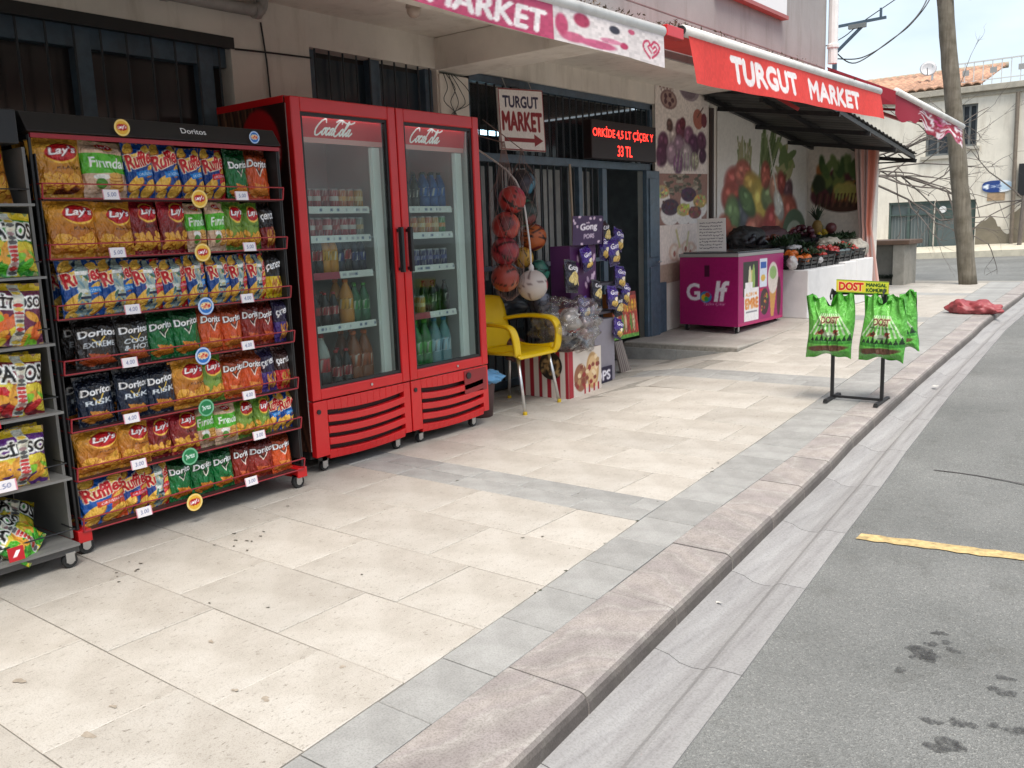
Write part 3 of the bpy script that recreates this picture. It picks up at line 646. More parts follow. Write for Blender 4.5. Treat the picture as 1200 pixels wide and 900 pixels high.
def d_dor(bg, word, chip='#d8832b', dark=False):
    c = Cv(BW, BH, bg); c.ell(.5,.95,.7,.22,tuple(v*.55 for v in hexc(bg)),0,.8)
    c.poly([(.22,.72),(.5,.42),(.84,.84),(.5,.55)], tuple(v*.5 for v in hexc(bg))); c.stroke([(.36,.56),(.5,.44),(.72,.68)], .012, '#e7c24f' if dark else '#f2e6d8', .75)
    c.text('Doritos', .06, 1.0, .62, .76, '#ffffff', .06, .1, .03, halo=tuple(v*.35 for v in hexc(bg)))
    if word:
        ws = word.split('|')
        for i, q in enumerate(ws): c.text(q, .14, .92, .42-.13*i, .52-.13*i, '#dfe6ea', .05, .1, .02)
    for x, y, s, a in [(.45,.2,.26,.3),(.7,.16,.22,-.4),(.3,.14,.22,.9)]:
        pts = [(x+s*math.cos(a+t)*1.2, y+s*.62*math.sin(a+t)) for t in (0, 2.1, 4.2)]; c.poly([(p[0], p[1]-.015) for p in pts], tuple(v*.6 for v in hexc(chip))); c.poly(pts, chip)
    return c.rect(0,1,0,.05,bg).speck(.05)
def d_cer(bg, low, word='çerezza'):
    c = Cv(BW, BH, bg); c.rect(0,1,.0,.45,low); c.text('çereza', .08,.98,.58,.74,'#ffffff',.08,.08,.02); r = random.Random(9)
    for _ in range(14): c.ell(r.uniform(.3,.95), r.uniform(.1,.4), .1, .05, r.choice(['#b9772c','#e2b25a','#8a4a1c']), r.uniform(-1,1))
    return c.speck(.05)
def d_pat(bg, low, word, tc='#111'):
    c = Cv(BW, BH, bg); r = random.Random(len(word)+3)
    for _ in range(22): c.ell(r.uniform(0,1), r.uniform(.02,.5), .16, .07, r.choice([low,'#d9c53a','#7fbf2f','#e2a13a']), r.uniform(-1,1))
    c.rect(0,1,.88,1,'#e0c02a'); c.text(word, .04,.98,.56,.82,tc,.05,0,.03,halo='#f4f4ee',hw=2)
    c.poly([(.42,.02),(.6,.02),(.62,.98),(.44,.98)], '#cfd3c4')
    for k in range(14): c.ell(.52, .06+.065*k, .08, .03, r.choice(['#b33','#e8e2d0','#a88','#d6b54a','#555']), 0)
    return c.speck(.06)
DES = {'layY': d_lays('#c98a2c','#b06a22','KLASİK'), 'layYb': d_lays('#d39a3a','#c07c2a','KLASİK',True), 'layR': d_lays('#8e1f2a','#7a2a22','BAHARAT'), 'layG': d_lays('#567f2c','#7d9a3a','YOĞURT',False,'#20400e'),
 'fir': d_firin(), 'rufB': d_ruff('#15458f','#1d7fd0'), 'rufR': d_ruff('#1b3f86','#d0202a',False,'#c41f2b'), 'rufP': d_ruff('#174a94','#1d7fd0',True), 'rufQ': d_ruff('#1a3e84','#d0202a',True,'#c8202c'), 'rufO': d_ruff('#1c57a8','#c8402a',False,'#d0552a'),
 'dorG': d_dor('#0f6a33',None), 'dorO': d_dor('#d0521f',None,'#e08a3a'), 'dorR': d_dor('#8f2a1e',None,'#c85a2a'), 'dorX': d_dor('#2b2523','EXTREME','#a8481e',True), 'dorC': d_dor('#35332f','COOL|& HOT','#b35a2a',True), 'dorN': d_dor('#182338','RISK','#c9832f',True),
 'cerD': d_cer('#221c1c','#7d1f22'), 'cerY': d_cer('#1f1b1a','#d8b81f'), 'cerP': d_cer('#2c2440','#46307a'), 'cerR': d_cer('#3b2320','#c3222a'),
 'patG': d_pat('#2f8a2c','#4fb02c','PATOS'), 'patO': d_pat('#6a2b4a','#d9652a','ÇİTOSO','#1a1014'), 'patC': d_pat('#6d1822','#c2262c','PATOS'), 'patL': d_pat('#7ab82f','#b6d83a','PATOS'), 'cip': d_pat('#5a2a78','#e2a030','CİPSO'), 'patY': d_pat('#d8b52a','#e0902a','PATOS')}
COLNAME = {'layY':'yellow','layYb':'large yellow','layR':'dark red','layG':'olive green','fir':'green and beige','rufB':'blue','rufR':'blue and red','rufP':'blue striped','rufQ':'red and blue striped','rufO':'orange and blue','dorG':'green','dorO':'orange','dorR':'brick red','dorX':'black and brown','dorC':'black','dorN':'navy','cerD':'dark maroon','cerY':'black and yellow','cerP':'purple','cerR':'dark and red','patG':'green and yellow','patO':'purple and orange','patC':'maroon','patL':'lime green','cip':'violet and yellow','patY':'yellow'}
def bag_mesh(key, seed):
    r = random.Random(seed); cv = DES[key]; mb = MB(); ph = [r.uniform(0, 6.28) for _ in range(10)]; lean = r.uniform(-.03, .03)
    def front(sgn):
        def fn(u, v):
            x = u-.5; pinch = 1-.07*math.sin(math.pi*v)**1.5
            e = max(0., 1-(2*abs(x))**2.6)**.62; q = max(0., min((v-.045)/.20, (.955-v)/.17, 1)); q = q*q*(3-2*q) if q < 1 else 1
            q2 = max(0., min(v/.045, (1-v)/.045, 1))
            d = e*(.035*q2+q*.9)
            wr = .10*math.sin(9*x+7*v+ph[0])*math.sin(4*v*math.pi+ph[1])+.07*math.sin(17*x-11*v+ph[2])+.06*math.sin(7*x+23*v+ph[8])+.05*math.sin(26*x+ph[3])*(1-q)
            wr += .10*abs(math.sin(6*x+9*v+ph[9]))-.05+.09*math.exp(-((v-.83-.1*math.sin(3*x+ph[4]))/.04)**2)-.08*math.exp(-((v-.17-.08*math.sin(4*x+ph[5]))/.035)**2)
            y = -sgn*(d*(1+wr)*.5+.012*math.sin(30*x+ph[6])*(1-q))
            z = v+.012*math.sin(5*x+ph[7])*(v > .5)+lean*x*v
            return (x*pinch, y, z)
        return fn
    mb.grid(front(1), BW-1, BH-1, cv)
    back = Cv(12, 12, tuple(cv.a.mean((0,1))*.9)); mb.grid(front(-1), 14, 16, back)
    return mb.mesh('crisp_bag', M_film, True)
BAGM = {}
def bag(key, loc, w_, h, d, yaw=0, tilt=0, roll=0, label='', group='', cat='crisp bag', name='crisp_bag', seed=0):
    k = (key, seed % 3)
    if k not in BAGM: BAGM[k] = bag_mesh(key, (sum(map(ord, key))*7+seed % 3*31))
    o = put(name, BAGM[k]); o.location = loc; o.scale = (w_, d, h)
    # bag faces +X: local -Y -> world +X, local +X -> world +Y
    o.rotation_euler = (Matrix.Rotation(math.pi/2+yaw, 3, 'Z') @ Matrix.Rotation(tilt, 3, 'X') @ Matrix.Rotation(roll, 3, 'Y')).to_euler()
    return tag(o, label, cat, group)

# ------------------------------------------------------------------ red crisp rack
FX = -3.75; RY0, RY1 = 1.72, 2.94
rack = thing('crisp_rack', 'tall red wire crisp rack with black header on casters beside the cooler', 'display rack', (-4.0, 2.33, 0))
MB().box(-4.28, -4.26, RY0+.01, RY1-.01, .12, 1.80).obj('back_panel', M_black, rack)
for y in (RY0, RY1):
    fr = MB()
    for x in (-4.27, FX-.03): fr.tube([(x, y, .1), (x, y, 1.775)], .007, 8)
    for z in (.115, 1.765): fr.bar((-4.27, y, z), (FX-.03, y, z), .018)
    fr.obj('side_frame', M_black, rack)
MB().bar((FX-.02, RY0, 1.772), (FX-.02, RY1, 1.772), .016, .018).obj('top_rail', M_rackred, rack)
MB().box(-4.25, -3.77, RY0+.012, RY0+.016, .16, 1.70).obj('side_panel', mat('rack_side', (.03,.028,.028), .4), rack)
MB().box(-4.25, -3.77, RY1-.016, RY1-.012, .16, 1.76).obj('side_panel', MATS['rack_side'], rack)
hd = MB().hexa([(-4.2,RY0-.02,1.786),(FX+.005,RY0-.02,1.786),(FX+.005,RY1+.0,1.786),(-4.2,RY1,1.786),(-4.2,RY0-.02,1.90),(FX-.05,RY0-.02,1.868),(FX-.05,RY1,1.868),(-4.2,RY1,1.90)]).obj('header', M_black, rack, bevel=.004)
M_print = mat('printed_card', (1,1,1), .5, attr=True, spec=.4)
def badge(y, z, r, cv, parent, x=None, nm='badge'):
    mb = MB(); n = 26
    vs = []; fs = []; cl = []
    for j in range(9):
        for k in range(n):
            a = 2*math.pi*k/n; q = r*j/8; vs.append(((FX+.012) if x is None else x, y+q*math.cos(a), z+q*math.sin(a))); cl.append(cv.at(.5+.5*j/8*math.cos(a), .5+.5*j/8*math.sin(a)))
    for j in range(8):
        for k in range(n): fs.append((j*n+k, j*n+(k+1)%n, (j+1)*n+(k+1)%n, (j+1)*n+k))
    mb.add(vs, fs, cl); return mb.obj(nm, M_print, parent)
def cv_round(bg, ring, word, wc, band=None):
    c = Cv(44, 44, bg); c.ell(.5,.5,.5,.5,ring,0,.02); c.ell(.5,.5,.42,.42,bg,0,.03)
    if band: c.ell(.5,.52,.36,.2,band)
    c.text(word,.2,.8,.4,.64,wc,.08,.1,.03); return c
RB = {'lay': cv_round('#e8b53a','#f4dc90','Lay\'s','#fff','#b5121d'), 'ruf': cv_round('#2a6fc0','#cfe0f2','Ruffles','#c2121f','#f2d9a0'), 'dor': cv_round('#1f7a48','#7fc09a','Doritos','#fff')}
badge(2.10, 1.822, .036, RB['lay'], hd, FX+.008); badge(2.78, 1.82, .03, RB['ruf'], hd, FX+.008)
text_obj('lettering', 'Doritos', (FX-.02, 2.40, 1.817), (0,1,0), (-.45,0,.89), .028, .13, mat('white_print', (.8,.8,.8), .5), hd, .004)
ZR = [1.526, 1.28, 1.03, .798, .55, .336, .112]
def price(parent, y, z, s, x=FX+.014, w_=.075, h=.042, red=False):
    c = Cv(30, 18, '#b8202a' if red else '#efe9ea'); c.text(s, .25,.8,.3,.72,'#ffffff' if red else '#5a6490',.05,.15,0)
    if not red: c.rect(0,.05,0,1,'#d98a9a'); c.rect(.95,1,0,1,'#d98a9a')
    return panel(MB(), (x,y,z), (x,y+w_,z), (x-.008,y+w_,z+h), (x-.008,y,z+h), c, .002).obj('price_tag', M_print, parent)
PR = [('5.00',[1.98,2.64]),('5.00',[1.98,2.66]),('4.00',[2.02,2.62]),('4.00',[1.98,2.6]),('4.00',[1.96,2.58]),('3.00',[1.97,2.62]),('3.00',[1.97,2.55])]
RD = [(2.43,'lay'),(2.42,'lay'),(2.41,'ruf'),(2.37,'ruf'),(2.36,'dor'),(2.25,'dor'),(2.25,'lay')]
for i, z in enumerate(ZR):
    sh = MB().box(-4.25, FX-.012, RY0+.018, RY1-.018, z-.012, z-.004).obj('shelf', mat('shelf_tray', (.05,.02,.02), .5), rack)
    mb = MB()
    for zz, xx in ((z-.004, FX), (z+.055, FX+.012)): mb.tube([(-3.95, RY0+.012, zz), (xx, RY0+.012, zz), (xx, RY1-.012, zz), (-3.95, RY1-.012, zz)], .0032, 6)
    for k in range(2): mb.tube([(FX, RY0+.012+k*(RY1-RY0-.024), z-.004), (FX+.012, RY0+.012+k*(RY1-RY0-.024), z+.055)], .004, 6)
    mb.obj('wire_rail', M_rackred, sh)
    for k, y in enumerate(PR[i][1]): price(sh, y, z-.008, PR[i][0])
    badge(RD[i][0], z-.004, .042, RB[RD[i][1]], sh, FX+.03, 'round_tag')
for ya in (RY0-.012, RY1-.05): MB().box(-4.25, FX-.005, ya, ya+.062, .06, .115).obj('base_rail', M_red, rack, bevel=.004)
def caster(parent, x, y, z0=0, r=.036, top=.095):
    mb = MB(); mb.lathe([(r*.55,-.014),(r*.92,-.014),(r,-.008),(r,.008),(r*.92,.014),(r*.55,.014)], (x, y, z0+r), 16, axis='x'); c = mb.obj('caster', M_rubber, parent, smooth=False)
    mb = MB(); mb.lathe([(.003,-.016),(r*.5,-.016),(r*.5,.016),(.003,.016)], (x, y, z0+r), 12, axis='x'); mb.box(x-.021, x-.017, y-.02, y+.016, z0+r-.005, z0+top); mb.box(x+.017, x+.021, y-.02, y+.016, z0+r-.005, z0+top); mb.box(x-.021, x+.021, y-.02, y+.02, z0+r*2+.004, z0+top)
    mb.obj('fork', M_steel, c); return c
for x in (FX-.04, -4.2):
    for y in (RY0+.03, RY1-.03): caster(rack, x, y, 0, .036, .062)
# bags: pixel spans in the photograph were converted to metres along the rack once, offline
ROWS = [[('layYb',1.735,1.94),('fir',1.94,2.135),('rufB',2.135,2.26),('rufB',2.26,2.405),('rufB',2.405,2.52),('rufR',2.52,2.64),('dorG',2.64,2.765),('dorO',2.765,2.90)],
 [('layY',1.76,1.97),('layY',1.965,2.14),('layR',2.135,2.275),('layR',2.27,2.41),('fir',2.405,2.51),('fir',2.51,2.61),('layG',2.605,2.72),('layG',2.715,2.82),('cerD',2.82,2.91)],
 [('rufP',1.79,1.97),('rufP',1.965,2.125),('rufQ',2.12,2.27),('rufQ',2.25,2.385),('rufP',2.38,2.49),('rufP',2.49,2.615),('rufQ',2.61,2.715),('rufQ',2.71,2.82),('cerY',2.815,2.925)],
 [('dorX',1.82,2.0),('dorC',2.0,2.155),('dorG',2.155,2.29),('dorG',2.285,2.42),('dorO',2.415,2.55),('dorO',2.545,2.66),('dorR',2.655,2.765),('dorR',2.765,2.855),('cerP',2.85,2.93)],
 [('dorN',1.80,1.96),('dorN',1.98,2.13),('dorN',2.12,2.26),('layY',2.25,2.42),('layG',2.385,2.53),('dorO',2.52,2.65),('dorO',2.63,2.755),('cerP',2.75,2.84),('cerR',2.835,2.93)],
 [('layY',1.77,1.965),('layY',1.955,2.10),('layR',2.09,2.215),('layR',2.215,2.36),('fir',2.345,2.465),('fir',2.45,2.575),('layG',2.565,2.69),('layG',2.68,2.775),('rufB',2.76,2.85),('rufB',2.84,2.93)],
 [('rufO',1.76,1.96),('rufR',1.94,2.075),('rufQ',2.065,2.19),('dorG',2.18,2.305),('dorG',2.295,2.42),('dorG',2.42,2.53),('dorR',2.53,2.63),('dorR',2.625,2.78),('dorO',2.77,2.90)]]
HR = [.246, .238, .232, .228, .226, .202, .212]; br = random.Random(77)
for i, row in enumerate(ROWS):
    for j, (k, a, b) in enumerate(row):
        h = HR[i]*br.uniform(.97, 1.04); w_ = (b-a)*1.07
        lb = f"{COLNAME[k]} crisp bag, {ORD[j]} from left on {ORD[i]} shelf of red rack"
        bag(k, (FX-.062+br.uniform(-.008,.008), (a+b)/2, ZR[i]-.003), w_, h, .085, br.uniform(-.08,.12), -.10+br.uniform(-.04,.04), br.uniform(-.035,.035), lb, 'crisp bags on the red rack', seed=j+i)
    for jj, (k, a, b) in enumerate(row[:8]):     # the bag standing behind each front bag
        lb = f"{COLNAME[k]} crisp bag standing behind the {ORD[jj]} bag on {ORD[i]} red rack shelf"
        bag(k, (FX-.165, (a+b)/2-.012, ZR[i]-.003), (b-a)*1.04, HR[i]*1.0, .08, 0, -.12, br.uniform(-.04,.04), lb, 'crisp bags standing behind the front ones', seed=jj+1)

# ------------------------------------------------------------------ grey shelf rack at the left edge
rk = thing('shelf_rack', 'grey metal snack rack with wide shelves at the left edge', 'display rack', (-4.0, 1.1, 0))
M_greym = mat('grey_shelf_metal', (.21,.205,.195), .45, var=.08, metal=.1)
LY1 = 1.685; LX = -3.68
MB().box(-4.25, -3.74, LY1-.016, LY1-.004, .10, 1.72).obj('side_panel', mat('rack_cheek', (.15,.145,.135), .5, var=.1), rk)
MB().box(-4.27, -4.25, .2, LY1-.02, .1, 1.85).obj('back_panel', M_black, rk)
MB().box(-4.2, -3.72, .2, LY1-.03, 1.73, 1.86).obj('header', M_black, rk, bevel=.004)
LZ = [1.50, 1.215, .945, .665, .385, .10]
for z in LZ:
    dx = 0 if z > 1.3 else .025
    sh = MB().hexa([(-4.24,.2,z-.012),(LX+dx,.2,z-.012),(LX+dx,LY1-.018,z-.012),(-4.24,LY1-.018,z-.012),(-4.24,.2,z-.002),(LX+dx,.2,z-.002),(LX+dx,LY1-.018,z-.002),(-4.24,LY1-.018,z-.002)]).obj('shelf', M_greym, rk)
    mb = MB(); mb.tube([(LX+dx-.03, .2, z+.055), (LX+dx-.03, LY1-.02, z+.055), (-3.8, LY1-.02, z+.055)], .003, 6); mb.obj('wire_rail', M_black, sh)
price(rk, 1.30, .925, '3.5', LX+.06, .11, .04, True); price(rk, 1.30, .645, '3.5', LX+.06, .11, .04, True); price(rk, 1.33, .395, '2.50', LX+.06, .11, .045); price(rk, 1.37, .115, '1', LX+.066, .06, .055, True)
mb = MB(); mb.bar((LX, .2, .075), (LX, LY1-.02, .075), .03); mb.bar((-4.2, .2, .075), (-4.2, LY1-.02, .075), .03); mb.bar((-4.2, LY1-.04, .075), (LX, LY1-.04, .075), .03); mb.obj('base_frame', mat('dark_steel', (.09,.09,.09), .4, metal=.5), rk)
caster(rk, LX-.0, LY1-.06, 0, .032, .06); caster(rk, -4.15, LY1-.06, 0, .032, .06)
LB = [(0,'layY',1.36,1.5,0,0,'yellow crisp bag on the top shelf of the grey rack, left edge'),(1,'patG',1.45,1.655,0,0,'green and yellow crisp bag on second shelf of the grey rack'),(1,'patG',1.24,1.44,0,0,'green crisp bag at the left edge on the second grey shelf'),
 (2,'patO',1.42,1.64,0,.1,'purple and orange crisp bag on third shelf of the grey rack'),(2,'patO',1.2,1.41,0,.0,'purple and orange bag at the left edge of the third grey shelf'),
 (3,'patL',1.25,1.42,0,-.15,'lime green crisp bag at the left edge of the fourth grey shelf'),(3,'patC',1.40,1.61,0,.1,'maroon crisp bag on fourth shelf of the grey rack'),
 (4,'rufP',1.22,1.37,0,-.05,'blue crisp bag on fifth shelf of the grey rack'),(4,'cip',1.375,1.595,0,.05,'violet and yellow crisp bag on fifth shelf of the grey rack')]
for r_, k, a, b, ti, ro, lb in LB: bag(k, (LX-.02, (a+b)/2, LZ[r_]), (b-a)*1.04, .25 if r_ < 4 else .23, .1, .05, -.1+ti, ro, lb, 'crisp bags on the grey rack', seed=r_)
for r_, (k, nm) in enumerate([('layY','yellow'),('patL','lime green'),('patC','maroon'),('patG','green'),('cip','violet')]):
    for q, y in enumerate((1.54, 1.34)): bag(k, (LX-.12, y, LZ[r_]), .2, .24 if r_ < 4 else .22, .09, .03, -.08, br.uniform(-.08,.08), f"{nm} crisp bag standing {['right','left'][q]} at the back of {ORD[r_]} grey shelf", 'crisp bags on the grey rack', seed=q+2)
for k, loc, yaw, ti, ro, lb in [('patG',(LX-.14,1.46,.125),.2,-.75,.5,'green crisp bag lying back on the bottom grey shelf, topmost'),('patL',(LX-.06,1.36,.105),-.2,-.9,.2,'lime green bag lying at the front of the bottom grey shelf'),('patG',(LX-.03,1.52,.10),.3,-.8,-.6,'green crisp bag tilted at the right end of the bottom grey shelf'),('patY',(LX-.02,1.2,.08),0,-.9,.9,'yellow crisp bag lying on the bottom grey shelf at left edge'),('patC',(LX-.15,1.28,.12),0,-.6,-.4,'dark bag lying behind others on the bottom grey shelf')]:
    bag(k, loc, .2, .23, .1, yaw, ti, ro, lb, 'crisp bags on the grey rack', seed=1)

# ------------------------------------------------------------------ double door drinks cooler
CY0, CY1, CM = 3.125, 4.665, 3.90; CX = -3.88; CB = -4.53; CT = 2.075
cool = thing('drinks_cooler', 'tall red double door drinks cooler with glass doors on casters', 'cooler', (-4.2, 3.9, 0))
M_in = mat('cooler_liner', (.66,.68,.67), .5); M_side = mat('cooler_side', (1,1,1), .35, attr=True)
# side with printed swirl and red disc
cs = Cv(60, 150, '#2a1512'); rs = random.Random(8)
for k in range(26):
    x0 = .25+.7*k/26; pts = crom([(x0+.1, 0), (x0-.05+.1*math.sin(k), .3), (x0-.12, .6), (x0-.3, 1)], 6); cs.stroke(pts, .006+.006*rs.random(), ['#5b3a2a','#3a211a','#7a5a44','#1a0d0b'][k % 4], .42)
cs.ell(.62,.86,.30,.115,'#a8141b'); cs.text('Coca', .5,.9,.83,.875,'#e8d8d0',.05,.3,.01)
mb = MB(); panel(mb, (CB,CY0-.002,.13), (CX-.05,CY0-.002,.13), (CX-.05,CY0-.002,CT-.005), (CB,CY0-.002,CT-.005), cs, .006); mb.obj('side_panel', M_side, cool)
mb = MB()
mb.box(CB, CX-.052, CY0+.005, CY0+.035, .13, CT-.04); mb.box(CB, CX-.052, CY1-.035, CY1, .13, CT-.04); mb.box(CB, CB+.03, CY0+.035, CY1-.035, .13, CT-.04); mb.box(CB+.03, CX-.06, CY0+.035, CY1-.035, .13, .42)
mb.box(CB+.03, CX-.06, CM-.02, CM+.02, .42, CT-.04); mb.obj('cabinet', M_in, cool)
MB().box(CB-.002, CX-.051, CY0-.004, CY1+.004, CT-.039, CT).obj('top_panel', M_red, cool, bevel=.005)
MB().box(CB, CX-.051, CY1+.0005, CY1+.006, .1, CT-.04).obj('side_panel', M_red, cool)
mb = MB(); mb.box(CB+.02, CX-.06, CY0+.002, CY1-.002, .085, .128); mb.obj('plinth', M_black, cool)
# light box headers
def script_logo(c, x0, x1, y0, y1, col='#fff', w_=.045):
    asp = (c.W-1)/(c.H-1); S = lambda P: [(x0+(p[0]+.18*p[1])*(x1-x0), y0+p[1]*(y1-y0)) for p in crom(P, 5)]
    L = [[(.20,.82),(.15,1.0),(.06,.85),(.0,.45),(.03,.12),(.10,.08),(.17,.3)], [(.24,.5),(.20,.42),(.195,.2),(.22,.1),(.26,.25),(.25,.45),(.22,.5),(.28,.5)],
         [(.36,.45),(.33,.52),(.30,.38),(.30,.18),(.33,.1),(.37,.25)], [(.45,.45),(.41,.5),(.385,.3),(.39,.12),(.43,.2),(.45,.5),(.44,.2),(.47,.12),(.51,.35)],
         [(.485,.36),(.515,.36)], [(.46,.88),(.55,1.02),(.72,.86),(.86,.84),(.93,.95)], [(.62,.80),(.60,.98),(.53,.85),(.49,.45),(.52,.12),(.58,.08),(.64,.3)],
         [(.70,.5),(.66,.42),(.655,.2),(.68,.1),(.72,.25),(.71,.45),(.69,.5)], [(.74,.3),(.80,.8),(.78,.95),(.755,.7),(.75,.2),(.77,.1),(.81,.3)], [(.90,.45),(.86,.5),(.835,.3),(.84,.12),(.88,.2),(.90,.5),(.89,.2),(.92,.12),(.97,.3)]]
    for P in L: c.stroke(S(P), w_*(y1-y0)*1.5, col, asp)
for ya, yb_ in ((CY0+.05, CM-.03), (CM+.03, CY1-.05)):
    c = Cv(200, 48, '#c8141c'); c.rect(0,1,0,.2,'#d29a96'); script_logo(c, .24, .64, .26, .94, '#ffffff', .03)
    mb = MB(); panel(mb, (CX-.1,ya,1.845), (CX-.1,yb_,1.845), (CX-.08,yb_,1.985), (CX-.08,ya,1.985), c, .03); mb.obj('header_sign', mat('backlit_header', (1,1,1), .4, attr=True, emit=.12), cool)
    MB().tube([(CX-.075, ya+.03, 1.995), (CX-.075, yb_-.03, 1.995)], .009, 8).obj('light_tube', mat('cooler_light', (.85,.9,.95), .4, emit=4), cool)
# shelves, price strips
SZ = [1.5, 1.335, 1.125, .82]
for di, (ya, yb_) in enumerate(((CY0+.06, CM-.04), (CM+.04, CY1-.06))):
    for z in SZ:
        sh = MB().box(CB+.06, CX-.145, ya, yb_, z-.022, z-.015).obj('shelf', mat('wire_shelf', (.5,.5,.5), .4, metal=.5), cool)
        c = Cv(60, 6, '#f0f2ee'); rq = random.Random(int(z*100)+di)
        for q in range(16):
            x = rq.random(); c.rect(x, x+.03, .3, .75, rq.choice(['#6a7a9a','#b8b8c0','#fff']))
        if z == 1.125 and di == 0 or z == .82 and di == 1: c.rect(0,.55,0,1,'#b3485a')
        mb = MB(); panel(mb, (CX-.135,ya,z-.04), (CX-.135,yb_-.09,z-.04), (CX-.142,yb_-.09,z), (CX-.142,ya,z), c, .004); mb.obj('price_strip', M_print, sh)
    MB().box(CX-.13, CX-.10, yb_-.075, yb_-.015, .45, 1.84).obj('light_strip', mat('cooler_led_cover', (.70,.77,.75), .4, emit=.10), cool)
# doors
def b_glass(t, N, L, p):
    N.remove(p); o = N['Material Output']; tr = N.new('ShaderNodeBsdfTransparent'); tr.inputs[0].default_value = (.80,.85,.83,1); gl = N.new('ShaderNodeBsdfGlossy'); gl.inputs['Roughness'].default_value = .015
    f = N.new('ShaderNodeLayerWeight'); f.inputs['Blend'].default_value = .5; pw = N.new('ShaderNodeMath'); pw.operation = 'POWER'; pw.inputs[1].default_value = 5; L.new(f.outputs['Facing'], pw.inputs[0])
    ma = N.new('ShaderNodeMath'); ma.operation = 'MULTIPLY_ADD'; ma.inputs[1].default_value = .92; ma.inputs[2].default_value = .038; L.new(pw.outputs[0], ma.inputs[0]); m = N.new('ShaderNodeMixShader'); L.new(ma.outputs[0], m.inputs[0]); L.new(tr.outputs[0], m.inputs[1]); L.new(gl.outputs[0], m.inputs[2]); L.new(m.outputs[0], o.inputs['Surface'])
def mat_raw(name, build):
    m = bpy.data.materials.new(name); m.use_nodes = True; build(m.node_tree, m.node_tree.nodes, m.node_tree.links, m.node_tree.nodes['Principled BSDF']); MATS[name] = m; return m
M_glass = mat_raw('cooler_glass', b_glass)
for di, (ya, yb_) in enumerate(((CY0+.002, CM-.004), (CM+.004, CY1-.002))):
    z0, z1 = .425, 2.068; fw = .062
    mb = MB(); xa, xb = CX-.045, CX
    mb.box(xa, xb, ya, ya+fw, z0, z1); mb.box(xa, xb, yb_-fw, yb_, z0, z1); mb.box(xa, xb-.001, ya+fw, yb_-fw, z0, z0+.06); mb.box(xa, xb-.001, ya+fw, yb_-fw, z1-.075, z1)
    d = mb.obj('door', M_red, cool, bevel=.006)
    mb = MB(); g0, g1 = ya+fw, yb_-fw; gw = .018; mb.box(xa+.003, xb-.012, g0, g0+gw, z0+.06, z1-.075); mb.box(xa+.003, xb-.012, g1-gw, g1, z0+.06, z1-.075); mb.box(xa+.003, xb-.013, g0+gw, g1-gw, z0+.06, z0+.06+gw); mb.box(xa+.003, xb-.013, g0+gw, g1-gw, z1-.075-gw, z1-.075)
    mb.obj('gasket', M_black, d)
    MB().box(CX-.026, CX-.022, g0+.004, g1-.004, z0+.064, z1-.08).obj('glass', M_glass, d)
    hy = yb_-.035 if di == 0 else ya+.035
    mb = MB(); mb.bar((CX+.03, hy, 1.10), (CX+.03, hy, 1.37), .022, .03); mb.bar((CX-.002, hy, 1.12), (CX+.03, hy, 1.12), .02); mb.bar((CX-.002, hy, 1.35), (CX+.03, hy, 1.35), .02)
    mb.obj('handle', M_black, d, bevel=.004)
    MB().lathe([(.004,0),(.008,0),(.008,.006),(.004,.006)], (CX, (ya+yb_)/2+.06, .455), 10, axis='x').obj('lock', M_steel, d)
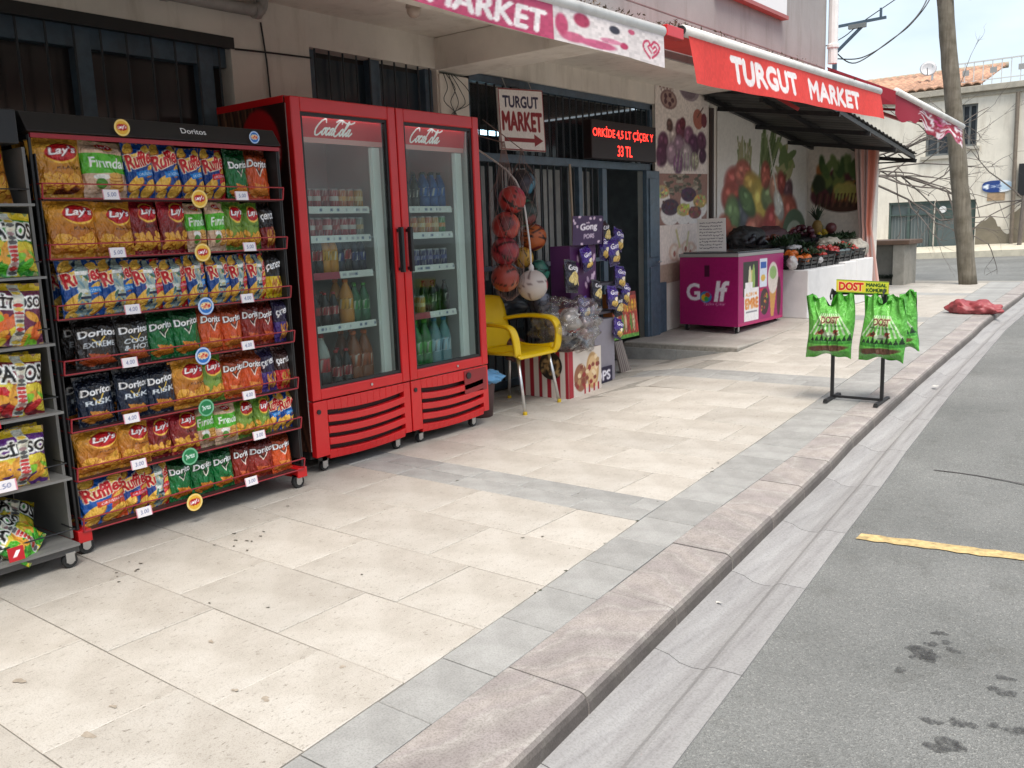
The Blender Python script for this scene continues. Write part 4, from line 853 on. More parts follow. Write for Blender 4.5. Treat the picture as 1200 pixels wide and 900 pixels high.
# lower grilles with bowed slats
for di, (ya, yb_) in enumerate(((CY0+.004, CM-.006), (CM+.006, CY1-.006))):
    gp = MB(); x0, x1 = CX-.045, CX-.004; ins = .10 if di == 0 else .09
    def bow(u): return -.030*(1-(2*u-1)**2)
    MB().box(x0-.02, x0+.004, ya+.02, yb_-.02, .09, .415).obj('grille_backing', mat('grille_dark', (.03,.008,.008), .6), cool)
    n = 12
    def strip(mb, y0, y1, za, zb, xf=x1, b=1.0):
        vs = []
        for i in range(n+1):
            u = i/n; y = y0+(y1-y0)*u; ug = (y-ya)/(yb_-ya); dz = bow(ug)*b
            vs += [(x0+.005,y,za+dz),(xf,y,za+dz),(xf,y,zb+dz),(x0+.005,y,zb+dz)]
        fs = [(0,1,2,3),(4*n,4*n+3,4*n+2,4*n+1)]
        for i in range(n):
            for k in range(4): fs.append((4*i+k, 4*i+4+k, 4*i+4+(k+1)%4, 4*i+(k+1)%4))
        mb.add(vs, fs)
    # top cap, end cheeks
    vs = []
    gm = MB(); gm.box(x0, x1, ya, ya+ins-.001, .10, .418); gm.box(x0, x1, yb_-.055, yb_, .10, .418)
    for i in range(n):
        u0, u1 = i/n, (i+1)/n; y0, y1 = ya+ins+(yb_-.055-ya-ins)*u0, ya+ins+(yb_-.055-ya-ins)*u1; f0, f1 = bow((y0-ya)/(yb_-ya)), bow((y1-ya)/(yb_-ya))
        gm.hexa([(x0,y0,.375+f0),(x1,y0,.375+f0),(x1,y1,.375+f1),(x0,y1,.375+f1),(x0,y0,.4175),(x1,y0,.4175),(x1,y1,.4175),(x0,y1,.4175)])
        gm.hexa([(x0,y0,.085+f0*.6),(x1-.006,y0,.085+f0*.6),(x1-.006,y1,.085+f1*.6),(x0,y1,.085+f1*.6),(x0,y0,.142+f0),(x1,y0,.142+f0),(x1,y1,.142+f1),(x0,y1,.142+f1)])
    g = gm.obj('grille', M_red, cool, bevel=.003)
    for k in range(3):
        mb = MB(); za = .172+.066*k; strip(mb, ya+ins+.0005, yb_-.0555, za, za+.040, x1+.004); mb.obj('slat', M_red, g, bevel=.004)
    if di == 1:
        MB().box(x1, x1+.004, yb_-.25, yb_-.02, .255, .408).obj('recess_plate', mat('deep_red', (.25,.015,.02), .4), g); MB().lathe([(.002,0),(.022,0),(.022,.008),(.002,.008)], (x1+.004, yb_-.21, .375), 14, axis='x').obj('socket', M_black, g)
    MB().lathe([(.002,0),(.014,0),(.014,.006),(.002,.006)], (x1, ya+.035, .36), 12, axis='x').obj('screw_cap', M_black, g)
for y in (CY0+.10, CM-.09, CM+.12, CY1-.12):
    caster(cool, CX-.07, y, 0, .028, .084); 
for y in (CY0+.1, CY1-.12): caster(cool, CB+.08, y, 0, .028, .084)

# ------------------------------------------------------------------ drinks in the cooler
M_drink = mat('drink_print', (1,1,1), .3, attr=True, spec=.5, coat=.2, rand=.06)
def can_mesh(c1, c2, slim=False):
    r = .031; h = .118; pr = [(.6*r,0),(.92*r,.004),(r,.012),(r,h*.4),(r,h*.41),(r,h*.62),(r,h*.63),(r,h-.014),(.84*r,h-.003),(.82*r,h),(.76*r,h-.004)]
    g = (.72,.72,.72); cl = [g,g,c1,c1,c2,c2,c1,c1,g,g,g]; mb = MB(); b0 = [hexc(x) if isinstance(x, str) else x for x in cl]; mb.lathe(pr, n=24, cols=b0)
    for i in range(len(pr)):
        for k in range(24):
            if 2 <= i <= 7 and (k*5+i*3) % 9 < 2: mb.c[i*24+k] = tuple(.35*a+.65*b for a, b in zip(b0[i], (.86,.84,.8)))
    return mb.mesh('drink_can', M_drink, True)
def bottle_mesh(liq, lab, cap, h, r, sh=None):
    sh = sh or liq
    pr = [(.7*r,0),(.95*r,.006),(r,.03),(r,h*.34),(r*.97,h*.345),(r*1.0,h*.36),(r*1.0,h*.56),(r*.97,h*.565),(r*.98,h*.6),(r*.9,h*.68),(r*.62,h*.8),(r*.36,h*.89),(r*.33,h*.93),(r*.40,h*.932),(r*.40,h*.995),(r*.3,h)]
    cl = [liq,liq,liq,liq,lab,lab,lab,lab,sh,sh,sh,sh,sh,cap,cap,cap]; mb = MB(); b0 = [hexc(x) for x in cl]; mb.lathe(pr, n=24, cols=b0)
    for i in range(4, 8):
        for k in range(24):
            q = (k*7+i*5) % 11; mb.c[i*24+k] = (.82,.80,.76) if q < 2 else tuple(v*.55 for v in b0[i]) if q > 8 else b0[i]
    return mb.mesh('drink_bottle', M_drink, True)
KIND = {'rc': ('red can', can_mesh('#a8161e','#d8c8c4')), 'rd': ('dark red can', can_mesh('#8a1418','#a83a34')), 'gc': ('golden can', can_mesh('#c08a3a','#e2c896')), 'oc': ('orange can', can_mesh('#c4622a','#e8a860')), 'nc': ('green and orange can', can_mesh('#3f8a3a','#d88a3a')), 'bc': ('navy can', can_mesh('#232a5a','#4a5290')), 'tc': ('beige can', can_mesh('#8f8878','#c8a878')), 'vc': ('violet blue can', can_mesh('#30306e','#7a78a8')),
 'cb': ('dark cola bottle', bottle_mesh('#1a0c0a','#a81a20','#a81a20',.24,.034)), 'ob': ('orange soda bottle', bottle_mesh('#d08a1c','#d8a02a','#d86a1a',.235,.036)), 'gb': ('green soda bottle', bottle_mesh('#2f6b45','#3f8f4a','#4a9a3a',.24,.036)), 'nb': ('dark blue bottle', bottle_mesh('#1a1f38','#2c3a7a','#22284a',.21,.033)),
 'kb': ('dark bottle', bottle_mesh('#15100e','#2a2422','#1a1a1a',.21,.03)), 'bb': ('bright blue bottle', bottle_mesh('#1c4f94','#2a62b4','#1a1a20',.235,.042)), 'wb': ('pale labelled bottle', bottle_mesh('#3a3a34','#d8d8c0','#222',.19,.03)), 'CB': ('large cola bottle with white shrink collar', bottle_mesh('#170c0a','#c8222a','#b01a20',.345,.052,'#b4b4ae')), 'OB': ('large orange soda bottle', bottle_mesh('#8a4a20','#a8501c','#c8601a',.335,.05)), 'GB': ('large green soda bottle', bottle_mesh('#2f7a3c','#4fb04a','#5ab03a',.345,.048)), 'WB': ('large clear water bottle', bottle_mesh('#6f98a0','#a8d0e0','#3a7ab8',.345,.048)), 'SB': ('small cola bottle', bottle_mesh('#1d0f0c','#b0262c','#b02a2a',.20,.03)), 'Ob': ('tall orange juice bottle', bottle_mesh('#c8832a','#d89a2a','#c86a1a',.27,.045))}
STK = [[(1.5,'rc rc rc rc rd rc oc oc gc'),(1.335,'rd rc rc rd rc rd rc rc tc'),(1.125,'nb cb cb cb ob ob nb cb nb nb'),(.82,'SB SB SB SB SB Ob gb gb'),(.428,'CB CB CB cb cb OB OB')],
       [(1.5,'wb kb kb kb bb bb bb'),(1.335,'bc bc gc oc gc oc gc nc'),(1.125,'vc bc vc vc bc vc bc bc'),(.82,'tc tc gc kb kb'),(.428,'OB GB GB GB WB WB')]]
for di, (ya, yb_) in enumerate(((CY0+.075, CM-.13), (CM+.075, CY1-.16))):
    for si, (z, s) in enumerate(STK[di]):
        ks = s.split(); n = len(ks); zz = z-.0145 if z > .45 else .4215
        for rowx in range(2):
            for j, k in enumerate(ks):
                y = ya+.03+(yb_-ya-.06)*(j/(n-1)); nm, me = KIND[k]
                o = put('drink_can' if 'can' in nm else 'drink_bottle', me); o.location = (CX-.205-rowx*(.11 if k.isupper() else .08)+br.uniform(-.006,.006)-(.02 if k.isupper() else 0), y, zz); o.rotation_euler[2] = br.uniform(0,6.28)
                side = 'left' if di == 0 else 'right'
                lb = (f"{nm}, {ORD[j]} from left on {ORD[si]} shelf behind {side} door" if rowx == 0 else f"{nm} behind the {ORD[j]} drink on {ORD[si]} shelf, {side} door")
                tag(o, lb, 'can' if 'can' in nm else 'bottle', f'drinks behind the {side} cooler door')

# ------------------------------------------------------------------ signs on the front
M_sign = mat('sign_sheet', (.66,.62,.58), .5, var=.1, vscale=10, dirt=.2)
M_banner0 = mat('sign_print', (1,1,1), .5, attr=True, spec=.4)
sg = thing('arrow_sign', 'white hanging sign reading TURGUT MARKET with a red arrow', 'sign', (-4.55, 6.05, 1.97))
MB().hexa([(-4.57,5.745,1.968),(-4.55,5.745,1.968),(-4.55,6.36,1.975),(-4.57,6.36,1.975),(-4.57,5.725,2.445),(-4.55,5.725,2.445),(-4.55,6.33,2.48),(-4.57,6.33,2.48)]).obj('board', M_sign, sg, bevel=.004)
c = Cv(150, 120, '#e6dfda'); 
for q in ((0,1,0,.02),(0,1,.98,1),(0,.016,0,1),(.984,1,0,1)): c.rect(*q, '#8a2a2c')
c.text('TURGUT', .09,.88,.70,.88,'#2a2444',0,0,0,fat=1); c.text('MARKET', .06,.94,.33,.62,'#8a1c22',0,0,0,fat=2)
c.rect(.08,.76,.14,.21,'#8a1c22'); c.poly([(.74,.07),(.95,.175),(.74,.28)], '#8a1c22')
mb = MB(); panel(mb, (-4.549,5.747,1.970), (-4.549,6.358,1.977), (-4.549,6.328,2.478), (-4.549,5.727,2.443), c.speck(.03,3), .0008); mb.obj('face', M_banner0, sg)
mb = MB()
for y in (5.85, 6.2): mb.tube([(-4.56,y,2.45),(-4.6,y,2.54)], .004, 5)
mb.obj('hook', M_steel, sg)
led = thing('led_sign', 'black running text display with glowing red letters over the doorway', 'sign', (-4.55, 7.65, 1.93))
MB().box(-4.62, -4.53, 7.05, 8.25, 1.955, 2.30).obj('case', mat('led_case', (.018,.008,.008), .5), led, bevel=.006)
M_led = mat('led_red', (1,.03,.02), .5, emit=2.6)
text_obj('lettering', 'ORKİDE 4,5 LT ÇİÇEK Y', (-4.529,7.07,2.135), (0,1,0), (0,0,1), .115, 1.12, M_led, led, .001, .008); text_obj('lettering', '33 TL', (-4.529,7.5,1.985), (0,1,0), (0,0,1), .10, .27, M_led, led, .001, .008)

# ------------------------------------------------------------------ posters on the pillar
M_banner = mat('printed_banner', (1,1,1), .55, attr=True, spec=.3)
pr_ = random.Random(31)
c = Cv(100, 96, '#e2d6cd')
for k in range(9): c.ell(.06+.03*k, .93-.03*(k%2), .012, .12, '#8c6a62', .15)
c.ell(.62,.90,.2,.13,'#9a8a90'); c.ell(.6,.88,.15,.09,'#7c6a74'); c.ell(.24,.73,.15,.095,'#8a6a66'); c.ell(.24,.73,.12,.075,'#a88a80')
for k in range(5): c.ell(.24+.07*math.cos(k*1.25), .73+.045*math.sin(k*1.25), .03, .025, '#5c3a40')
c.ell(.8,.6,.1,.11,'#b06a58',.3); c.stroke([(.78,.62),(.9,.74)], .008, '#6a4a44'); c.ell(.92,.6,.06,.08,'#7a3a44')
for x, y, s, col in [(.14,.30,.1,'#6e3a56'),(.12,.18,.11,'#5e2c4a'),(.34,.36,.1,'#c4b2ac'),(.46,.45,.1,'#7a3e52'),(.5,.52,.06,'#6a2a34'),(.62,.40,.1,'#8a5a76'),(.72,.30,.12,'#5a3050'),(.88,.36,.1,'#6a3a56'),(.9,.2,.08,'#4a2440'),(.26,.48,.06,'#6a4a44'),(.44,.27,.12,'#9a7a8e'),(.58,.18,.13,'#b6a6aa'),(.74,.14,.09,'#a8a48a'),(.3,.2,.11,'#a88a9a'),(.42,.10,.1,'#8a5a80')]:
    c.veg(x, y, s*.9, s*1.05, col, pr_.uniform(-.5,.5))
for k in range(12): c.stroke([(.4+.03*k, .22), (.36+.035*k, .03)], .006, '#7c5a78' if k % 2 else '#9aa08a')
po = thing('onion_poster', 'pale poster of purple onions and aubergines, topmost on the shop pillar', 'poster', (WX, 9.05, 1.88))
mb = MB(); panel(mb, (WX+.006,8.435,1.86), (WX+.006,9.66,1.885), (WX+.006,9.685,2.86), (WX+.006,8.455,2.93), c.mute(.08).speck(.05,2), .003); mb.obj('sheet', M_banner, po)
c = Cv(100, 54, '#9a6f60')
for k in range(60): c.ell(pr_.uniform(.15,.85), pr_.uniform(.6,.98), .05, .03, pr_.choice(['#7a7460','#a89a84','#5a5444','#8f7a66']), pr_.uniform(-1,1))
for x, y, s, col in [(.12,.58,.14,'#b8a66a'),(.27,.28,.18,'#4a3140'),(.62,.52,.16,'#4a2a44'),(.85,.38,.15,'#b39a52'),(.52,.22,.14,'#b2a258'),(.75,.16,.14,'#7a4a44')]:
    c.ell(x, y-.06, s, s*1.3, '#e2dad2', 0, .1); c.ell(x, y+.07, s*.92, s*.9, col, 0, .12)
    for k in range(22): c.ell(x+pr_.uniform(-.7,.7)*s, y+.07+pr_.uniform(-.6,.6)*s, .022, .04, tuple(v*pr_.uniform(.7,1.35) for v in np.clip(hexc(col),0,.72)), pr_.uniform(-1,1))
po = thing('olive_poster', 'poster of small bowls with olives, middle one on the shop pillar', 'poster', (WX, 9.0, 1.32))
mb = MB(); panel(mb, (WX+.009,8.43,1.32), (WX+.009,9.64,1.33), (WX+.009,9.66,1.885), (WX+.009,8.43,1.86), c.mute(.15).speck(.04,2), .003); mb.obj('sheet', M_banner, po)
c = Cv(84, 50, '#e4d6cc'); c.rect(0,1,0,.34,'#b09a8a')
for x, y, s in [(.38,.52,.12),(.55,.46,.14),(.75,.5,.13),(.88,.42,.11),(.64,.58,.09)]: c.ell(x, y, s, s*1.25, '#cfa890', 0, .3); c.ell(x, y, s*.75, s, '#e6d6c6', 0, .5); c.ell(x, y-.03, .03, .05, '#b06a5a')
c.stroke([(.5,.6),(.42,.9)], .02, '#c8bb8a'); c.stroke([(.66,.6),(.7,.85)], .02, '#cbbf95')
po = thing('garlic_poster', 'pale poster of garlic bulbs, lowest one on the shop pillar', 'poster', (WX, 9.0, .69))
mb = MB(); panel(mb, (WX+.012,8.46,.69), (WX+.012,9.45,.74), (WX+.012,9.5,1.335), (WX+.012,8.44,1.318), c.speck(.04,2), .003); mb.obj('sheet', M_banner, po)

# ------------------------------------------------------------------ balls in nets by the gate
M_ball = mat('ball_skin', (1,1,1), .42, attr=True, bump=.2, bscale=120)
def ball_cf(c1, c2, c3, seed):
    r = random.Random(seed); axs = [Vector((r.gauss(0,1), r.gauss(0,1), r.gauss(0,1))).normalized() for _ in range(7)]; c1, c2, c3 = map(hexc, (c1, c2, c3))
    def f(d):
        d = Vector(d)
        for k, a in enumerate(axs):
            q = d.dot(a)
            if q > .86: return c2 if k % 2 else c3
            if abs(q) < .045 and k < 3: return (.06,.05,.05)
        return c1
    return f
BL = [(5.41,1.555,.112,'#b83a34','#d8683a','#c83f5a','red and pink ball, topmost in the long net'),(5.62,1.685,.112,'#2a2630','#3a7a94','#3c3440','dark ball with a blue patch, highest of all balls'),(5.64,1.46,.112,'#2c3a34','#3c8a6a','#7a3a3a','green and dark ball below the highest ball'),(5.325,1.36,.115,'#b0403a','#c8523a','#7a3a3a','rusty orange ball, second in the long net'),(5.303,1.175,.115,'#a83a3e','#c05a4a','#8a2c3a','pinkish red ball, third in the long net'),(5.744,1.266,.115,'#c0602a','#d8a03a','#7a1f22','orange basketball beside the purple display'),(5.6,1.112,.09,'#c8952c','#d8a83a','#8a4a2a','small yellow ball below the basketball'),(5.80,.994,.10,'#2f6f60','#4a9a84','#1f3a3a','green ball with dark seams beside the display'),(5.291,.975,.115,'#a8483a','#c87a5a','#7a2a2a','faded red ball, lowest in the long net'),(5.72,.76,.10,'#4a4f5e','#7a7f90','#2f3340','grey blue ball, lowest of the balls, behind the chair')]
XB = -4.2
for i, (y, z, r, c1, c2, c3, lb) in enumerate(BL):
    mb = MB(); mb.ball((0,0,0), r*.93, 36, 24, cf=(lambda f: (lambda d: tuple(v*.88 for v in f(d))))(ball_cf(c1,c2,c3,i+5))); o = mb.obj('ball', M_ball, None, True); o.location = (XB-(.06 if i in (1,2,5,6,7) else 0), y, z); o.rotation_euler = (i*.7, i*1.3, i); tag(o, lb, 'ball', 'balls hanging by the gate')
o = MB(); o.ball((0,0,0), .118, 36, 24, cf=lambda d: hexc('#a8283a') if Vector(d).dot(Vector((.80,.60,-.02)).normalized()) > .93 else ((.42,.34,.33) if min(abs(d[0]+.4*d[1]), abs(d[2]-.3*d[0])) < .03 else (.74,.70,.67)))
o = o.obj('ball', M_ball, None, True); o.location = (XB+.1, 5.5, .905); tag(o, 'white ball with a red patch hanging in front', 'ball', 'balls hanging by the gate')
M_net = mat('net_cord', (.26,.17,.15), .7)
def net(name, label, x, y, prof, n=10, top=None):
    mb = MB()
    for k in range(n):
        for sgn in (1, -1):
            pts = [(x+r*1.04*math.cos(2*math.pi*k/n+sgn*j*.35), y+r*1.04*math.sin(2*math.pi*k/n+sgn*j*.35), z) for j, (z, r) in enumerate(prof)]; mb.tube(pts, .001, 4, False)
    if top: mb.tube([(x, y, prof[0][0]-.01), top], .004, 5)
    tag(mb.obj(name, M_net), label, 'net', 'ball nets')
net('ball_net', 'long reddish string net holding the left column of balls', XB, 5.33, [(1.98,.008),(1.85,.03),(1.7,.06),(1.6,.115),(1.5,.12),(1.38,.122),(1.26,.118),(1.15,.122),(1.04,.118),(.95,.12),(.86,.09),(.80,.02)], 12, (WX+.02, 5.3, 2.1))
net('ball_net', 'dark string net around the two upper right balls', XB-.06, 5.63, [(1.95,.005),(1.84,.03),(1.76,.10),(1.68,.116),(1.57,.11),(1.46,.116),(1.38,.1),(1.31,.01)], 10, (WX+.02, 5.62, 2.2))
mb = MB(); mb.tube(crom([(XB+.1,5.49,1.02),(XB+.09,5.48,1.3),(XB,5.46,1.7),(WX+.03,5.44,2.0)], 5), .007, 6); mb.ball((XB+.1,5.49,1.035), .022, 8, 6, (1,1,1.6)); tag(mb.obj('hanging_cord', mat('white_bag_film', (.6,.58,.56), .4)), 'thin pale cord holding the white ball', 'cord')
# broom stick leaning on the gate
tag(MB().tube([(WX+.03, 6.90, .02), (WX+.0, 6.86, 1.9)], .011, 7).obj('broom_stick', mat('pale_wood', (.42,.33,.24), .6)), 'thin pale wooden stick leaning against the gate bars', 'stick')

# ------------------------------------------------------------------ purple snack display with striped box
M_card = MATS['printed_card']
def purple(W, H, seed, word=True):
    c = Cv(W, H, '#3a2348'); r = random.Random(seed)
    for _ in range(W*H//90):
        x, y = r.random(), r.random(); c.ell(x, y, .05*40/W, .035*50/H, '#c9b2c4', r.uniform(-1,1), .2)
    return c
dp = thing('snack_display', 'purple cardboard snack display stand beside the gate bars', 'display', (-4.12, 6.42, 0))
Z0 = gz(-4.1, 6.4)
c = purple(50, 34, 3); c.rect(.18,.86,.28,.74,'#3a2348'); c.text('Gong', .24,.82,.45,.75,'#f2ecf0',.05,.05,.03); c.text('POPS', .36,.72,.22,.38,'#e2d2e0',.05,.05,.02)
mb = MB(); panel(mb, (-4.0,5.92,1.19), (-3.97,6.30,1.19), (-3.97,6.32,1.42), (-4.0,5.93,1.42), c, .006); mb.obj('header_card', M_card, dp)
c = purple(30, 34, 5); mb = MB(); panel(mb, (-3.968,6.325,1.17), (-4.16,6.62,1.17), (-4.16,6.62,1.4), (-3.968,6.325,1.41), c, .006); mb.obj('header_card', M_card, dp)
mb = MB(); mb.box(-4.3,-4.0,6.08,6.52,Z0,.56); mb.obj('body', mat('grey_card', (.24,.22,.25), .6, var=.1), dp, bevel=.004)
c = Cv(40, 60, '#4a2050'); r = random.Random(4)
for _ in range(16): c.ell(r.random(), r.random(), .06, .035, '#c6a8c0', r.uniform(-1,1), .2)
mb = MB(); panel(mb, (-4.04,5.93,.62), (-4.02,6.28,.62), (-4.02,6.28,1.185), (-4.04,5.93,1.185), c, .2); mb.obj('front_box', M_card, dp)
for z in (.62, .86): MB().box(-4.32,-4.03,6.3,6.66,z-.02,z).obj('shelf', mat('display_shelf', (.07,.06,.08), .5), dp)
c = Cv(30, 20, '#221a34'); c.text('OPS', .1,.9,.2,.8,'#e8e4ea',0,0,.03); mb = MB(); panel(mb, (-3.985,6.15,Z0+.005), (-3.985,6.45,Z0+.005), (-3.985,6.45,Z0+.15), (-3.985,6.15,Z0+.15), c, .004); mb.obj('foot_card', M_card, dp)
# foil packets on the display
DES['gong'] = (lambda c: (c.rect(0,1,.0,.4,'#2a2050'), [c.ell(.3+.15*k,.25,.16,.1,'#d8b25a',.5*k) for k in range(4)], c.text('Gong',.1,.9,.55,.8,'#f0e8f4',.05,.1,.03), c.ell(.6,.42,.2,.1,'#e8d8b8')) and c)(Cv(BW,BH,'#3a1f7a')).speck(.08)
DES['gongD'] = (lambda c: ([c.ell(.3+.12*k,.4+.1*(k%2),.2,.12,'#d8c07a',.5*k) for k in range(5)], c.text('Gong',.1,.9,.62,.84,'#e8e4ea',.05,.1,.03)) and c)(Cv(BW,BH,'#221f2a')).speck(.08)
COLNAME['gong'] = 'violet'; COLNAME['gongD'] = 'black'
for k, y, z, x, wd, h, ro, lb in [('gong',6.55,1.0,-4.0,.2,.24,-.1,'violet foil packet, upper right on the purple display'),('gong',6.62,.80,-4.0,.18,.2,.2,'violet foil packet, second down on the right of the display'),('gongD',5.86,.82,-3.98,.2,.26,.1,'black foil packet at the left of the purple display'),('gong',6.42,.64,-3.95,.17,.2,.1,'violet foil packet low on the purple display'),('gongD',6.6,.56,-4.0,.16,.18,-.1,'black foil packet at lower right of the display'),('gong',6.4,1.05,-4.02,.14,.22,.2,'narrow violet foil packet beside the header card'),('gong',6.5,.38,-3.96,.14,.18,.3,'violet foil packet hanging lowest on the display'),('gong',6.12,.98,-3.99,.16,.2,-.2,'violet foil packet stuck on the front of the purple box'),('gongD',6.2,.70,-3.97,.15,.2,.15,'black foil packet low on the purple box front'),('gong',6.0,.60,-3.95,.15,.18,-.1,'violet foil packet just above the clear bag'),('gong',6.68,1.12,-4.05,.16,.2,.25,'violet foil packet sticking out at the top right'),('gongD',6.48,1.18,-4.03,.14,.2,-.25,'black foil packet beside the upper header card'),('gong',6.72,.66,-4.02,.15,.2,.35,'violet foil packet leaning out beside the snack carton')]:
    bag(k, (x,y,z), wd, h, .08, .1, -.1, ro, lb, 'foil packets on the purple display', 'snack packet', 'snack_packet', 0)
# striped popcorn carton
bx = thing('popcorn_carton', 'red and white striped popcorn carton beside the yellow chair', 'carton', (-4.05, 5.85, 0))
c = Cv(60, 50, '#cfc4ba')
for k in range(6): c.rect(k/5.5+.03, k/5.5+.11, 0, 1, '#9a2430')
mb = MB(); z0 = gz(-3.9, 5.6); panel(mb, (-4.33,5.6,z0), (-3.86,5.6,z0), (-3.86,5.6,z0+.37), (-4.33,5.6,z0+.37), c, .004)
c2 = Cv(60, 50, '#c9beb4'); c2.rect(0,.12,0,1,'#9a2430'); c2.ell(.35,.4,.2,.3,'#8a5a40'); c2.ell(.72,.5,.2,.4,'#b08a5a'); c2.ell(.72,.5,.15,.32,'#caa87a')
for k in range(30): c2.ell(pr_.uniform(.2,.9), pr_.uniform(.15,.8), .05, .05, pr_.choice(['#d8c09a','#7a3a2c','#a8865a','#8a2a2a']), 0)
for k in range(4): c2.rect(.45+.14*k,.5+.14*k,0,.22,'#9a2430')
panel(mb, (-3.855,5.605,z0), (-3.855,6.07,z0), (-3.855,6.07,z0+.37), (-3.855,5.605,z0+.37), c2, .004); mb.box(-4.33,-3.86,5.606,6.07,z0+.002,z0+.365); mb.obj('box', M_card, bx, base=(.5,.42,.38))
c = Cv(40, 40, '#3a2f28'); c.ell(.5,.5,.5,.5,'#2a221c'); 
for k in range(40): c.ell(pr_.uniform(.1,.9), pr_.uniform(.1,.9), .07, .07, pr_.choice(['#8a6a44','#5a4430','#a88a5c']), 0)
badge(0, 0, .11, c, bx, 0, 'popcorn_emblem'); e_ = bpy.data.objects['popcorn_emblem']; e_.matrix_basis = Matrix.Translation((-4.02,5.592,.27)) @ Matrix.Rotation(-math.pi/2, 4, 'Z')
# clear bag of toys on top of the carton
def b_clear(t, N, L, p):
    N.remove(p); o = N['Material Output']; tr = N.new('ShaderNodeBsdfTransparent'); tr.inputs[0].default_value = (.9,.9,.9,1); gl = N.new('ShaderNodeBsdfGlossy'); gl.inputs['Roughness'].default_value = .12
    m = N.new('ShaderNodeMixShader'); f = N.new('ShaderNodeLayerWeight'); f.inputs['Blend'].default_value = .35; g = N.new('ShaderNodeTexCoord').outputs['Object']
    b = N.new('ShaderNodeBump'); b.inputs['Strength'].default_value = 1; b.inputs['Distance'].default_value = .03; L.new(_noise(N, L, g, 22, 4, .6), b.inputs['Height']); L.new(b.outputs[0], gl.inputs['Normal']); L.new(b.outputs[0], f.inputs['Normal'])
    L.new(f.outputs['Facing'], m.inputs[0]); L.new(tr.outputs[0], m.inputs[1]); L.new(gl.outputs[0], m.inputs[2]); L.new(m.outputs[0], o.inputs['Surface'])
M_clear = mat_raw('clear_film', b_clear)
def crumple(mb, c, rx, ry, rz, seed, amp=.14, nu=36, nv=24, cf=None):
    r = random.Random(seed); W = [(Vector((r.gauss(0,1),r.gauss(0,1),r.gauss(0,1)))*r.uniform(2,6), r.uniform(0,6.28)) for _ in range(9)]; b = len(mb.v)
    mb.ball((0,0,0), 1, nu, nv, cf=cf)
    for i in range(b, len(mb.v)):
        d = Vector(mb.v[i]); q = 1+amp*sum(abs(math.sin(w_.dot(d)+p)) for w_, p in W)/4.5-amp; mb.v[i] = (c[0]+d.x*rx*q, c[1]+d.y*ry*q, c[2]+d.z*rz*q)
    return mb
cb_ = thing('clear_bag', 'clear plastic bag of foil toys on top of the striped carton', 'bag', (-3.95, 5.85, .41))
crumple(MB(), (-3.98,5.8,.57), .20, .27, .19, 4, .6, 60, 40).obj('film', M_clear, cb_, True)
for i in range(16):
    cc = pr_.choice(['#b9b4b0','#c8c4c4','#b04a3a','#8a6a6a','#d0ccc8','#a83a2c','#7a6a70','#c0b8b8'])
    mb = MB(); crumple(mb, (-3.99+pr_.uniform(-.1,.1), 5.8+pr_.uniform(-.15,.15), .56+pr_.uniform(-.1,.1)), .06, .07, .05, i, .6, 14, 10); mb.obj('foil_toy', mat('foil_'+cc[1:], hx(cc), .25, metal=.35), cb_, True)
# hanging carton of snack sticks by the doorway
sk = thing('snack_carton', 'red and yellow carton of snack packets hung beside the doorway', 'carton', (-4.25, 7.05, .31))
c = Cv(50, 44, '#a8402c'); c.rect(0,1,0,.07,'#5f9a3a'); c.rect(0,1,.92,1,'#7a1f22')
for k in range(9):
    c.ell(.06+.11*k,.7,.045,.14,'#d8a82c' if k%2 else '#c8862a'); c.ell(.06+.11*k,.33,.05,.2,['#6a8a3a','#c8b08a','#b5382c'][k%3])
mb = MB(); panel(mb, (-4.2,6.84,.31), (-4.2,7.29,.31), (-4.22,7.26,.73), (-4.22,6.84,.73), c.speck(.2,2), .1); mb.obj('box', M_card, sk)
mb = MB(); c = Cv(20, 30, '#8a8078')
for k in range(5): c.rect(.1+.2*k,.18+.2*k,0,1,'#5a4a48')
panel(mb, (-4.15,6.88,gz(-4.1,7)), (-4.15,7.05,gz(-4.1,7)), (-4.2,6.98,.3), (-4.2,6.85,.3), c, .02); tag(mb.obj('paper_bundle', M_card), 'striped grey paper bundle standing under the snack carton', 'paper')
# dark low table behind the chair and bin with blue bag
tb = thing('low_table', 'dark low table holding toys behind the yellow chair', 'table', (-4.35, 5.9, 0))
MB().box(-4.62,-4.47,5.15,6.1,.60,.63).obj('table_top', M_black, tb, bevel=.004)
for x in (-4.61,-4.51):
    for y in (5.18,6.07): MB().box(x,x+.03,y-.015,y+.015,.0,.6).obj('leg', M_black, tb)
crumple(MB(), (-4.52,5.75,.70), .07, .2, .075, 9, .3).obj('toy_bag', mat('dark_toy_film', (.03,.04,.05), .3), tb, True)
crumple(MB(), (-4.54,5.35,.69), .06, .15, .06, 13, .3).obj('toy_bag', mat('grey_toy_film', (.10,.11,.13), .3), tb, True)
mb = MB(); crumple(mb, (-4.3,5.5,.40), .07, .11, .1, 19, .15, 26, 18, cf=lambda d: (.45,.28,.26) if (int(d[0]*9)+int(d[2]*9)) % 2 else (.2,.1,.1)); tag(mb.obj('chequered_bag', M_ball, None, True), 'small chequered reddish bag under the table behind the chair', 'bag')
bn = thing('waste_bin', 'small dark bin beside the cooler with a blue liner', 'bin', (-4.05, 4.85, 0))
mb = MB(); mb.lathe([(.09,0),(.115,.26),(.115,.27),(.10,.268),(.085,.02)], (-4.12,4.84,.002), 18); mb.obj('bucket', mat('dark_bucket', (.10,.05,.05), .5), bn, True)
crumple(MB(), (-4.10,4.86,.285), .13, .13, .05, 3, .45).obj('liner', mat('blue_film', (.12,.32,.55), .3), bn, True)

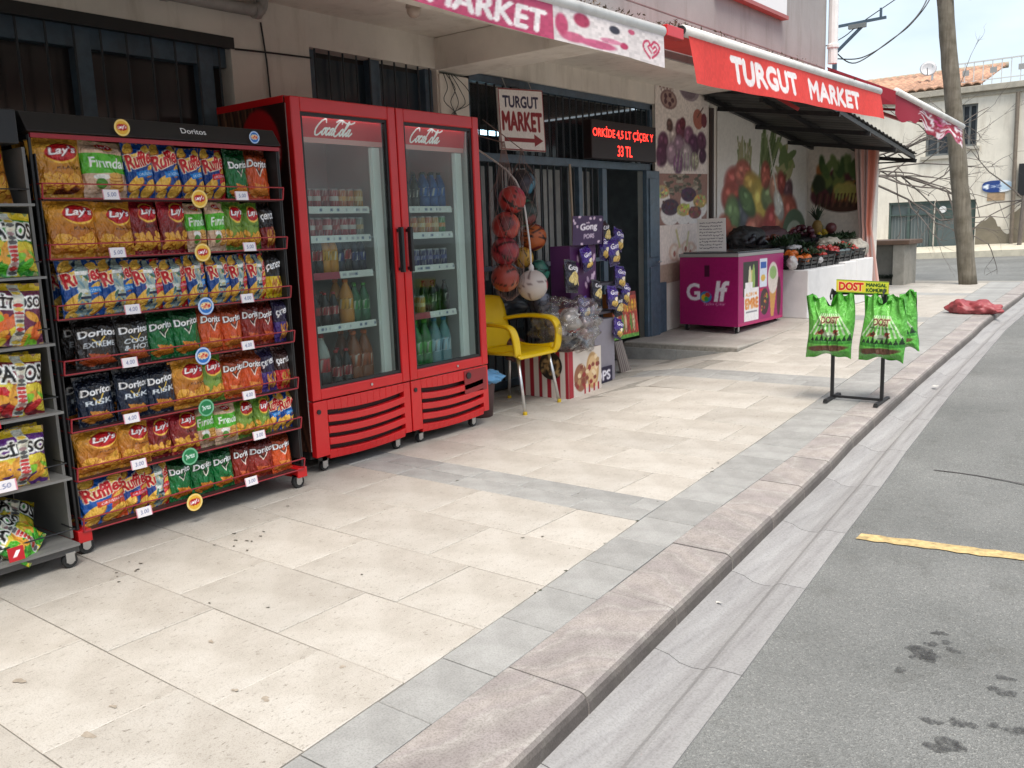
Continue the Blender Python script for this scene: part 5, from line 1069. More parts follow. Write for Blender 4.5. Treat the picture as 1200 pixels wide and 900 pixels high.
# ------------------------------------------------------------------ yellow chair
M_yel = mat('yellow_plastic', hx('#d9b400'), .42, var=.06, vscale=6); M_alu = mat('aluminium', (.62,.62,.61), .3, metal=.85)
ch = thing('chair', 'yellow plastic armchair with metal legs facing the street', 'chair', (-4.1, 5.25, 0))
cy, sx = 5.25, -4.1
def shell(fn, nu, nv, t, name):
    mb = MB(); top = [[Vector(fn(i/nu, j/nv)) for i in range(nu+1)] for j in range(nv+1)]; vs = []
    def nrm(i, j):
        a = top[j][min(i+1,nu)]-top[j][max(i-1,0)]; b = top[min(j+1,nv)][i]-top[max(j-1,0)][i]; return a.cross(b).normalized()
    for s in (0, 1):
        for j in range(nv+1):
            for i in range(nu+1): vs.append(top[j][i]-nrm(i,j)*t*s)
    W = nu+1; N_ = W*(nv+1); fs = []
    for j in range(nv):
        for i in range(nu):
            q = (j*W+i, j*W+i+1, (j+1)*W+i+1, (j+1)*W+i); fs += [q, tuple(N_+k for k in q[::-1])]
    for i in range(nu): fs += [(i, N_+i, N_+i+1, i+1), (nv*W+i, nv*W+i+1, N_+nv*W+i+1, N_+nv*W+i)]
    for j in range(nv): fs += [(j*W, (j+1)*W, N_+(j+1)*W, N_+j*W), (j*W+nu, N_+j*W+nu, N_+(j+1)*W+nu, (j+1)*W+nu)]
    mb.add(vs, fs); return mb.obj(name, M_yel, ch, 'auto')
def seatf(u, v):  # u across Y, v from front to back
    y = cy-.23+.46*u*(1); x = sx+.23-.44*v; z = .44-.018*math.sin(math.pi*u)*math.sin(math.pi*min(1,v*1.1))-.03*max(0,.15-v)/.15+.004
    return (x, y*1.0+(.02*v*(.5-u)*2), z)
shell(seatf, 16, 12, .014, 'seat')
def backf(u, v):
    y = cy+(u-.5)*(.44-.05*v-.06*max(0,v-.85)/.15); x = sx-.185-.075*v-.03*(1-(2*u-1)**2); z = .425+.40*v+.02*(1-(2*u-1)**2)*v
    return (x, y, z)
shell(backf, 14, 12, .022, 'backrest')
for s in (-1, 1):
    pts = crom([(sx-.26,cy+s*.20,.64),(sx-.10,cy+s*.255,.665),(sx+.08,cy+s*.265,.665),(sx+.175,cy+s*.262,.645),(sx+.215,cy+s*.255,.57),(sx+.215,cy+s*.235,.46),(sx+.2,cy+s*.215,.425)], 5)
    pv = [Vector(p) for p in pts]
    def armf(u, v, pv=pv, s=s):
        k = v*(len(pv)-1); i = min(int(k), len(pv)-2); p = pv[i].lerp(pv[i+1], k-i); w_ = .075-.012*v; return (p.x, p.y+(u-.5)*w_*s, p.z-.008*(2*u-1)**2)
    shell(armf, 6, len(pts), .022, 'armrest')
    sidef = lambda u, v, s=s: (sx+.21-.40*u, cy+s*(.222+.012*v), .43+.05*v*(1-.6*math.sin(math.pi*u)))
    shell(sidef, 10, 3, .012, 'side_rim')
for (fx, fy), (tx, ty) in [((-3.84,5.01),(sx+.17,cy-.19)),((-3.87,5.485),(sx+.17,cy+.19)),((-4.35,5.475),(sx-.19,cy+.18)),((-4.34,5.03),(sx-.19,cy-.18))]:
    lg = MB().tube([(fx,fy,.015),(tx,ty,.428)], [.0125,.0125], 10).obj('leg', M_alu, ch, True); MB().lathe([(.016,0),(.016,.022),(.013,.026)], (fx,fy,gz(fx,fy)), 10).obj('foot_cap', mat('yellow_cap', hx('#c9a820'), .5), lg)

# ------------------------------------------------------------------ awnings
M_tube = mat('white_tube', (.70,.68,.64), .45, var=.08, dirt=.35)
def b_fabric(col, rough=.75):
    def b(t, N, L, p):
        g = N.new('ShaderNodeTexCoord').outputs['Object']; c = _ramp(N, L, _noise(N, L, g, 3.5, 7, .65), [(.3, tuple(x*.85 for x in col)), (.65, col)])
        L.new(c, p.inputs['Base Color']); p.inputs['Roughness'].default_value = rough; p.inputs['Specular IOR Level'].default_value = .25
        mp = N.new('ShaderNodeMapping'); mp.inputs['Scale'].default_value = (1, 3, .4); L.new(g, mp.inputs['Vector']); _bump(N, L, _noise(N, L, mp.outputs[0], 7, 3, .5), p, .35, .02)
    return b
M_salmon = mat_nodes('salmon_awning', b_fabric((.70,.085,.075))); M_drkred = mat_nodes('dark_red_awning', b_fabric((.26,.018,.03))); M_wtxt = mat('white_lettering', (.82,.80,.78), .6, var=.05)
AX = -2.88
def awx(y, z, zt): return AX+.012*math.sin(2.6*y+.6)*(zt-z)/.3+.006*math.sin(9*y)*(zt-z)/.3
def fab_text(s, y0, y1, z0, z1, parent, zt, bold=.018):
    V, T, _ = text_tris(s, bold); h = z1-z0
    def pt(p):
        y = y0+(y1-y0)*p[0]; z = z0+h*p[1]; return (awx(y, z, zt)+.005, y, z)
    me = MB(); me.add([pt(p) for p in V], [tuple(t) for t in T]); return me.obj('lettering', M_wtxt, parent)
# red awning
aw = thing('red_awning', 'salmon red awning valance reading TURGUT MARKET over the freezer', 'awning', (-3.0, 7.9, 2.6))
MB().tube([(AX-.02,5.66,2.60),(AX-.02,10.12,2.63)], .038, 14).obj('front_tube', M_tube, aw, True)
mb = MB()
def val2(u, v):
    yt, ybm = 5.70+4.40*u, 5.82+4.45*u; z0, zt = 2.275+.085*u, 2.585+.03*u; z = z0+(zt-z0)*v; y = ybm+(yt-ybm)*v; return (awx(y, z, zt), y, z)
c = Cv(640, 44, '#d8453f'); yv = lambda y: (y-5.76)/4.42
c.text('TURGUT', yv(6.41), yv(7.70), .22, .76, '#ece4e2', 0, 0, .0, fat=2); c.text('MARKET', yv(7.99), yv(9.40), .20, .72, '#ece4e2', 0, 0, .0, fat=2)
mb.grid(val2, 639, 43, c.speck(.03,3)); mb.obj('valance', mat('salmon_print', (1,1,1), .75, attr=True, spec=.25, var=.08, vscale=5), aw, True)
MB().grid(lambda u, v: (AX-.02-.5*v, 5.70+4.4*u, 2.60+.03*u+.04*v-.03*math.sin(math.pi*v)), 20, 4).obj('canopy_cloth', M_salmon, aw, True)
mb = MB()
for y in (6.2, 9.6): mb.bar((-3.41,y,2.78),(AX-.03,y,2.60),.03,.04)
mb.obj('folding_arm', mat('arm_red', (.35,.03,.03), .5), aw)
MB().bar((-3.42,7.75,2.6),(-2.95,7.95,2.28),.02,.03).obj('strut', MATS['arm_red'], aw)
# pink and white awning
aw1 = thing('pink_awning', 'faded pink and white awning valance with a heart over the coolers', 'awning', (-3.0, 3.5, 2.5))
MB().tube([(AX-.02,-1.5,2.47),(AX-.02,5.37,2.55)], .036, 14).obj('front_tube', M_tube, aw1, True)
W1 = 520; c = Cv(W1, 34, '#b04a68'); yn = lambda y: (y+.6)/(5.36+.6)
c.rect(yn(4.13),1,0,1,'#cfc6c4')
for y, v, ry, rv, col in [(4.3,.2,.12,.14,'#b8607a'),(4.55,.16,.2,.12,'#b55a78'),(4.4,.75,.08,.2,'#9a3a54'),(4.2,.5,.06,.3,'#b04a68'),(4.75,.72,.06,.12,'#3a3a44'),(4.85,.3,.05,.1,'#a83a5a'),(4.95,.8,.04,.08,'#b0506a'),(4.7,.35,.12,.08,'#c07a90')]: c.ell(yn(y), v, ry/5.96, rv, col, 0, .3)
hp = [(5.17,.18),(5.10,.4),(5.10,.6),(5.15,.68),(5.19,.58),(5.23,.7),(5.29,.62),(5.28,.42),(5.2,.2)]; c.stroke([(yn(a), b) for a, b in crom(hp, 5)], .035, '#b23a58', 20); hp = [(5.19,.34),(5.15,.5),(5.18,.56),(5.21,.48),(5.24,.56),(5.26,.48),(5.22,.36)]; c.stroke([(yn(a), b) for a, b in crom(hp, 5)], .03, '#b23a58', 20)
def val1(u, v):
    y = -.6+5.96*u; zt = 2.475+.0118*(y+1.5)-.03; sag = .17+.02*math.sin(1.7*y)+.03*max(0,y-4.9)*2; z = zt-sag*(1-v); return (AX+.018*math.sin(3.1*y)*(1-v)+.05*max(0,y-4.95)*(1-v), y, z)
c.text('TURGUT', yn(1.95), yn(2.95), .12, .72, '#e6dedd', 0, .1, 0, fat=1); c.text('MARKET', yn(3.15), yn(4.06), .12, .72, '#e6dedd', 0, .1, 0, fat=1); c.speck(.06,3)
mb = MB(); mb.grid(val1, W1-1, 33, c); mb.obj('valance', mat('pink_print', (1,1,1), .7, attr=True, spec=.2), aw1, True)
MB().grid(lambda u, v: (AX-.02-.5*v, -1.4+6.7*u, 2.48+.08*u+.06*v), 12, 3).obj('canopy_cloth', mat('pale_cloth', (.5,.44,.42), .8), aw1, True)
mb = MB()
for y in (2.2, 5.0): mb.bar((-3.41,y,2.72),(AX-.03,y,2.53),.03,.035)
mb.obj('folding_arm', M_tube, aw1)
MB().box(AX-.06,AX+.005,5.40,5.63,2.53,2.60).obj('end_bracket', M_red, aw, bevel=.004)
mb = MB(); mb.lathe([(.02,0),(.03,0),(.03,.02),(.02,.02)], (AX-.02,5.635,2.60), 10, axis='y'); mb.obj('end_cap', M_black, aw)
# dry leaves and twigs caught on top of the tubes
mb = MB(); r = random.Random(14)
for i in range(2600):
    y = r.uniform(4.1, 9.9); x = AX-.09+r.gauss(0,.04); z = (2.632 if y > 5.5 else 2.582)+.02*(y-5)/5+abs(r.gauss(0,.02))*(.4+.6*abs(math.sin(2.3*y)*math.sin(.9*y+1))); s = r.uniform(.005,.017); a, b = r.uniform(0,6.28), r.uniform(-1,1)
    d = Vector((math.cos(a), math.sin(a), b))*s; e = Vector((-math.sin(a), math.cos(a), r.uniform(-1,1)))*s*.35; p = Vector((x,y,z)); mb.add([p-d, p+e, p+d, p-e], [(0,1,2,3)])
tag(mb.obj('dry_leaves', mat('dry_leaf', (.10,.07,.045), .9, var=.4)), 'dry leaves and twigs caught behind the awning tubes', 'dry leaves', kind='stuff')
# far dark red awning
a3 = thing('dark_red_awning', 'dark red awning with torn pink edge beside the wooden pole', 'awning', (-3.2, 13, 2.7))
A, B, C, D = Vector((-3.2,11.87,2.84)), Vector((-3.0,14.63,2.58)), Vector((-3.82,11.2,3.13)), Vector((-3.75,14.4,3.02))
MB().tube([A, B], .04, 12).obj('front_tube', M_tube, a3, True)
MB().grid(lambda u, v: (A.lerp(B,u)).lerp(C.lerp(D,u), v)+Vector((0,0,-.05*math.sin(math.pi*v))), 10, 6).obj('canopy_cloth', M_drkred, a3, True)
c = Cv(60, 14, '#8a2434'); r = random.Random(2)
for k in range(60): c.ell(1-.62*r.random()**1.8, r.random(), .03, .14, r.choice(['#d8ccce','#b06a80','#e2dadc','#c8487a','#9a3040','#e6dcdc']), r.uniform(-1,1), .4)
mb = MB(); mb.grid(lambda u, v: A.lerp(B,u)+Vector((.03*math.sin(9*u)*(1-v), 0, -.03-(.24+.06*math.sin(14*u)+.03*math.sin(31*u))*(1-v))), 59, 13, c); mb.obj('valance', MATS['pink_print'], a3, True)
mb = MB()
for t in (.1,.5,.9): mb.bar(C.lerp(D,t)-Vector((0,0,.3)), A.lerp(B,t)-Vector((0,0,.02)), .03)
mb.bar(C-Vector((0,0,.32)), D-Vector((0,0,.3)), .04); mb.obj('arm', MATS['arm_red'], a3)
E_ = C+Vector((.08,.15,-.42)); MB().add([C, A, A+Vector((0,0,-.16)), E_, C+Vector((0,.02,0)), A+Vector((0,.02,0)), A+Vector((0,.02,-.16)), E_+Vector((0,.02,0))], [(0,1,2,3),(4,7,6,5),(0,3,7,4),(2,6,7,3)]).obj('side_flap', M_drkred, a3)
# white box sign on the upper wall
ws = thing('wall_sign', 'white box sign with red rim high on the grey wall', 'sign', (-3.38,8,3.2)); MB().box(-3.395,-3.34,7.2,8.65,3.235,4.0).obj('panel', mat('white_acrylic', (.75,.74,.73), .4), ws, bevel=.005); MB().box(-3.396,-3.33,7.18,8.67,3.20,3.232).obj('rim', mat('rim_red', (.35,.09,.08), .5), ws)

# ------------------------------------------------------------------ ice cream chest freezer
FZ = PLAT+.002; fq = [(-4.50,8.70),(-3.785,8.585),(-3.735,9.66),(-4.45,9.775)]
fz = thing('chest_freezer', 'magenta ice cream chest freezer with white script logo', 'freezer', (-4.1, 9.2, FZ))
def lp(a, b, t): return (a[0]+(b[0]-a[0])*t, a[1]+(b[1]-a[1])*t)
M_mag = mat('magenta_vinyl', (1,1,1), .4, attr=True, spec=.4)
z0, z1 = FZ+.085, FZ+.80
MB().hexa([(x,y,z0+.002) for x,y in fq]+[(x,y,z1) for x,y in fq]).obj('cabinet', mat('magenta_paint', (.36,.02,.15), .4), fz)
c = Cv(80, 84, '#9c1860'); c.rect(.44,.52,.72,.88,'#4a1030')
c.text('G', .12,.36,.36,.62,'#e6dce4',.05,0,.03); c.ell(.46,.42,.10,.085,'#3a7ab0'); c.ell(.43,.41,.05,.05,'#d8b02a'); c.ell(.49,.45,.045,.04,'#b8402a'); c.ell(.47,.39,.04,.035,'#3f9a4a'); c.text('lf', .60,.86,.36,.66,'#e6dce4',0,.15,.035); c.text('Tadını Çıkar', .42,.80,.29,.345,'#d8a8c4',.03,.15,.004)
q0, q1 = fq[0], fq[1]; off = .004; nx = Vector((q1[1]-q0[1], -(q1[0]-q0[0]), 0)).normalized()*off
v3 = lambda p, z, n_: Vector((p[0],p[1],z))+n_
mb = MB(); panel(mb, v3(q0,z0,nx), v3(q1,z0,nx), v3(q1,z1-.002,nx), v3(q0,z1-.002,nx), c.speck(.03,2), .003); mb.obj('end_panel', M_mag, fz)
c = Cv(110, 84, '#a01a64'); c.rect(0,1,0,.04,'#b8306a')
c.rect(.1,.42,.42,.92,'#2a2a22'); c.ell(.28,.6,.07,.2,'#c8b86a'); c.ell(.32,.66,.03,.22,'#8fae5a'); c.ell(.24,.66,.03,.2,'#d8d2b0')
c.rect(.45,.62,.52,.95,'#d8dee8'); c.rect(.47,.60,.8,.9,'#2a5aa8'); c.ell(.53,.66,.05,.05,'#d8b04a'); c.rect(.46,.61,.46,.5,'#c8203a')
c.rect(.12,.44,.06,.54,'#ece8e6'); c.rect(.14,.30,.54,.62,'#ece8e6'); c.text('EMRE', .15,.42,.24,.38,'#d8802a',.02,0,0,fat=1); c.text('ALDIN MI', .15,.40,.42,.47,'#d8802a',.02,0,.01); c.rect(.16,.4,.18,.2,'#8a8a90')
c.ell(.57,.3,.1,.2,'#3a2a28')
for k in range(16): c.ell(pr_.uniform(.5,.64), pr_.uniform(.15,.42), .015, .02, pr_.choice(['#7a3a2a','#c8862a','#5a8a3a','#a82a3a']), 0)
c.poly([(.68,.45),(.84,.45),(.78,.05),(.72,.05)], '#c8924a'); c.ell(.76,.64,.12,.24,'#d8ccc0'); c.ell(.76,.72,.08,.1,'#8fae6a'); c.ell(.9,.35,.05,.3,'#4a2a2a')
q0, q1 = fq[1], fq[2]; nx = Vector((q1[1]-q0[1], -(q1[0]-q0[0]), 0)).normalized()*off
mb = MB(); panel(mb, v3(q0,z0,nx), v3(q1,z0,nx), v3(q1,z1-.002,nx), v3(q0,z1-.002,nx), c.speck(.03,2), .003); mb.obj('front_panel', M_mag, fz)
cen = np.mean(fq, 0); ex = lambda p, s: (cen[0]+(p[0]-cen[0])*s, cen[1]+(p[1]-cen[1])*s)
MB().hexa([(*ex(p,1.02),z1+.001) for p in fq]+[(*ex(p,1.02),z1+.035) for p in fq]).obj('rim', mat('grey_rim', (.32,.31,.30), .5), fz, bevel=.004)
MB().hexa([(*ex(p,.94),z1+.036) for p in fq]+[(*ex(p,.94),z1+.05) for p in fq]).obj('lid', mat('dark_lid', (.07,.07,.075), .2), fz, bevel=.004)
for p in fq: caster(fz, *ex(p,.86), gz(*ex(p,.86))+.0005, .032, .083)
# handwritten price board on the freezer
c = Cv(60, 70, '#e4e2de'); r = random.Random(6)
for k in range(9):
    y = .86-.095*k; x = .1
    while x < .88:
        w_ = r.uniform(.03,.1); c.stroke([(x,y+r.uniform(-.01,.01)),(x+w_*.5,y+r.uniform(-.025,.025)),(x+w_,y+r.uniform(-.01,.01))], .009, '#4a4a50'); x += w_+r.uniform(.015,.05)
pb = thing('price_board', 'white handwritten price board propped on the freezer lid', 'board', (-4.32, 9.02, z1+.05))
mb = MB(); panel(mb, (-4.42,8.94,z1+.052), (-4.09,8.96,z1+.052), (-4.16,9.10,z1+.40), (-4.49,9.08,z1+.40), c, .008); mb.obj('board', M_card, pb)
MB().bar((-4.31,9.09,z1+.36),(-4.3,9.28,z1+.052),.012).obj('prop', MATS['pale_wood'], pb)

# ------------------------------------------------------------------ garden wall, banners, canopy and curtain of the stall
gw = thing('stall_wall', 'pale plastered garden wall behind the fruit stall', 'wall', (WX, 11.4, .2)); MB().box(WX-.2, WX-.006, 9.925, 13.1, .0, 2.75).obj('back_wall', M_wall, gw); MB().box(WX-.004, -3.72, 12.92, 13.1, .0, 2.3).obj('side_wall', M_wall, gw)
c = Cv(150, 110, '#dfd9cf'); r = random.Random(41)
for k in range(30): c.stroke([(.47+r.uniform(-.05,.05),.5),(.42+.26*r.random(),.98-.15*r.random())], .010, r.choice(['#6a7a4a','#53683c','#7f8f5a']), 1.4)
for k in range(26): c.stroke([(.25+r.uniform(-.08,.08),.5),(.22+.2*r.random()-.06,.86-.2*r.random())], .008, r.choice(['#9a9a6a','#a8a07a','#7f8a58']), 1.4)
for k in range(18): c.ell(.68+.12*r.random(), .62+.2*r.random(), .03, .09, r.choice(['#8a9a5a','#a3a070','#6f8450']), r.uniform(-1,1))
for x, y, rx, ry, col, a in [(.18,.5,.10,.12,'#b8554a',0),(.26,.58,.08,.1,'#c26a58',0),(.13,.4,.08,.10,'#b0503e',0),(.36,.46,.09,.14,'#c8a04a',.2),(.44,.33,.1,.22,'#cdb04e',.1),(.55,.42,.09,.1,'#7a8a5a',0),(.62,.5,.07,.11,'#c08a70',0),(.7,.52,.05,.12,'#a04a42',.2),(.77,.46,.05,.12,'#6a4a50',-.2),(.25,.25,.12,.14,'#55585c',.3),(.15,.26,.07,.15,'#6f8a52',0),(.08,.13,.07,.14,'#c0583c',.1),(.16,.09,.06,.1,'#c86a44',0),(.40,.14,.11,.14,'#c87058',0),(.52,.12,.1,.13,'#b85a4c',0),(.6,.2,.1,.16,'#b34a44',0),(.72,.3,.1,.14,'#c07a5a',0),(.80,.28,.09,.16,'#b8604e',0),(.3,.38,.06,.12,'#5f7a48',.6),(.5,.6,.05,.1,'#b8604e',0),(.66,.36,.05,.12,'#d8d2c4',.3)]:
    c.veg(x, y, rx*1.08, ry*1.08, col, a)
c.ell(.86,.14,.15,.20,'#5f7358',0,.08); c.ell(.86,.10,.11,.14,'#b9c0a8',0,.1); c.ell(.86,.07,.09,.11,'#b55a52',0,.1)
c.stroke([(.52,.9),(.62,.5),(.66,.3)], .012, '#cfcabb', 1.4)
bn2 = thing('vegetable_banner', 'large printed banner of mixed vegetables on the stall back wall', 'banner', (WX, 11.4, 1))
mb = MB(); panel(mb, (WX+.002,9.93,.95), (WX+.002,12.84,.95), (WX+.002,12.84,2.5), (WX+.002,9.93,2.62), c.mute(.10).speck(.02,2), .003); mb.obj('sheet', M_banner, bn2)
c = Cv(60, 90, '#d2c6b8'); c.ell(.56,.52,.46,.16,'#4a2c20'); r = random.Random(12)
for k in range(46): c.ell(.55+r.uniform(-.42,.42), .62+r.uniform(-.12,.14), .10, .07, r.choice(['#4a5a2c','#3a4a28','#7a3a2c','#a8622c','#5a2a30','#b09a4a','#6a7a3a','#2f3a24']), r.uniform(-1,1), .4)
for k in range(10): c.ell(.6+r.uniform(-.3,.3), .53+r.uniform(-.05,.06), .09, .06, r.choice(['#a8a04a','#8f9a4a','#b8a45a']), 0, .4)
for k in range(14): c.ell(.5+r.uniform(-.3,.35), .78+r.uniform(-.06,.08), .05, .09, r.choice(['#4f6a34','#3f5a2c','#6a7f44']), r.uniform(-.8,.8), .4)
for k in range(16): c.stroke([(.12+.055*k,.42),(.15+.055*k,.54)], .008, '#6a4230' if k%2 else '#3a2016', .66)
bk = thing('fruit_basket_banner', 'printed banner of a fruit basket on the side wall of the stall', 'banner', (-4.2,12.9,1))
mb = MB(); panel(mb, (-4.63,12.912,.9), (-3.75,12.912,.9), (-3.75,12.912,2.3), (-4.63,12.912,2.35), c.mute(.15).speck(.03,2), .003); mb.obj('sheet', M_banner, bk)
M_corr = mat('dark_corrugated', (.05,.05,.048), .6, var=.25, vscale=4)
cn = thing('stall_canopy', 'dark corrugated lean-to roof over the fruit stall', 'canopy', (-4,11.5,2.3))
def cp(u, v):
    y = 9.5+3.65*u; xf = -3.25; x = WX+.01+(xf-WX)*v; zb = 2.72-.112*(y-9.88); z = zb-.21*v+.012*math.sin(2*math.pi*y/.16); return (x, y, z)
mb = MB(); mb.grid(cp, 140, 6); mb.grid(lambda u, v: (lambda p: (p[0], p[1], p[2]+.006))(cp(u,v)), 140, 6); mb.obj('sheet', M_corr, cn, True)
for v in (.04,.5,.97): 
    a, b = cp(0,v), cp(1,v); MB().bar((a[0],a[1],2.72-.112*(a[1]-9.88)-.21*v-.045),(b[0],b[1],2.72-.112*(b[1]-9.88)-.21*v-.045),.04,.05).obj('purlin', M_black, cn)
for u in (.12,.42,.72,.99):
    a, b = cp(u,0), cp(u,1); MB().bar((a[0],a[1],a[2]-.09),(b[0],b[1],b[2]-.09),.035,.05).obj('rafter', M_black, cn)
mb = MB()
for k in range(7): mb.bar((WX+.05+.19*k,13.05,2.22-.01*k),(WX+.14+.19*k,13.05,2.08),.012)
mb.bar((WX,13.05,2.08),(-3.3,13.05,2.05),.02); mb.obj('truss', M_black, cn)
# curtain gathered at the far end
def b_curt(t, N, L, p):
    a = N.new('ShaderNodeAttribute'); a.attribute_name = 'print'; L.new(a.outputs['Color'], p.inputs['Base Color']); p.inputs['Roughness'].default_value = .85
M_curt = mat_nodes('curtain_cloth', b_curt); c = Cv(60, 30, '#7a5048')
for k in range(60): c.rect(k/60, (k+1)/60, 0, 1, ['#b88478','#c8a89e','#bca6a0','#a08a86','#c09488','#ae9494'][(k*7//5) % 6])
c.rect(.80,.96,.35,1,'#b8705c')
def cur(u, v):
    z = .42+1.86*v; w_ = .11+.17*abs(v-.42)**.8 if v > .42 else .11+.26*(.42-v); th = u*2*math.pi
    fold = 1+.22*math.sin(9*th); x = -3.78+.02*(1-v)+w_*.62*math.cos(th)*fold+.10*(.5-v)*(.7 if v < .42 else .0); y = 12.72+w_*.5*math.sin(th)*fold; return (x, y, z)
tag((lambda m: m.obj('curtain', M_curt, None, True))((lambda m: (m.grid(cur, 90, 30, c), m)[1])(MB())), 'reddish striped curtain gathered and tied at the stall end', 'curtain')

# ------------------------------------------------------------------ fruit stall: boxes, crates, produce
M_foam = mat('white_foam', (.68,.67,.66), .7, var=.06, vscale=6, dirt=.15)
def crate_like(name, label, q, z0, z1, m, group=None, cat='crate', b=.01):
    return tag(MB().hexa([(x,y,z0) for x,y in q]+[(x,y,z1) for x,y in q]).obj(name, m, None, False, b), label, cat, group)
gzs = .252
crate_like('foam_box', 'large white foam box, nearest of the stall front', [(-4.05,9.86),(-3.5,9.80),(-3.5,11.06),(-4.05,11.06)], .236, .775, M_foam, 'white boxes under the stall')
crate_like('foam_box', 'narrow white box, second along the stall front', [(-4.05,11.08),(-3.5,11.08),(-3.5,11.52),(-4.05,11.52)], gzs, .80, M_foam, 'white boxes under the stall')
crate_like('foam_box', 'white box, farthest along the stall front', [(-4.05,11.54),(-3.5,11.54),(-3.5,12.2),(-4.05,12.2)], gzs, .81, M_foam, 'white boxes under the stall')
st = thing('stall_table', 'dark wooden stall table behind the white boxes', 'table', (-4.3, 11, .25))
MB().box(-4.62,-4.07,9.95,12.8,.80,.84).obj('table_top', mat('dark_wood', (.05,.035,.025), .7), st)
for x in (-4.6,-4.12):
    for y in (10.0, 12.7): MB().box(x,x+.05,y,y+.05,gz(x,y),.80).obj('leg', MATS['dark_wood'], st)
M_crate = mat('black_crate', (.018,.018,.018), .5)
CR = []
def crate(x, y, z, label, wx=.36, wy=.52, h=.14, tilt=.18):
    o = thing('fruit_crate', label, 'crate', (x,y,z), 'black produce crates on the stall'); mb = MB()
    mb.box(-wx/2,wx/2,-wy/2,wy/2,0,.012)
    for s in (-1,1):
        for zz in (.03,.075,.12): mb.box(s*wx/2-.006,s*wx/2+.006,-wy/2,wy/2,zz-.014,zz+.014); mb.box(-wx/2+.007,wx/2-.007,s*wy/2-.006,s*wy/2+.006,zz-.014,zz+.014)
        for t in (-.4,0,.4): mb.box(s*(wx/2+.006),s*(wx/2+.012),t*wy-.015,t*wy+.015,.0,h); mb.box(t*wx-.015,t*wx+.015,s*(wy/2+.006),s*(wy/2+.012),0,h)
    b = mb.obj('box', M_crate, o, local=True); o.rotation_euler = (0, tilt, 0); return o
def fruit(name, c, lb, cat, items, r, group, leaf=None, sq=(1,1,.93)):
    m = mat('skin_'+name, hx(c), .38, var=.18, vscale=25, rand=.12); me = MB().ball((0,0,0), 1, 12, 8, sq).mesh(name, m, True)
    for x, y, z in items:
        o = put(name, me); o.location = (x,y,z); q = r*br.uniform(.88,1.1); o.scale = (q,q,q); o.rotation_euler = (br.uniform(0,3),br.uniform(0,3),0); tag(o, lb, cat, group)
def heap(x, y, z, wx, wy, n, tilt=.18, lift=.05):
    out = []
    for k in range(n): a, b = br.uniform(-.5,.5)*wx, br.uniform(-.5,.5)*wy; out.append((x+a, y+b, z+.07-a*math.sin(tilt)*1.0+lift*(1-4*(a/wx)**2)*(1-4*(b/wy)**2)+br.uniform(0,.02)))
    return out
CS = [(-3.78,10.12,.80,'black crate of oranges at the near front corner of the stall'),(-3.78,10.68,.81,'black crate of tomatoes in the stall front row'),(-3.76,11.24,.83,'black crate of red fruit, third along the stall front'),(-3.76,11.82,.84,'black crate of tomatoes, farthest in the stall front row'),
      (-4.32,10.18,.95,'black crate of dark aubergines at the back near the freezer'),(-4.32,10.75,.96,'black crate of onions, second in the back row'),(-4.32,11.32,.98,'black crate of greens, third in the back row'),(-4.32,11.9,.99,'black crate of beans, fourth in the back row'),(-4.3,12.45,1.0,'black crate of fruit, farthest in the back row')]
for x, y, z, lb in CS: crate(x, y, z, lb)
fruit('orange', '#c4621c', 'orange heaped in the near front crate of the stall', 'orange', heap(-3.76,10.1,.82,.3,.44,20), .042, 'oranges on the stall')
fruit('tomato', '#a82a1c', 'tomato heaped in the second front crate', 'tomato', heap(-3.78,10.7,.82,.3,.45,18), .036, 'tomatoes in the second front crate')
fruit('tomato', '#a82a1c', 'tomato heaped in the farthest front crate', 'tomato', heap(-3.76,11.82,.87,.3,.45,20), .036, 'tomatoes in the farthest front crate')
fruit('red_apple', '#8a2320', 'red apple heaped in the third front crate', 'apple', heap(-3.76,11.24,.85,.3,.45,18), .038, 'apples on the stall')
fruit('aubergine', '#160e16', 'dark aubergine in the back crate near the freezer', 'aubergine', heap(-4.32,10.18,.97,.3,.45,16,lift=.1), .05, 'aubergines on the stall', sq=(1,1.7,.9))
fruit('onion', '#6a3a2a', 'brown onion in the second back crate', 'onion', heap(-4.32,10.75,.98,.3,.45,18,lift=.08), .038, 'onions on the stall')
fruit('red_onion', '#4a1a26', 'dark red onion in the fourth back crate', 'onion', heap(-4.32,11.9,1.03,.3,.45,22,lift=.12), .04, 'red onions on the stall')
fruit('lemon', '#b89a2a', 'yellow lemon in the farthest back crate', 'lemon', heap(-4.3,12.45,1.04,.3,.4,12), .034, 'lemons on the stall', sq=(1,1.3,1))
def leafy(name, label, c, x, y, z, n, s, col, seed, cat='greens'):
    r = random.Random(seed); mb = MB()
    for k in range(n):
        a, e = r.uniform(0,6.28), r.uniform(.1,1.3); L = s*r.uniform(.6,1.1); d = Vector((math.cos(a)*math.cos(e), math.sin(a)*math.cos(e), math.sin(e))); sd_ = d.cross(Vector((0,0,1))).normalized()*L*.16; p = Vector((x+r.uniform(-c[0],c[0]), y+r.uniform(-c[1],c[1]), z))
        mb.add([p, p+d*L*.5+sd_, p+d*L+Vector((0,0,-.15*L)), p+d*L*.5-sd_], [(0,1,2,3)])
    return tag(mb.obj(name, mat('leaf_'+name, col, .6, var=.3, vscale=30)), label, cat)
leafy('leafy_greens', 'dark bunch of leafy greens in the third back crate', (.12,.2), -4.32,11.32,1.06, 160, .14, (.02,.045,.015), 3)
leafy('leafy_greens', 'dark leafy greens beside the curtain at the stall end', (.12,.12), -3.95,12.4,1.05, 140, .15, (.02,.04,.014), 5)
leafy('leafy_greens', 'dark leafy bunch between the front crates of the stall', (.10,.14), -4.05,11.1,.98, 120, .13, (.018,.03,.014), 8)
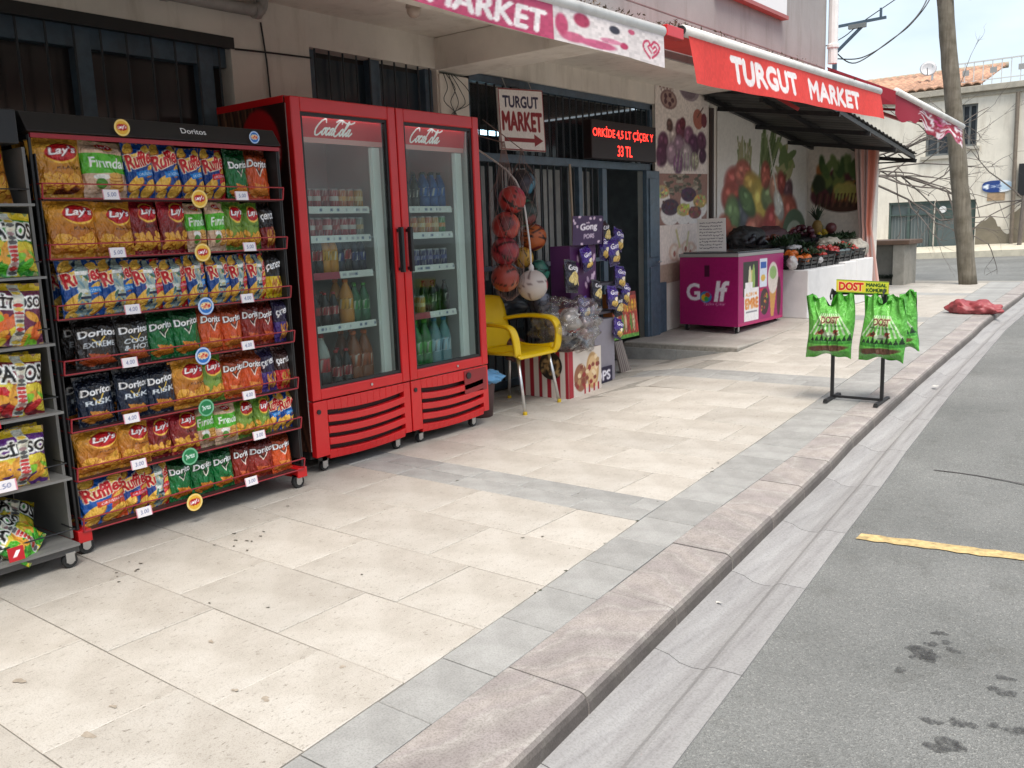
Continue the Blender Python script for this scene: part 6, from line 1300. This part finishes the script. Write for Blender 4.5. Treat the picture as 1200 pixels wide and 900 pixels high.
pa = thing('pineapple', 'pineapple with spiky leaves standing at the stall back', 'pineapple', (-4.3,12.3,1.12))
mb = MB(); mb.lathe([(.03,0),(.06,.03),(.072,.09),(.068,.15),(.045,.2),(.02,.215)], (-4.3,12.35,1.1), 16); mb.obj('fruit_body', mat('pineapple_skin', (.22,.13,.03), .7, var=.4, vscale=60, bump=.6, bscale=90), pa, True)
mb = MB(); r = random.Random(3)
for k in range(34):
    a = r.uniform(0,6.28); e = r.uniform(.5,1.5); L = r.uniform(.12,.26); d = Vector((math.cos(a)*math.cos(e), math.sin(a)*math.cos(e), math.sin(e))); s_ = d.cross(Vector((0,0,1))).normalized()*.012; p = Vector((-4.3,12.35,1.30)); mb.add([p-s_, p+s_, p+d*L*.6+s_+Vector((0,0,.02)), p+d*L, p+d*L*.6-s_+Vector((0,0,.02))], [(0,1,2,4),(4,2,3)])
mb.obj('leaf_crown', mat('pineapple_leaf', (.035,.055,.03), .6), pa)
M_wbag = mat('white_bag_plastic', (.42,.40,.40), .3, var=.08)
for i, (x, y, z, rx, ry, rz, lb) in enumerate([(-3.66,9.74,.86,.05,.06,.07,'white plastic bag hanging between the freezer and the stall'),(-3.6,10.42,.86,.04,.07,.035,'small white bag at the stall front edge'),(-3.95,10.55,1.0,.08,.12,.035,'whitish plastic bag lying on the back crates')]):
    mb = MB(); crumple(mb, (x,y,z), rx, ry, rz, 40+i, .4); tag(mb.obj('plastic_bag', M_wbag, None, True), lb, 'bag', 'white plastic bags')
for i, (x, y, z, rx, ry, rz, lb, cc) in enumerate([(-3.93,11.75,.99,.13,.3,.09,'pale net sack of potatoes behind the front crates',(.30,.27,.22)),(-3.68,12.1,.93,.12,.22,.11,'pale net bag at the far front of the stall',(.36,.33,.28)),(-4.45,11.0,1.13,.14,.5,.12,'dark red net sack along the stall back wall',(.07,.02,.022)),(-4.42,10.25,1.13,.16,.34,.13,'black produce sack at the back near the freezer',(.02,.018,.016)),(-3.64,11.5,.90,.06,.25,.05,'bluish plastic sheet over the front crates',(.12,.16,.17))]):
    mb = MB(); crumple(mb, (x,y,z), rx, ry, rz, 60+i, .35); tag(mb.obj('produce_sack', mat('sack_%d' % i, cc, .6, var=.35, vscale=40, bump=.6, bscale=70), None, True), lb, 'sack', 'sacks on the stall')
fruit('melon', '#6a3a3a', 'round reddish melon beside the pineapple', 'melon', [(-4.2,12.62,1.2)], .085, 'melons on the stall')
fruit('green_melon', '#5a6a3a', 'round green melon at the stall back corner', 'melon', [(-4.42,12.72,1.2)], .08, 'melons on the stall')
for i, (x, y, z, lb) in enumerate([(-3.7,10.4,.93,'dark leafy clump between oranges and tomatoes'),(-3.72,11.5,.96,'dark leafy clump between the third and fourth front crates'),(-4.05,10.4,1.03,'dark leafy heap behind the oranges'),(-4.0,12.0,1.05,'dark leafy heap near the stall end'),(-4.15,10.8,1.08,'dark leafy heap on the onions')]): leafy('leafy_greens', lb, (.12,.16), x, y, z, 110, .11, (.02,.03,.016), 30+i)

# ------------------------------------------------------------------ charcoal stand
ds = thing('charcoal_stand', 'black metal stand with yellow green charcoal sign near the kerb', 'stand', (-1.88,6.24,.06))
zb = ramp(6.24)+.002
for x in (-2.043,-1.706):
    MB().box(x-.011,x+.011,6.232,6.254,zb+.02,.83).obj('post', M_black, ds, bevel=.002)
    MB().bar((x-.05*0,6.10,zb+.012),(x,6.40,zb+.012),.024,.022).obj('foot', M_black, ds, bevel=.002)
    for y in (6.11,6.39): MB().box(x-.014,x+.014,y-.012,y+.012,zb-.001,zb+.014).obj('foot_pad', M_rubber, ds)
MB().box(-2.03,-1.718,6.236,6.250,zb+.015,zb+.033).obj('cross_bar', M_black, ds, bevel=.002)
MB().box(-2.06,-1.69,6.236,6.250,.805,.825).obj('hanger_bar', M_black, ds)
c = Cv(150, 40, '#c8cf3a'); c.rect(0,1,0,.06,'#6a9a2a'); c.rect(0,1,.94,1,'#6a9a2a'); c.rect(.01,.56,.08,.92,'#e0c83a'); c.text('DOST', .05,.53,.17,.83,'#cc2a1c',0,0,.05,halo='#f2e6b0'); c.text('MANGAL', .585,.96,.56,.82,'#2a4a1c',0,0,0,fat=1); c.text('KÖMÜRÜ', .585,.96,.14,.46,'#2a4a1c',0,0,0,fat=1)
mb = MB(); panel(mb, (-2.022,6.212,.823), (-1.678,6.212,.812), (-1.678,6.212,.895), (-2.022,6.212,.912), c, .012); mb.obj('sign_plate', M_card, ds)
c = Cv(90, 110, '#4ca236'); c.ell(.5,.5,.55,.6,'#6abb4c',0,.9)
for k in range(9):
    t = (k-4)*.085; c.poly([(.5+t*.5,.72),(.5+t*.5+.02,.72),(.5+t*1.3+.035,.36),(.5+t*1.3-.012,.36)], '#c4dcb4')
c.text('DOST', .33,.70,.56,.67,'#5a2416',.0,.0,.02,halo='#c8b890'); c.text('MANGAL KÖMÜRÜ', .24,.8,.505,.54,'#24421c',0,0,.005)
rc_ = random.Random(8)
for k in range(26): c.ell(.5+rc_.choice([-1,1])*rc_.uniform(.10,.27), .405+rc_.uniform(-.025,.035), .035, .02, rc_.choice(['#8a2a1c','#6a2418','#a8402a','#4a2a1a','#9a6a4a']), rc_.uniform(-1,1), .3)
c.ell(.5,.37,.13,.045,'#b8c8ac',0,.5); c.ell(.52,.345,.08,.02,'#7a8a70')
for k in range(9): c.poly([(.1+.1*k,.26),(.15+.1*k,.33+.03*(k%3)),(.2+.1*k,.26)], '#16381a')
c.rect(0,1,.21,.26,'#3a8a2e'); c.ell(.5,.14,.43,.05,'#5a3a28',.03,.25); c.rect(0,1,0,.07,'#5ab040')
DES['dost'] = c.speck(.03)
def charcoal_mesh(seed):
    r = random.Random(seed); ph = [r.uniform(0,6.28) for _ in range(8)]; mb = MB()
    def fn(sg):
        def f(u, v):
            x = u-.5; wv = .98-.07*v+.07*math.sin(4.2*v+ph[4])*(.6+.4*math.sin(2*x+ph[5])); e = max(0,1-(2*abs(x))**2.4)**.55
            q = max(0, min(v/.10, (1.02-v)/.42, 1)); d = e*q*.5; d += .10*math.exp(-((x+.42*(v-.2)+.05*math.sin(5*v+ph[1]))/.03)**2)*q+.09*math.exp(-((x-.3+.25*v)/.028)**2)*q-.10*math.exp(-((x+.12-.2*v)/.03)**2)*max(0,v-.45)*1.8
            gath = max(0,(v-.66)/.34); d += gath*.14*math.sin(30*x+ph[0])+gath*.10*math.sin(19*x+ph[1])
            d += .03*math.sin(9*x+8*v+ph[2])*e+.025*math.sin(16*x-13*v+ph[3])*e+.05*math.exp(-((abs(x)-.40+.06*math.sin(7*v+ph[4]))/.035)**2)*e
            notch = .16*math.exp(-(x/.10)**2)*max(0,(v-.8)/.2)
            zz = v-notch+.035*math.sin(7*x+ph[5])*(1 if v > .9 else 0)*(v-.9)*10*.7+(.02*math.cos(2*math.pi*x+ph[6])-.02+.02*math.sin(13*x+ph[2]))*max(0,1-v/.15)-.02*abs(x)*max(0,1-v/.2)
            zz += .035*(2*abs(x))**2*max(0,(v-.82)/.18)+.03*math.sin(23*x+ph[3])*max(0,(v-.9)/.1)-.03*max(0,(2*abs(x)-.75)/.25)*max(0,1-v/.12)
            return (x*wv+.03*math.sin(5*v+ph[7]), -sg*d*.5, zz)
        return f
    mb.grid(fn(1), 89, 109, DES['dost']); mb.grid(fn(-1), 30, 36, Cv(8,8,'#3f9c22')); return mb.mesh('charcoal_bag', M_film2, True)
def b_film2(t, N, L, p):
    a = N.new('ShaderNodeAttribute'); a.attribute_name = 'print'; g = N.new('ShaderNodeTexCoord').outputs['Object']; L.new(a.outputs['Color'], p.inputs['Base Color']); p.inputs['Roughness'].default_value = .24; p.inputs['Coat Weight'].default_value = .25
    mp = N.new('ShaderNodeMapping'); mp.inputs['Scale'].default_value = (2.2, 1, 1); L.new(g, mp.inputs['Vector']); _bump(N, L, _noise(N, L, mp.outputs[0], 7, 5, .62), p, .75, .05)
M_film2 = mat_nodes('green_film', b_film2)
for i, (x, y, z, w_, h, rz, ry, lb) in enumerate([(-2.045,6.18,.392,.325,.41,.10,.0,'green charcoal bag hanging at the left of the stand'),(-1.695,6.18,.388,.295,.41,-.06,.03,'green charcoal bag hanging in front on the right of the stand'),(-1.60,6.32,.45,.24,.36,-.25,-.12,'green charcoal bag half hidden behind the right one')]):
    o = put('charcoal_bag', charcoal_mesh(i+3)); o.location = (x,y,z); o.scale = (w_, .33, h); o.rotation_euler = (.03, ry, rz); tag(o, lb, 'charcoal bag', 'charcoal bags on the stand')
for x in (-2.045,-1.70): MB().tube([(x,6.24,.83),(x,6.20,.845),(x,6.165,.80),(x,6.18,.775)], .006, 6).obj('hook', M_black, ds)
# red bag slumped by the kerb
mb = MB(); crumple(mb, (0,0,0), .25, .14, .088, 8, .38, 60, 36)
mb.v = [(x, y, max(z, -.04)+.012*math.sin(24*x+9*y)*(z > 0)+.018*math.exp(-((x+.15)/.05)**2)*(z > 0)) for x, y, z in mb.v]
o = mb.obj('slumped_bag', mat('dusty_red_plastic', (.27,.05,.055), .5, var=.25, vscale=12, bump=.5, bscale=14), None, True); o.location = (-1.985,10.72,.296); tag(o, 'dusty red plastic bag slumped on the pavement by the kerb', 'bag')

# ------------------------------------------------------------------ wooden pole, brackets and cables
pl = thing('utility_pole', 'leaning wooden utility pole at the pavement end', 'pole', (-2.94,15.24,.25))
P0, P1 = Vector((-2.935,15.24,.2)), Vector((-3.63,15.24,6.0))
mb = MB(); n = 26; r = random.Random(9); mb.tube([P0.lerp(P1,k/n)+Vector((r.uniform(-.006,.006),0,0)) for k in range(n+1)], [.131-.022*k/n+r.uniform(-.004,.004) for k in range(n+1)], 20)
def b_wood(t, N, L, p):
    g = N.new('ShaderNodeTexCoord').outputs['Object']; mp = N.new('ShaderNodeMapping'); mp.inputs['Scale'].default_value = (9,9,.6); L.new(g, mp.inputs['Vector'])
    c = _ramp(N, L, _noise(N, L, mp.outputs[0], 4, 8, .7), [(.25,(.10,.085,.065)),(.5,(.17,.15,.115)),(.75,(.23,.205,.16))]); c = _mul(N, L, c, _ramp(N, L, _noise(N, L, g, 6, 5, .6), [(.3,(.6,.58,.52)),(.6,(1,1,1))]))
    L.new(c, p.inputs['Base Color']); p.inputs['Roughness'].default_value = .9; _bump(N, L, _noise(N, L, mp.outputs[0], 12, 5, .7), p, .6, .02)
mb.obj('shaft', mat_nodes('weathered_pole_wood', b_wood), pl, True)
mb = MB(); p = P0.lerp(P1,.72)
mb.tube(crom([p+Vector((.13,-.05,.5)), p+Vector((.2,-.1,.25)), p+Vector((.34,-.1,.06)), p+Vector((.44,-.1,.12)), p+Vector((.42,-.1,.3)), p+Vector((.25,-.1,.5)), p+Vector((.12,-.1,.62))], 6), .008, 5)
mb.tube(crom([p+Vector((-.12,-.1,.6)), p+Vector((-.25,-.1,.48)), p+Vector((-.32,-.1,.55)), p+Vector((-.22,-.1,.62)), p+Vector((-.14,-.1,.66))], 6), .008, 5)
mb.bar(p+Vector((.14,-.06,.1)), p+Vector((.14,-.06,.9)), .035); mb.obj('cable_loop', M_cable, pl)
br_ = thing('wire_bracket', 'blue steel wire bracket standing on the canopy roof', 'bracket', (-4.3,13.0,2.4)); M_bst = mat('bracket_blue', (.07,.11,.15), .5, var=.2)
mb = MB(); mb.bar((-4.32,13,2.4),(-4.335,13,3.96),.05); mb.obj('upright', M_bst, br_); MB().bar((-4.42,13,3.93),(-3.66,13,3.95),.03,.035).obj('cross_arm', M_bst, br_); MB().bar((-4.33,13,3.58),(-3.93,13,3.92),.035).obj('brace', M_bst, br_)
MB().bar((-3.73,13,3.94),(-3.73,13,4.08),.028).obj('pin', M_bst, br_); MB().box(-4.15,-3.92,12.97,13.03,3.87,3.925).obj('insulator', mat('grey_insulator', (.2,.22,.22), .4), br_)
def cable(label, pts, rad=.009, parent=None):
    tag(MB().tube(crom(pts, 8), rad, 5).obj('overhead_cable', M_cable), label, 'cable', 'overhead cables')
pt_ = P0.lerp(P1,.83)
cable('drooping double cable from the pole to the blue bracket', [(-3.5,15.1,5.2),(-3.46,14.4,4.5),(-3.55,14.1,4.12),(-3.82,13.8,3.78),(-4.12,13.5,3.56),(-4.33,13.05,3.52)])
cable('second drooping cable twisted beside the first one', [(-3.46,15.1,5.2),(-3.43,14.4,4.45),(-3.6,14.1,4.05),(-3.8,13.8,3.80),(-4.2,13.5,3.50),(-4.33,13.05,3.60)])
cable('taut cable running from the bracket arm over the roof', [(-5.0,12.9,3.55),(-4.3,13.0,3.75),(-3.95,13.0,3.95),(-3.3,13.2,4.35),(-2.2,13.5,5.0)], .007)
cable('thin cable crossing the sky right of the pole', [(-2.9,15.4,5.3),(-2.4,18,5.15),(-3.2,24,4.9)], .006)

# grey counter beyond the stall
ct = thing('roadside_counter', 'grey concrete counter with brown top beyond the stall', 'counter', (-4.0,15.2,.25))
MB().hexa([(-4.35,14.98,.2),(-3.98,14.98,.2),(-3.98,15.6,.2),(-4.35,15.6,.2),(-4.35,14.98,.88),(-3.98,14.98,.88),(-3.98,15.6,.88),(-4.35,15.6,.88)]).obj('body', mat('dark_concrete', (.12,.115,.10), .9, var=.2), ct)
MB().box(-3.978,-3.80,14.9,15.62,.2,.885).obj('pillar', mat('pale_concrete', (.27,.255,.22), .9, var=.2), ct, bevel=.01)
MB().box(-4.45,-3.73,14.86,15.7,.886,.955).obj('top', mat('brown_top', (.12,.07,.045), .6, var=.2), ct, bevel=.008)
tag(leafy('ivy', 'dark ivy clump climbing the roadside counter', (.12,.03), -4.08,14.95,.35, 160, .10, (.012,.02,.012), 15, 'plant'), None, None)

# ------------------------------------------------------------------ house across the side street
HY = 24.5
hs = thing('far_house', 'ochre plastered old house across the side street', 'house', (-6,HY,.2))
mb = MB(); z0 = -.2
holes = [(-6.68,-4.64,.5,1.68),(-5.86,-5.30,2.78,3.58),(-5.06,-4.70,2.95,3.95),(-2.9,-2.2,2.95,3.9)]
xs = sorted({-14., 2.0}|{h for q in holes for h in q[:2]}); zs = sorted({z0, 4.2}|{h for q in holes for h in q[2:]})
for xa, xb in zip(xs, xs[1:]):
    for za, zb_ in zip(zs, zs[1:]):
        if any(xa >= q[0]-1e-6 and xb <= q[1]+1e-6 and za >= q[2]-1e-6 and zb_ <= q[3]+1e-6 for q in holes): continue
        mb.box(xa, xb, HY, HY+.25, za, zb_)
mb.box(-14,2,HY+6,HY+6.2,z0,4.2); mb.obj('wall', M_house, hs)
# damp patch band at the foot of the wall
mb = MB(); r = random.Random(4); n = 60; top = []; bot = []
for k in range(n+1):
    x = -4.62+3.2*k/n; top.append((x, HY-.006, 1.05+.18*math.sin(k*.35)+r.uniform(-.08,.08)+(.35 if 14 < k < 22 else 0))); bot.append((x, HY-.006, .1))
mb.add(bot+top, [(k,k+1,n+2+k,n+1+k) for k in range(n)]); mb.obj('cement_render', mat('old_cement', (.19,.165,.12), .9, var=.25, vscale=2.5, dirt=.4), hs)
mb = MB(); mb.box(-14,2,HY-.16,HY,4.2,4.34); mb.box(-14,2,HY-.05,HY+.25,4.10,4.199); mb.obj('cornice', mat('cornice_plaster', (.36,.33,.27), .85, var=.2), hs, bevel=.01)
M_gfr = mat('green_grey_frame', (.055,.085,.075), .5, var=.2)
wd = MB().box(-6.66,-5.62,HY+.10,HY+.12,.52,1.66).obj('shop_window', mat('shop_glass', (.10,.125,.125), .15), hs)
mb = MB()
for x in (-6.66,-6.2,-5.66): mb.box(x-.03,x+.03,HY+.04,HY+.1,.5,1.68)
mb.box(-6.68,-5.6,HY+.035,HY+.098,1.62,1.69); mb.box(-6.68,-5.6,HY+.035,HY+.098,.5,.56); mb.box(-6.68,-5.6,HY+.036,HY+.097,1.34,1.37); mb.obj('frame', M_gfr, wd)
for k in range(12): MB().box(-6.62+.08*k,-6.60+.08*k,HY+.085,HY+.099,.56,1.34).obj('curtain_fold', mat('grey_curtain', (.16,.18,.18), .8), wd)
dr = MB().box(-5.58,-4.66,HY+.08,HY+.12,.5,1.67).obj('door', M_gfr, hs)
MB().box(-5.5,-4.95,HY+.066,HY+.08,.55,1.22).obj('glass_panel', MATS['shop_glass'], dr); MB().box(-5.56,-4.95,HY+.06,HY+.079,1.24,1.30).obj('transom', M_gfr, dr)
MB().lathe([(.001,0),(.085,0),(.085,.01),(.001,.01)], (-5.40,HY+.065,1.46), 20, axis='y').obj('round_plate', mat('white_plate', (.75,.75,.74), .5), dr)
MB().box(-6.8,-5.58,HY-.12,HY-.002,.42,.49).obj('sill', mat('stone_sill', (.42,.39,.33), .8), hs, bevel=.01)
for (a, b, z_, t_) in holes[1:]:
    w_ = MB().box(a,b,HY+.15,HY+.17,z_,t_).obj('window', mat('far_glass', (.05,.06,.07), .12), hs); mb = MB()
    mb.box(a,a+.05,HY+.07,HY+.149,z_,t_); mb.box(b-.05,b,HY+.07,HY+.149,z_,t_); mb.box((a+b)/2-.025,(a+b)/2+.025,HY+.075,HY+.148,z_,t_); mb.box(a+.05,b-.05,HY+.078,HY+.147,t_-.05,t_); mb.box(a+.05,b-.05,HY+.078,HY+.147,z_,z_+.05); mb.obj('frame', mat('grey_frame', (.13,.14,.14), .6), w_)
    MB().box(a-.08,b+.08,HY-.08,HY-.002,z_-.08,z_-.005).obj('sill', MATS['stone_sill'], w_)
mb = MB(); mb.tube([(-3.82,HY-.08,.1),(-3.85,HY-.08,4.1)], .045, 8); mb.obj('drain_pipe', mat('rusty_pipe', (.16,.13,.10), .7, var=.3), hs)
MB().box(-3.74,-3.3,HY-.12,HY-.01,1.7,2.45).obj('meter_box', M_black, hs, bevel=.01)
# pavement strip and bank in front of the house
mb = MB(); mb.hexa([(-16,HY-1.1,-.2),(2,HY-1.1,-.2),(2,HY-.002,-.2),(-16,HY-.002,-.2),(-16,HY-1.1,.16),(2,HY-1.1,.62),(2,HY-.002,.75),(-16,HY-.002,.26)]); struct(mb, 'far_pavement', mat('pale_far_paving', (.52,.48,.38), .85, var=.15))
mb = MB(); mb.hexa([(-6,HY-6,.1),(8,HY-6,.1),(8,HY-1.11,.1),(-6,HY-1.11,.1),(-6,HY-6,.19),(8,HY-6,.22),(8,HY-1.11,.60),(-6,HY-1.11,.27)]); struct(mb, 'side_road', M_asph)
MB().box(-14.4,-4.7,HY-.06,HY+.2,4.341,4.42).obj('eave_board', mat('eave_wood', (.12,.08,.05), .8), hs)
# tiled roof in courses
rf = thing('tiled_roof', 'low orange tiled roof of the house behind the awnings', 'roof', (-7,HY+1,4.3)); M_tile = mat('clay_tile', (.36,.20,.125), .85, var=.5, vscale=9, rand=.25, dirt=.5)
me = None
for row in range(9):
    mb = MB(); y0 = HY-.1+.33*row; zr = 4.36+.085*row; W_ = .21; nx_ = 47; xl = -14.5
    def tf(u, v): x = xl+nx_*W_*u; return (x, y0+.37*v, zr+.035+.105*v+.045*abs(math.sin(math.pi*(x-xl)/W_)))
    mb.grid(tf, nx_*6, 1); mb.grid(lambda u, v: (lambda p: (p[0],p[1],p[2]-.028))(tf(u,v)), nx_*6, 1)
    mb.grid(lambda u, v: (lambda p: (p[0],p[1],p[2]-.028*v))(tf(u,0)), nx_*6, 1); o = mb.obj('tile_course', M_tile, rf, True); o['kind'] = 'stuff'
MB().tube([(-14.5,HY+3.0,5.17),(-4.6,HY+3.0,5.17)], .08, 10).obj('ridge', mat('ridge_mortar', (.36,.30,.22), .9, var=.3), rf, True)
# roof terrace railing on the right
rl = thing('terrace_railing', 'thin white metal railing along the roof terrace', 'railing', (-3,HY,4.35)); M_rail = mat('white_rail', (.55,.55,.53), .5)
mb = MB(); mb.bar((-5.3,HY+.1,4.92),(2,HY+.1,4.92),.03); mb.bar((-5.3,HY+.1,4.48),(2,HY+.1,4.48),.022); mb.obj('rail', M_rail, rl)
for k in range(37): MB().bar((-5.25+.2*k,HY+.1,4.34),(-5.25+.2*k,HY+.1,4.92),.018).obj('baluster', M_rail, rl)
for k in range(12): MB().box(-5.1+.6*k,-4.95+.6*k,HY+.085,HY+.088,4.62,4.75).obj('ornament', mat('grey_ornament', (.3,.3,.29), .6), rl)
# satellite dish with water heater
sdh = thing('satellite_dish', 'pale satellite dish standing on the tiled roof', 'dish', (-6.1,HY+1.5,4.9)); mb = MB(); mb.lathe([(.02,0),(.08,.01),(.15,.025),(.2,.05),(.203,.053),(.15,.03),(.08,.015),(.02,.006)], (0,0,0), 22); d = mb.obj('reflector', mat('dish_white', (.4,.4,.41), .4), sdh, True); d.matrix_basis = Matrix.Translation((-6.15,HY+1.2,5.05)) @ Matrix.Rotation(1.2,4,'X') @ Matrix.Rotation(.3,4,'Y')
MB().tube([(-6.05,HY+1.25,4.75),(-6.05,HY+1.25,5.15)], .03, 6).obj('mast', M_steel, sdh); MB().bar((-6.15,HY+1.15,4.9),(-6.1,HY+.9,5.05),.02).obj('feed_arm', M_bst, sdh)
# blue oval street sign
sn = thing('street_sign', 'blue and white oval street sign on the ochre wall', 'sign', (-4.2,HY,1.95)); c = Cv(44, 20, '#dfe6ec'); c.rect(.0,.6,0,1,'#23407f'); c.ell(.16,.5,.09,.2,'#e8eef4'); c.text('1001. SK', .28,.58,.38,.62,'#e8eef4',0,0,.01); c.rect(.62,.95,.2,.8,'#b9cfe0')
mb = MB(); n = 48; vs = []; cl = []; fs = []
for j in range(7):
    for k in range(n):
        a = 2*math.pi*k/n; u, v = math.cos(a), math.sin(a); m_ = (abs(u)**3+abs(v)**3)**(1/3); u, v = u/m_*j/6, v/m_*j/6; vs.append((-4.19+.33*u, HY-.03, 1.955+.14*v)); cl.append(c.at(.5+.5*u,.5+.5*v))
for j in range(6):
    for k in range(n): fs.append((j*n+k, j*n+(k+1)%n, (j+1)*n+(k+1)%n, (j+1)*n+k))
mb.add(vs, fs, cl); mb.obj('plate', M_card, sn); MB().box(-4.28,-4.0,HY-.028,HY-.003,1.86,2.04).obj('backing', M_steel, sn); MB().box(-4.4,-4.02,HY-.02,HY-.003,1.62,1.8).obj('old_plate', mat('rusty_plate', (.36,.25,.15), .8, var=.3), sn)

# ------------------------------------------------------------------ bare tree behind the stall
tr_ = thing('bare_tree', 'bare leafless tree with long thin branches behind the pole', 'tree', (-5.6,17.5,.25)); M_bark = mat('grey_bark', (.13,.11,.095), .9, var=.3)
mb = MB(); mb.tube(crom([(-5.7,17.5,.1),(-5.62,17.45,1.0),(-5.5,17.4,1.8),(-5.4,17.3,2.3)], 4), [.13-.004*k for k in range(13)], 10); mb.obj('trunk', M_bark, tr_, True)
r = random.Random(17); mb = MB()
def grow(p, d, L, rad, lev):
    pts = [p]; q = p.copy(); n = 5
    for k in range(n):
        d = (d+Vector((r.gauss(0,.16), r.gauss(0,.16), r.gauss(0,.13)-.015))).normalized(); q = q+d*L/n; pts.append(q.copy())
    mb.tube(pts, [rad*(1-.6*k/n) for k in range(n+1)], 5, False)
    if lev < 4:
        for k in range(3 if lev < 1 else 2):
            t = r.randint(2, n); e = (d+Vector((r.gauss(0,.55), r.gauss(0,.5), r.gauss(.05,.45)))).normalized(); grow(pts[t], e, L*r.uniform(.45,.7), rad*.55, lev+1)
for d, L, rad in [((1,-.1,-.05),1.9,.026),((1,-.2,.1),2.0,.026),((.9,.1,.3),1.8,.024),((.8,-.3,-.12),1.5,.022),((1,-.1,.18),2.1,.018),((1,.3,-.02),2.2,.03),((1,-.3,.0),1.6,.025)]: grow(Vector((-5.45,17.35,2.15+r.uniform(-.2,.2))), Vector(d).normalized(), L, rad, 0)
mb.obj('branches', M_bark, tr_)
r = random.Random(23); mb = MB(); t2 = thing('bare_shrub', 'bare twigs of a shrub climbing the far house wall', 'shrub', (-3.6,HY-.4,.5))
for d, L, rad in [((-.7,-.1,.45),1.8,.022),((-.9,-.1,.1),1.6,.02),((-.8,-.2,-.15),1.3,.018)]: grow(Vector((-3.55,HY-.4,1.6)), Vector(d).normalized(), L, rad, 1)
mb.tube([(-3.6,HY-.4,.4),(-3.55,HY-.4,1.7)], .05, 7); mb.obj('branches', M_bark, t2)

# ------------------------------------------------------------------ houses across the street (seen in the cooler glass)
def opp_house(x, y0, y1, h, m, label, seed):
    o = thing('street_house', label, 'house', (x, (y0+y1)/2, -.1), 'houses across the street'); MB().box(x, x+7, y0, y1, -.12, h).obj('wall', m, o)
    mb = MB(); ym = (y0+y1)/2; mb.add([(x-.4,y0-.3,h),(x+7.4,y0-.3,h),(x+7.4,y1+.3,h),(x-.4,y1+.3,h),(x+3.5,y0+1,h+1.5),(x+3.5,y1-1,h+1.5)], [(0,3,2,1),(0,4,5,3),(2,5,4,1),(0,1,4),(3,5,2)]); mb.obj('roof', M_tile, o)
    n = int((y1-y0)/2.2)
    for f in range(int(h//2.9)):
        for k in range(n):
            ya = y0+.7+k*(y1-y0-.8)/n; za = .95+f*2.9; w_ = MB().box(x-.01,x+.02,ya,ya+1.0,za,za+1.3).obj('window', MATS['far_glass'], o); mb = MB(); mb.box(x-.05,x-.011,ya-.06,ya,za-.06,za+1.36); mb.box(x-.05,x-.011,ya+1.0,ya+1.06,za-.06,za+1.36); mb.box(x-.05,x-.011,ya,ya+1.0,za-.06,za); mb.box(x-.05,x-.011,ya,ya+1.0,za+1.3,za+1.36); mb.obj('frame', M_rail, w_)
opp_house(10.5, -14, -4.6, 5.0, M_wall, 'cream two storey house across the street, behind the camera', 1)
opp_house(11.0, -4, 4.2, 3.2, M_house, 'low ochre house across the street opposite the coolers', 2)
opp_house(10.6, 4.9, 14, 3.6, M_upper, 'low grey house across the street opposite the stall', 3)
def leaf_tree(x, y, h, label, seed):
    o = thing('street_tree', label, 'tree', (x,y,-.1), 'trees across the street'); r = random.Random(seed); mb = MB(); mb.tube([(x,y,-.12),(x+.1,y,h*.3),(x,y+.1,h*.6)], [.16,.12,.06], 9); mb.obj('trunk', M_bark, o, True); mb = MB()
    for k in range(2600):
        cl = r.randint(0,15); rc = random.Random(cl+seed*50); c = Vector((x+rc.gauss(0,.75), y+rc.gauss(0,.75), h*.68+rc.gauss(0,.6))); d = Vector((r.gauss(0,1),r.gauss(0,1),r.gauss(0,1))).normalized()*r.uniform(.1,.55); s = r.uniform(.05,.11); a = Vector((r.gauss(0,1),r.gauss(0,1),r.gauss(0,1))).normalized()*s; b = a.cross(d).normalized()*s*.5; p = c+d; mb.add([p-a,p+b,p+a,p-b], [(0,1,2,3)])
    mb.obj('crown', mat('tree_leaf', (.04,.07,.025), .7, var=.3), o)
leaf_tree(8.9, 1.2, 4.2, 'leafy tree on the far kerb opposite the rack', 3); leaf_tree(9.1, 7.4, 4.0, 'leafy tree on the far kerb opposite the doorway', 6)
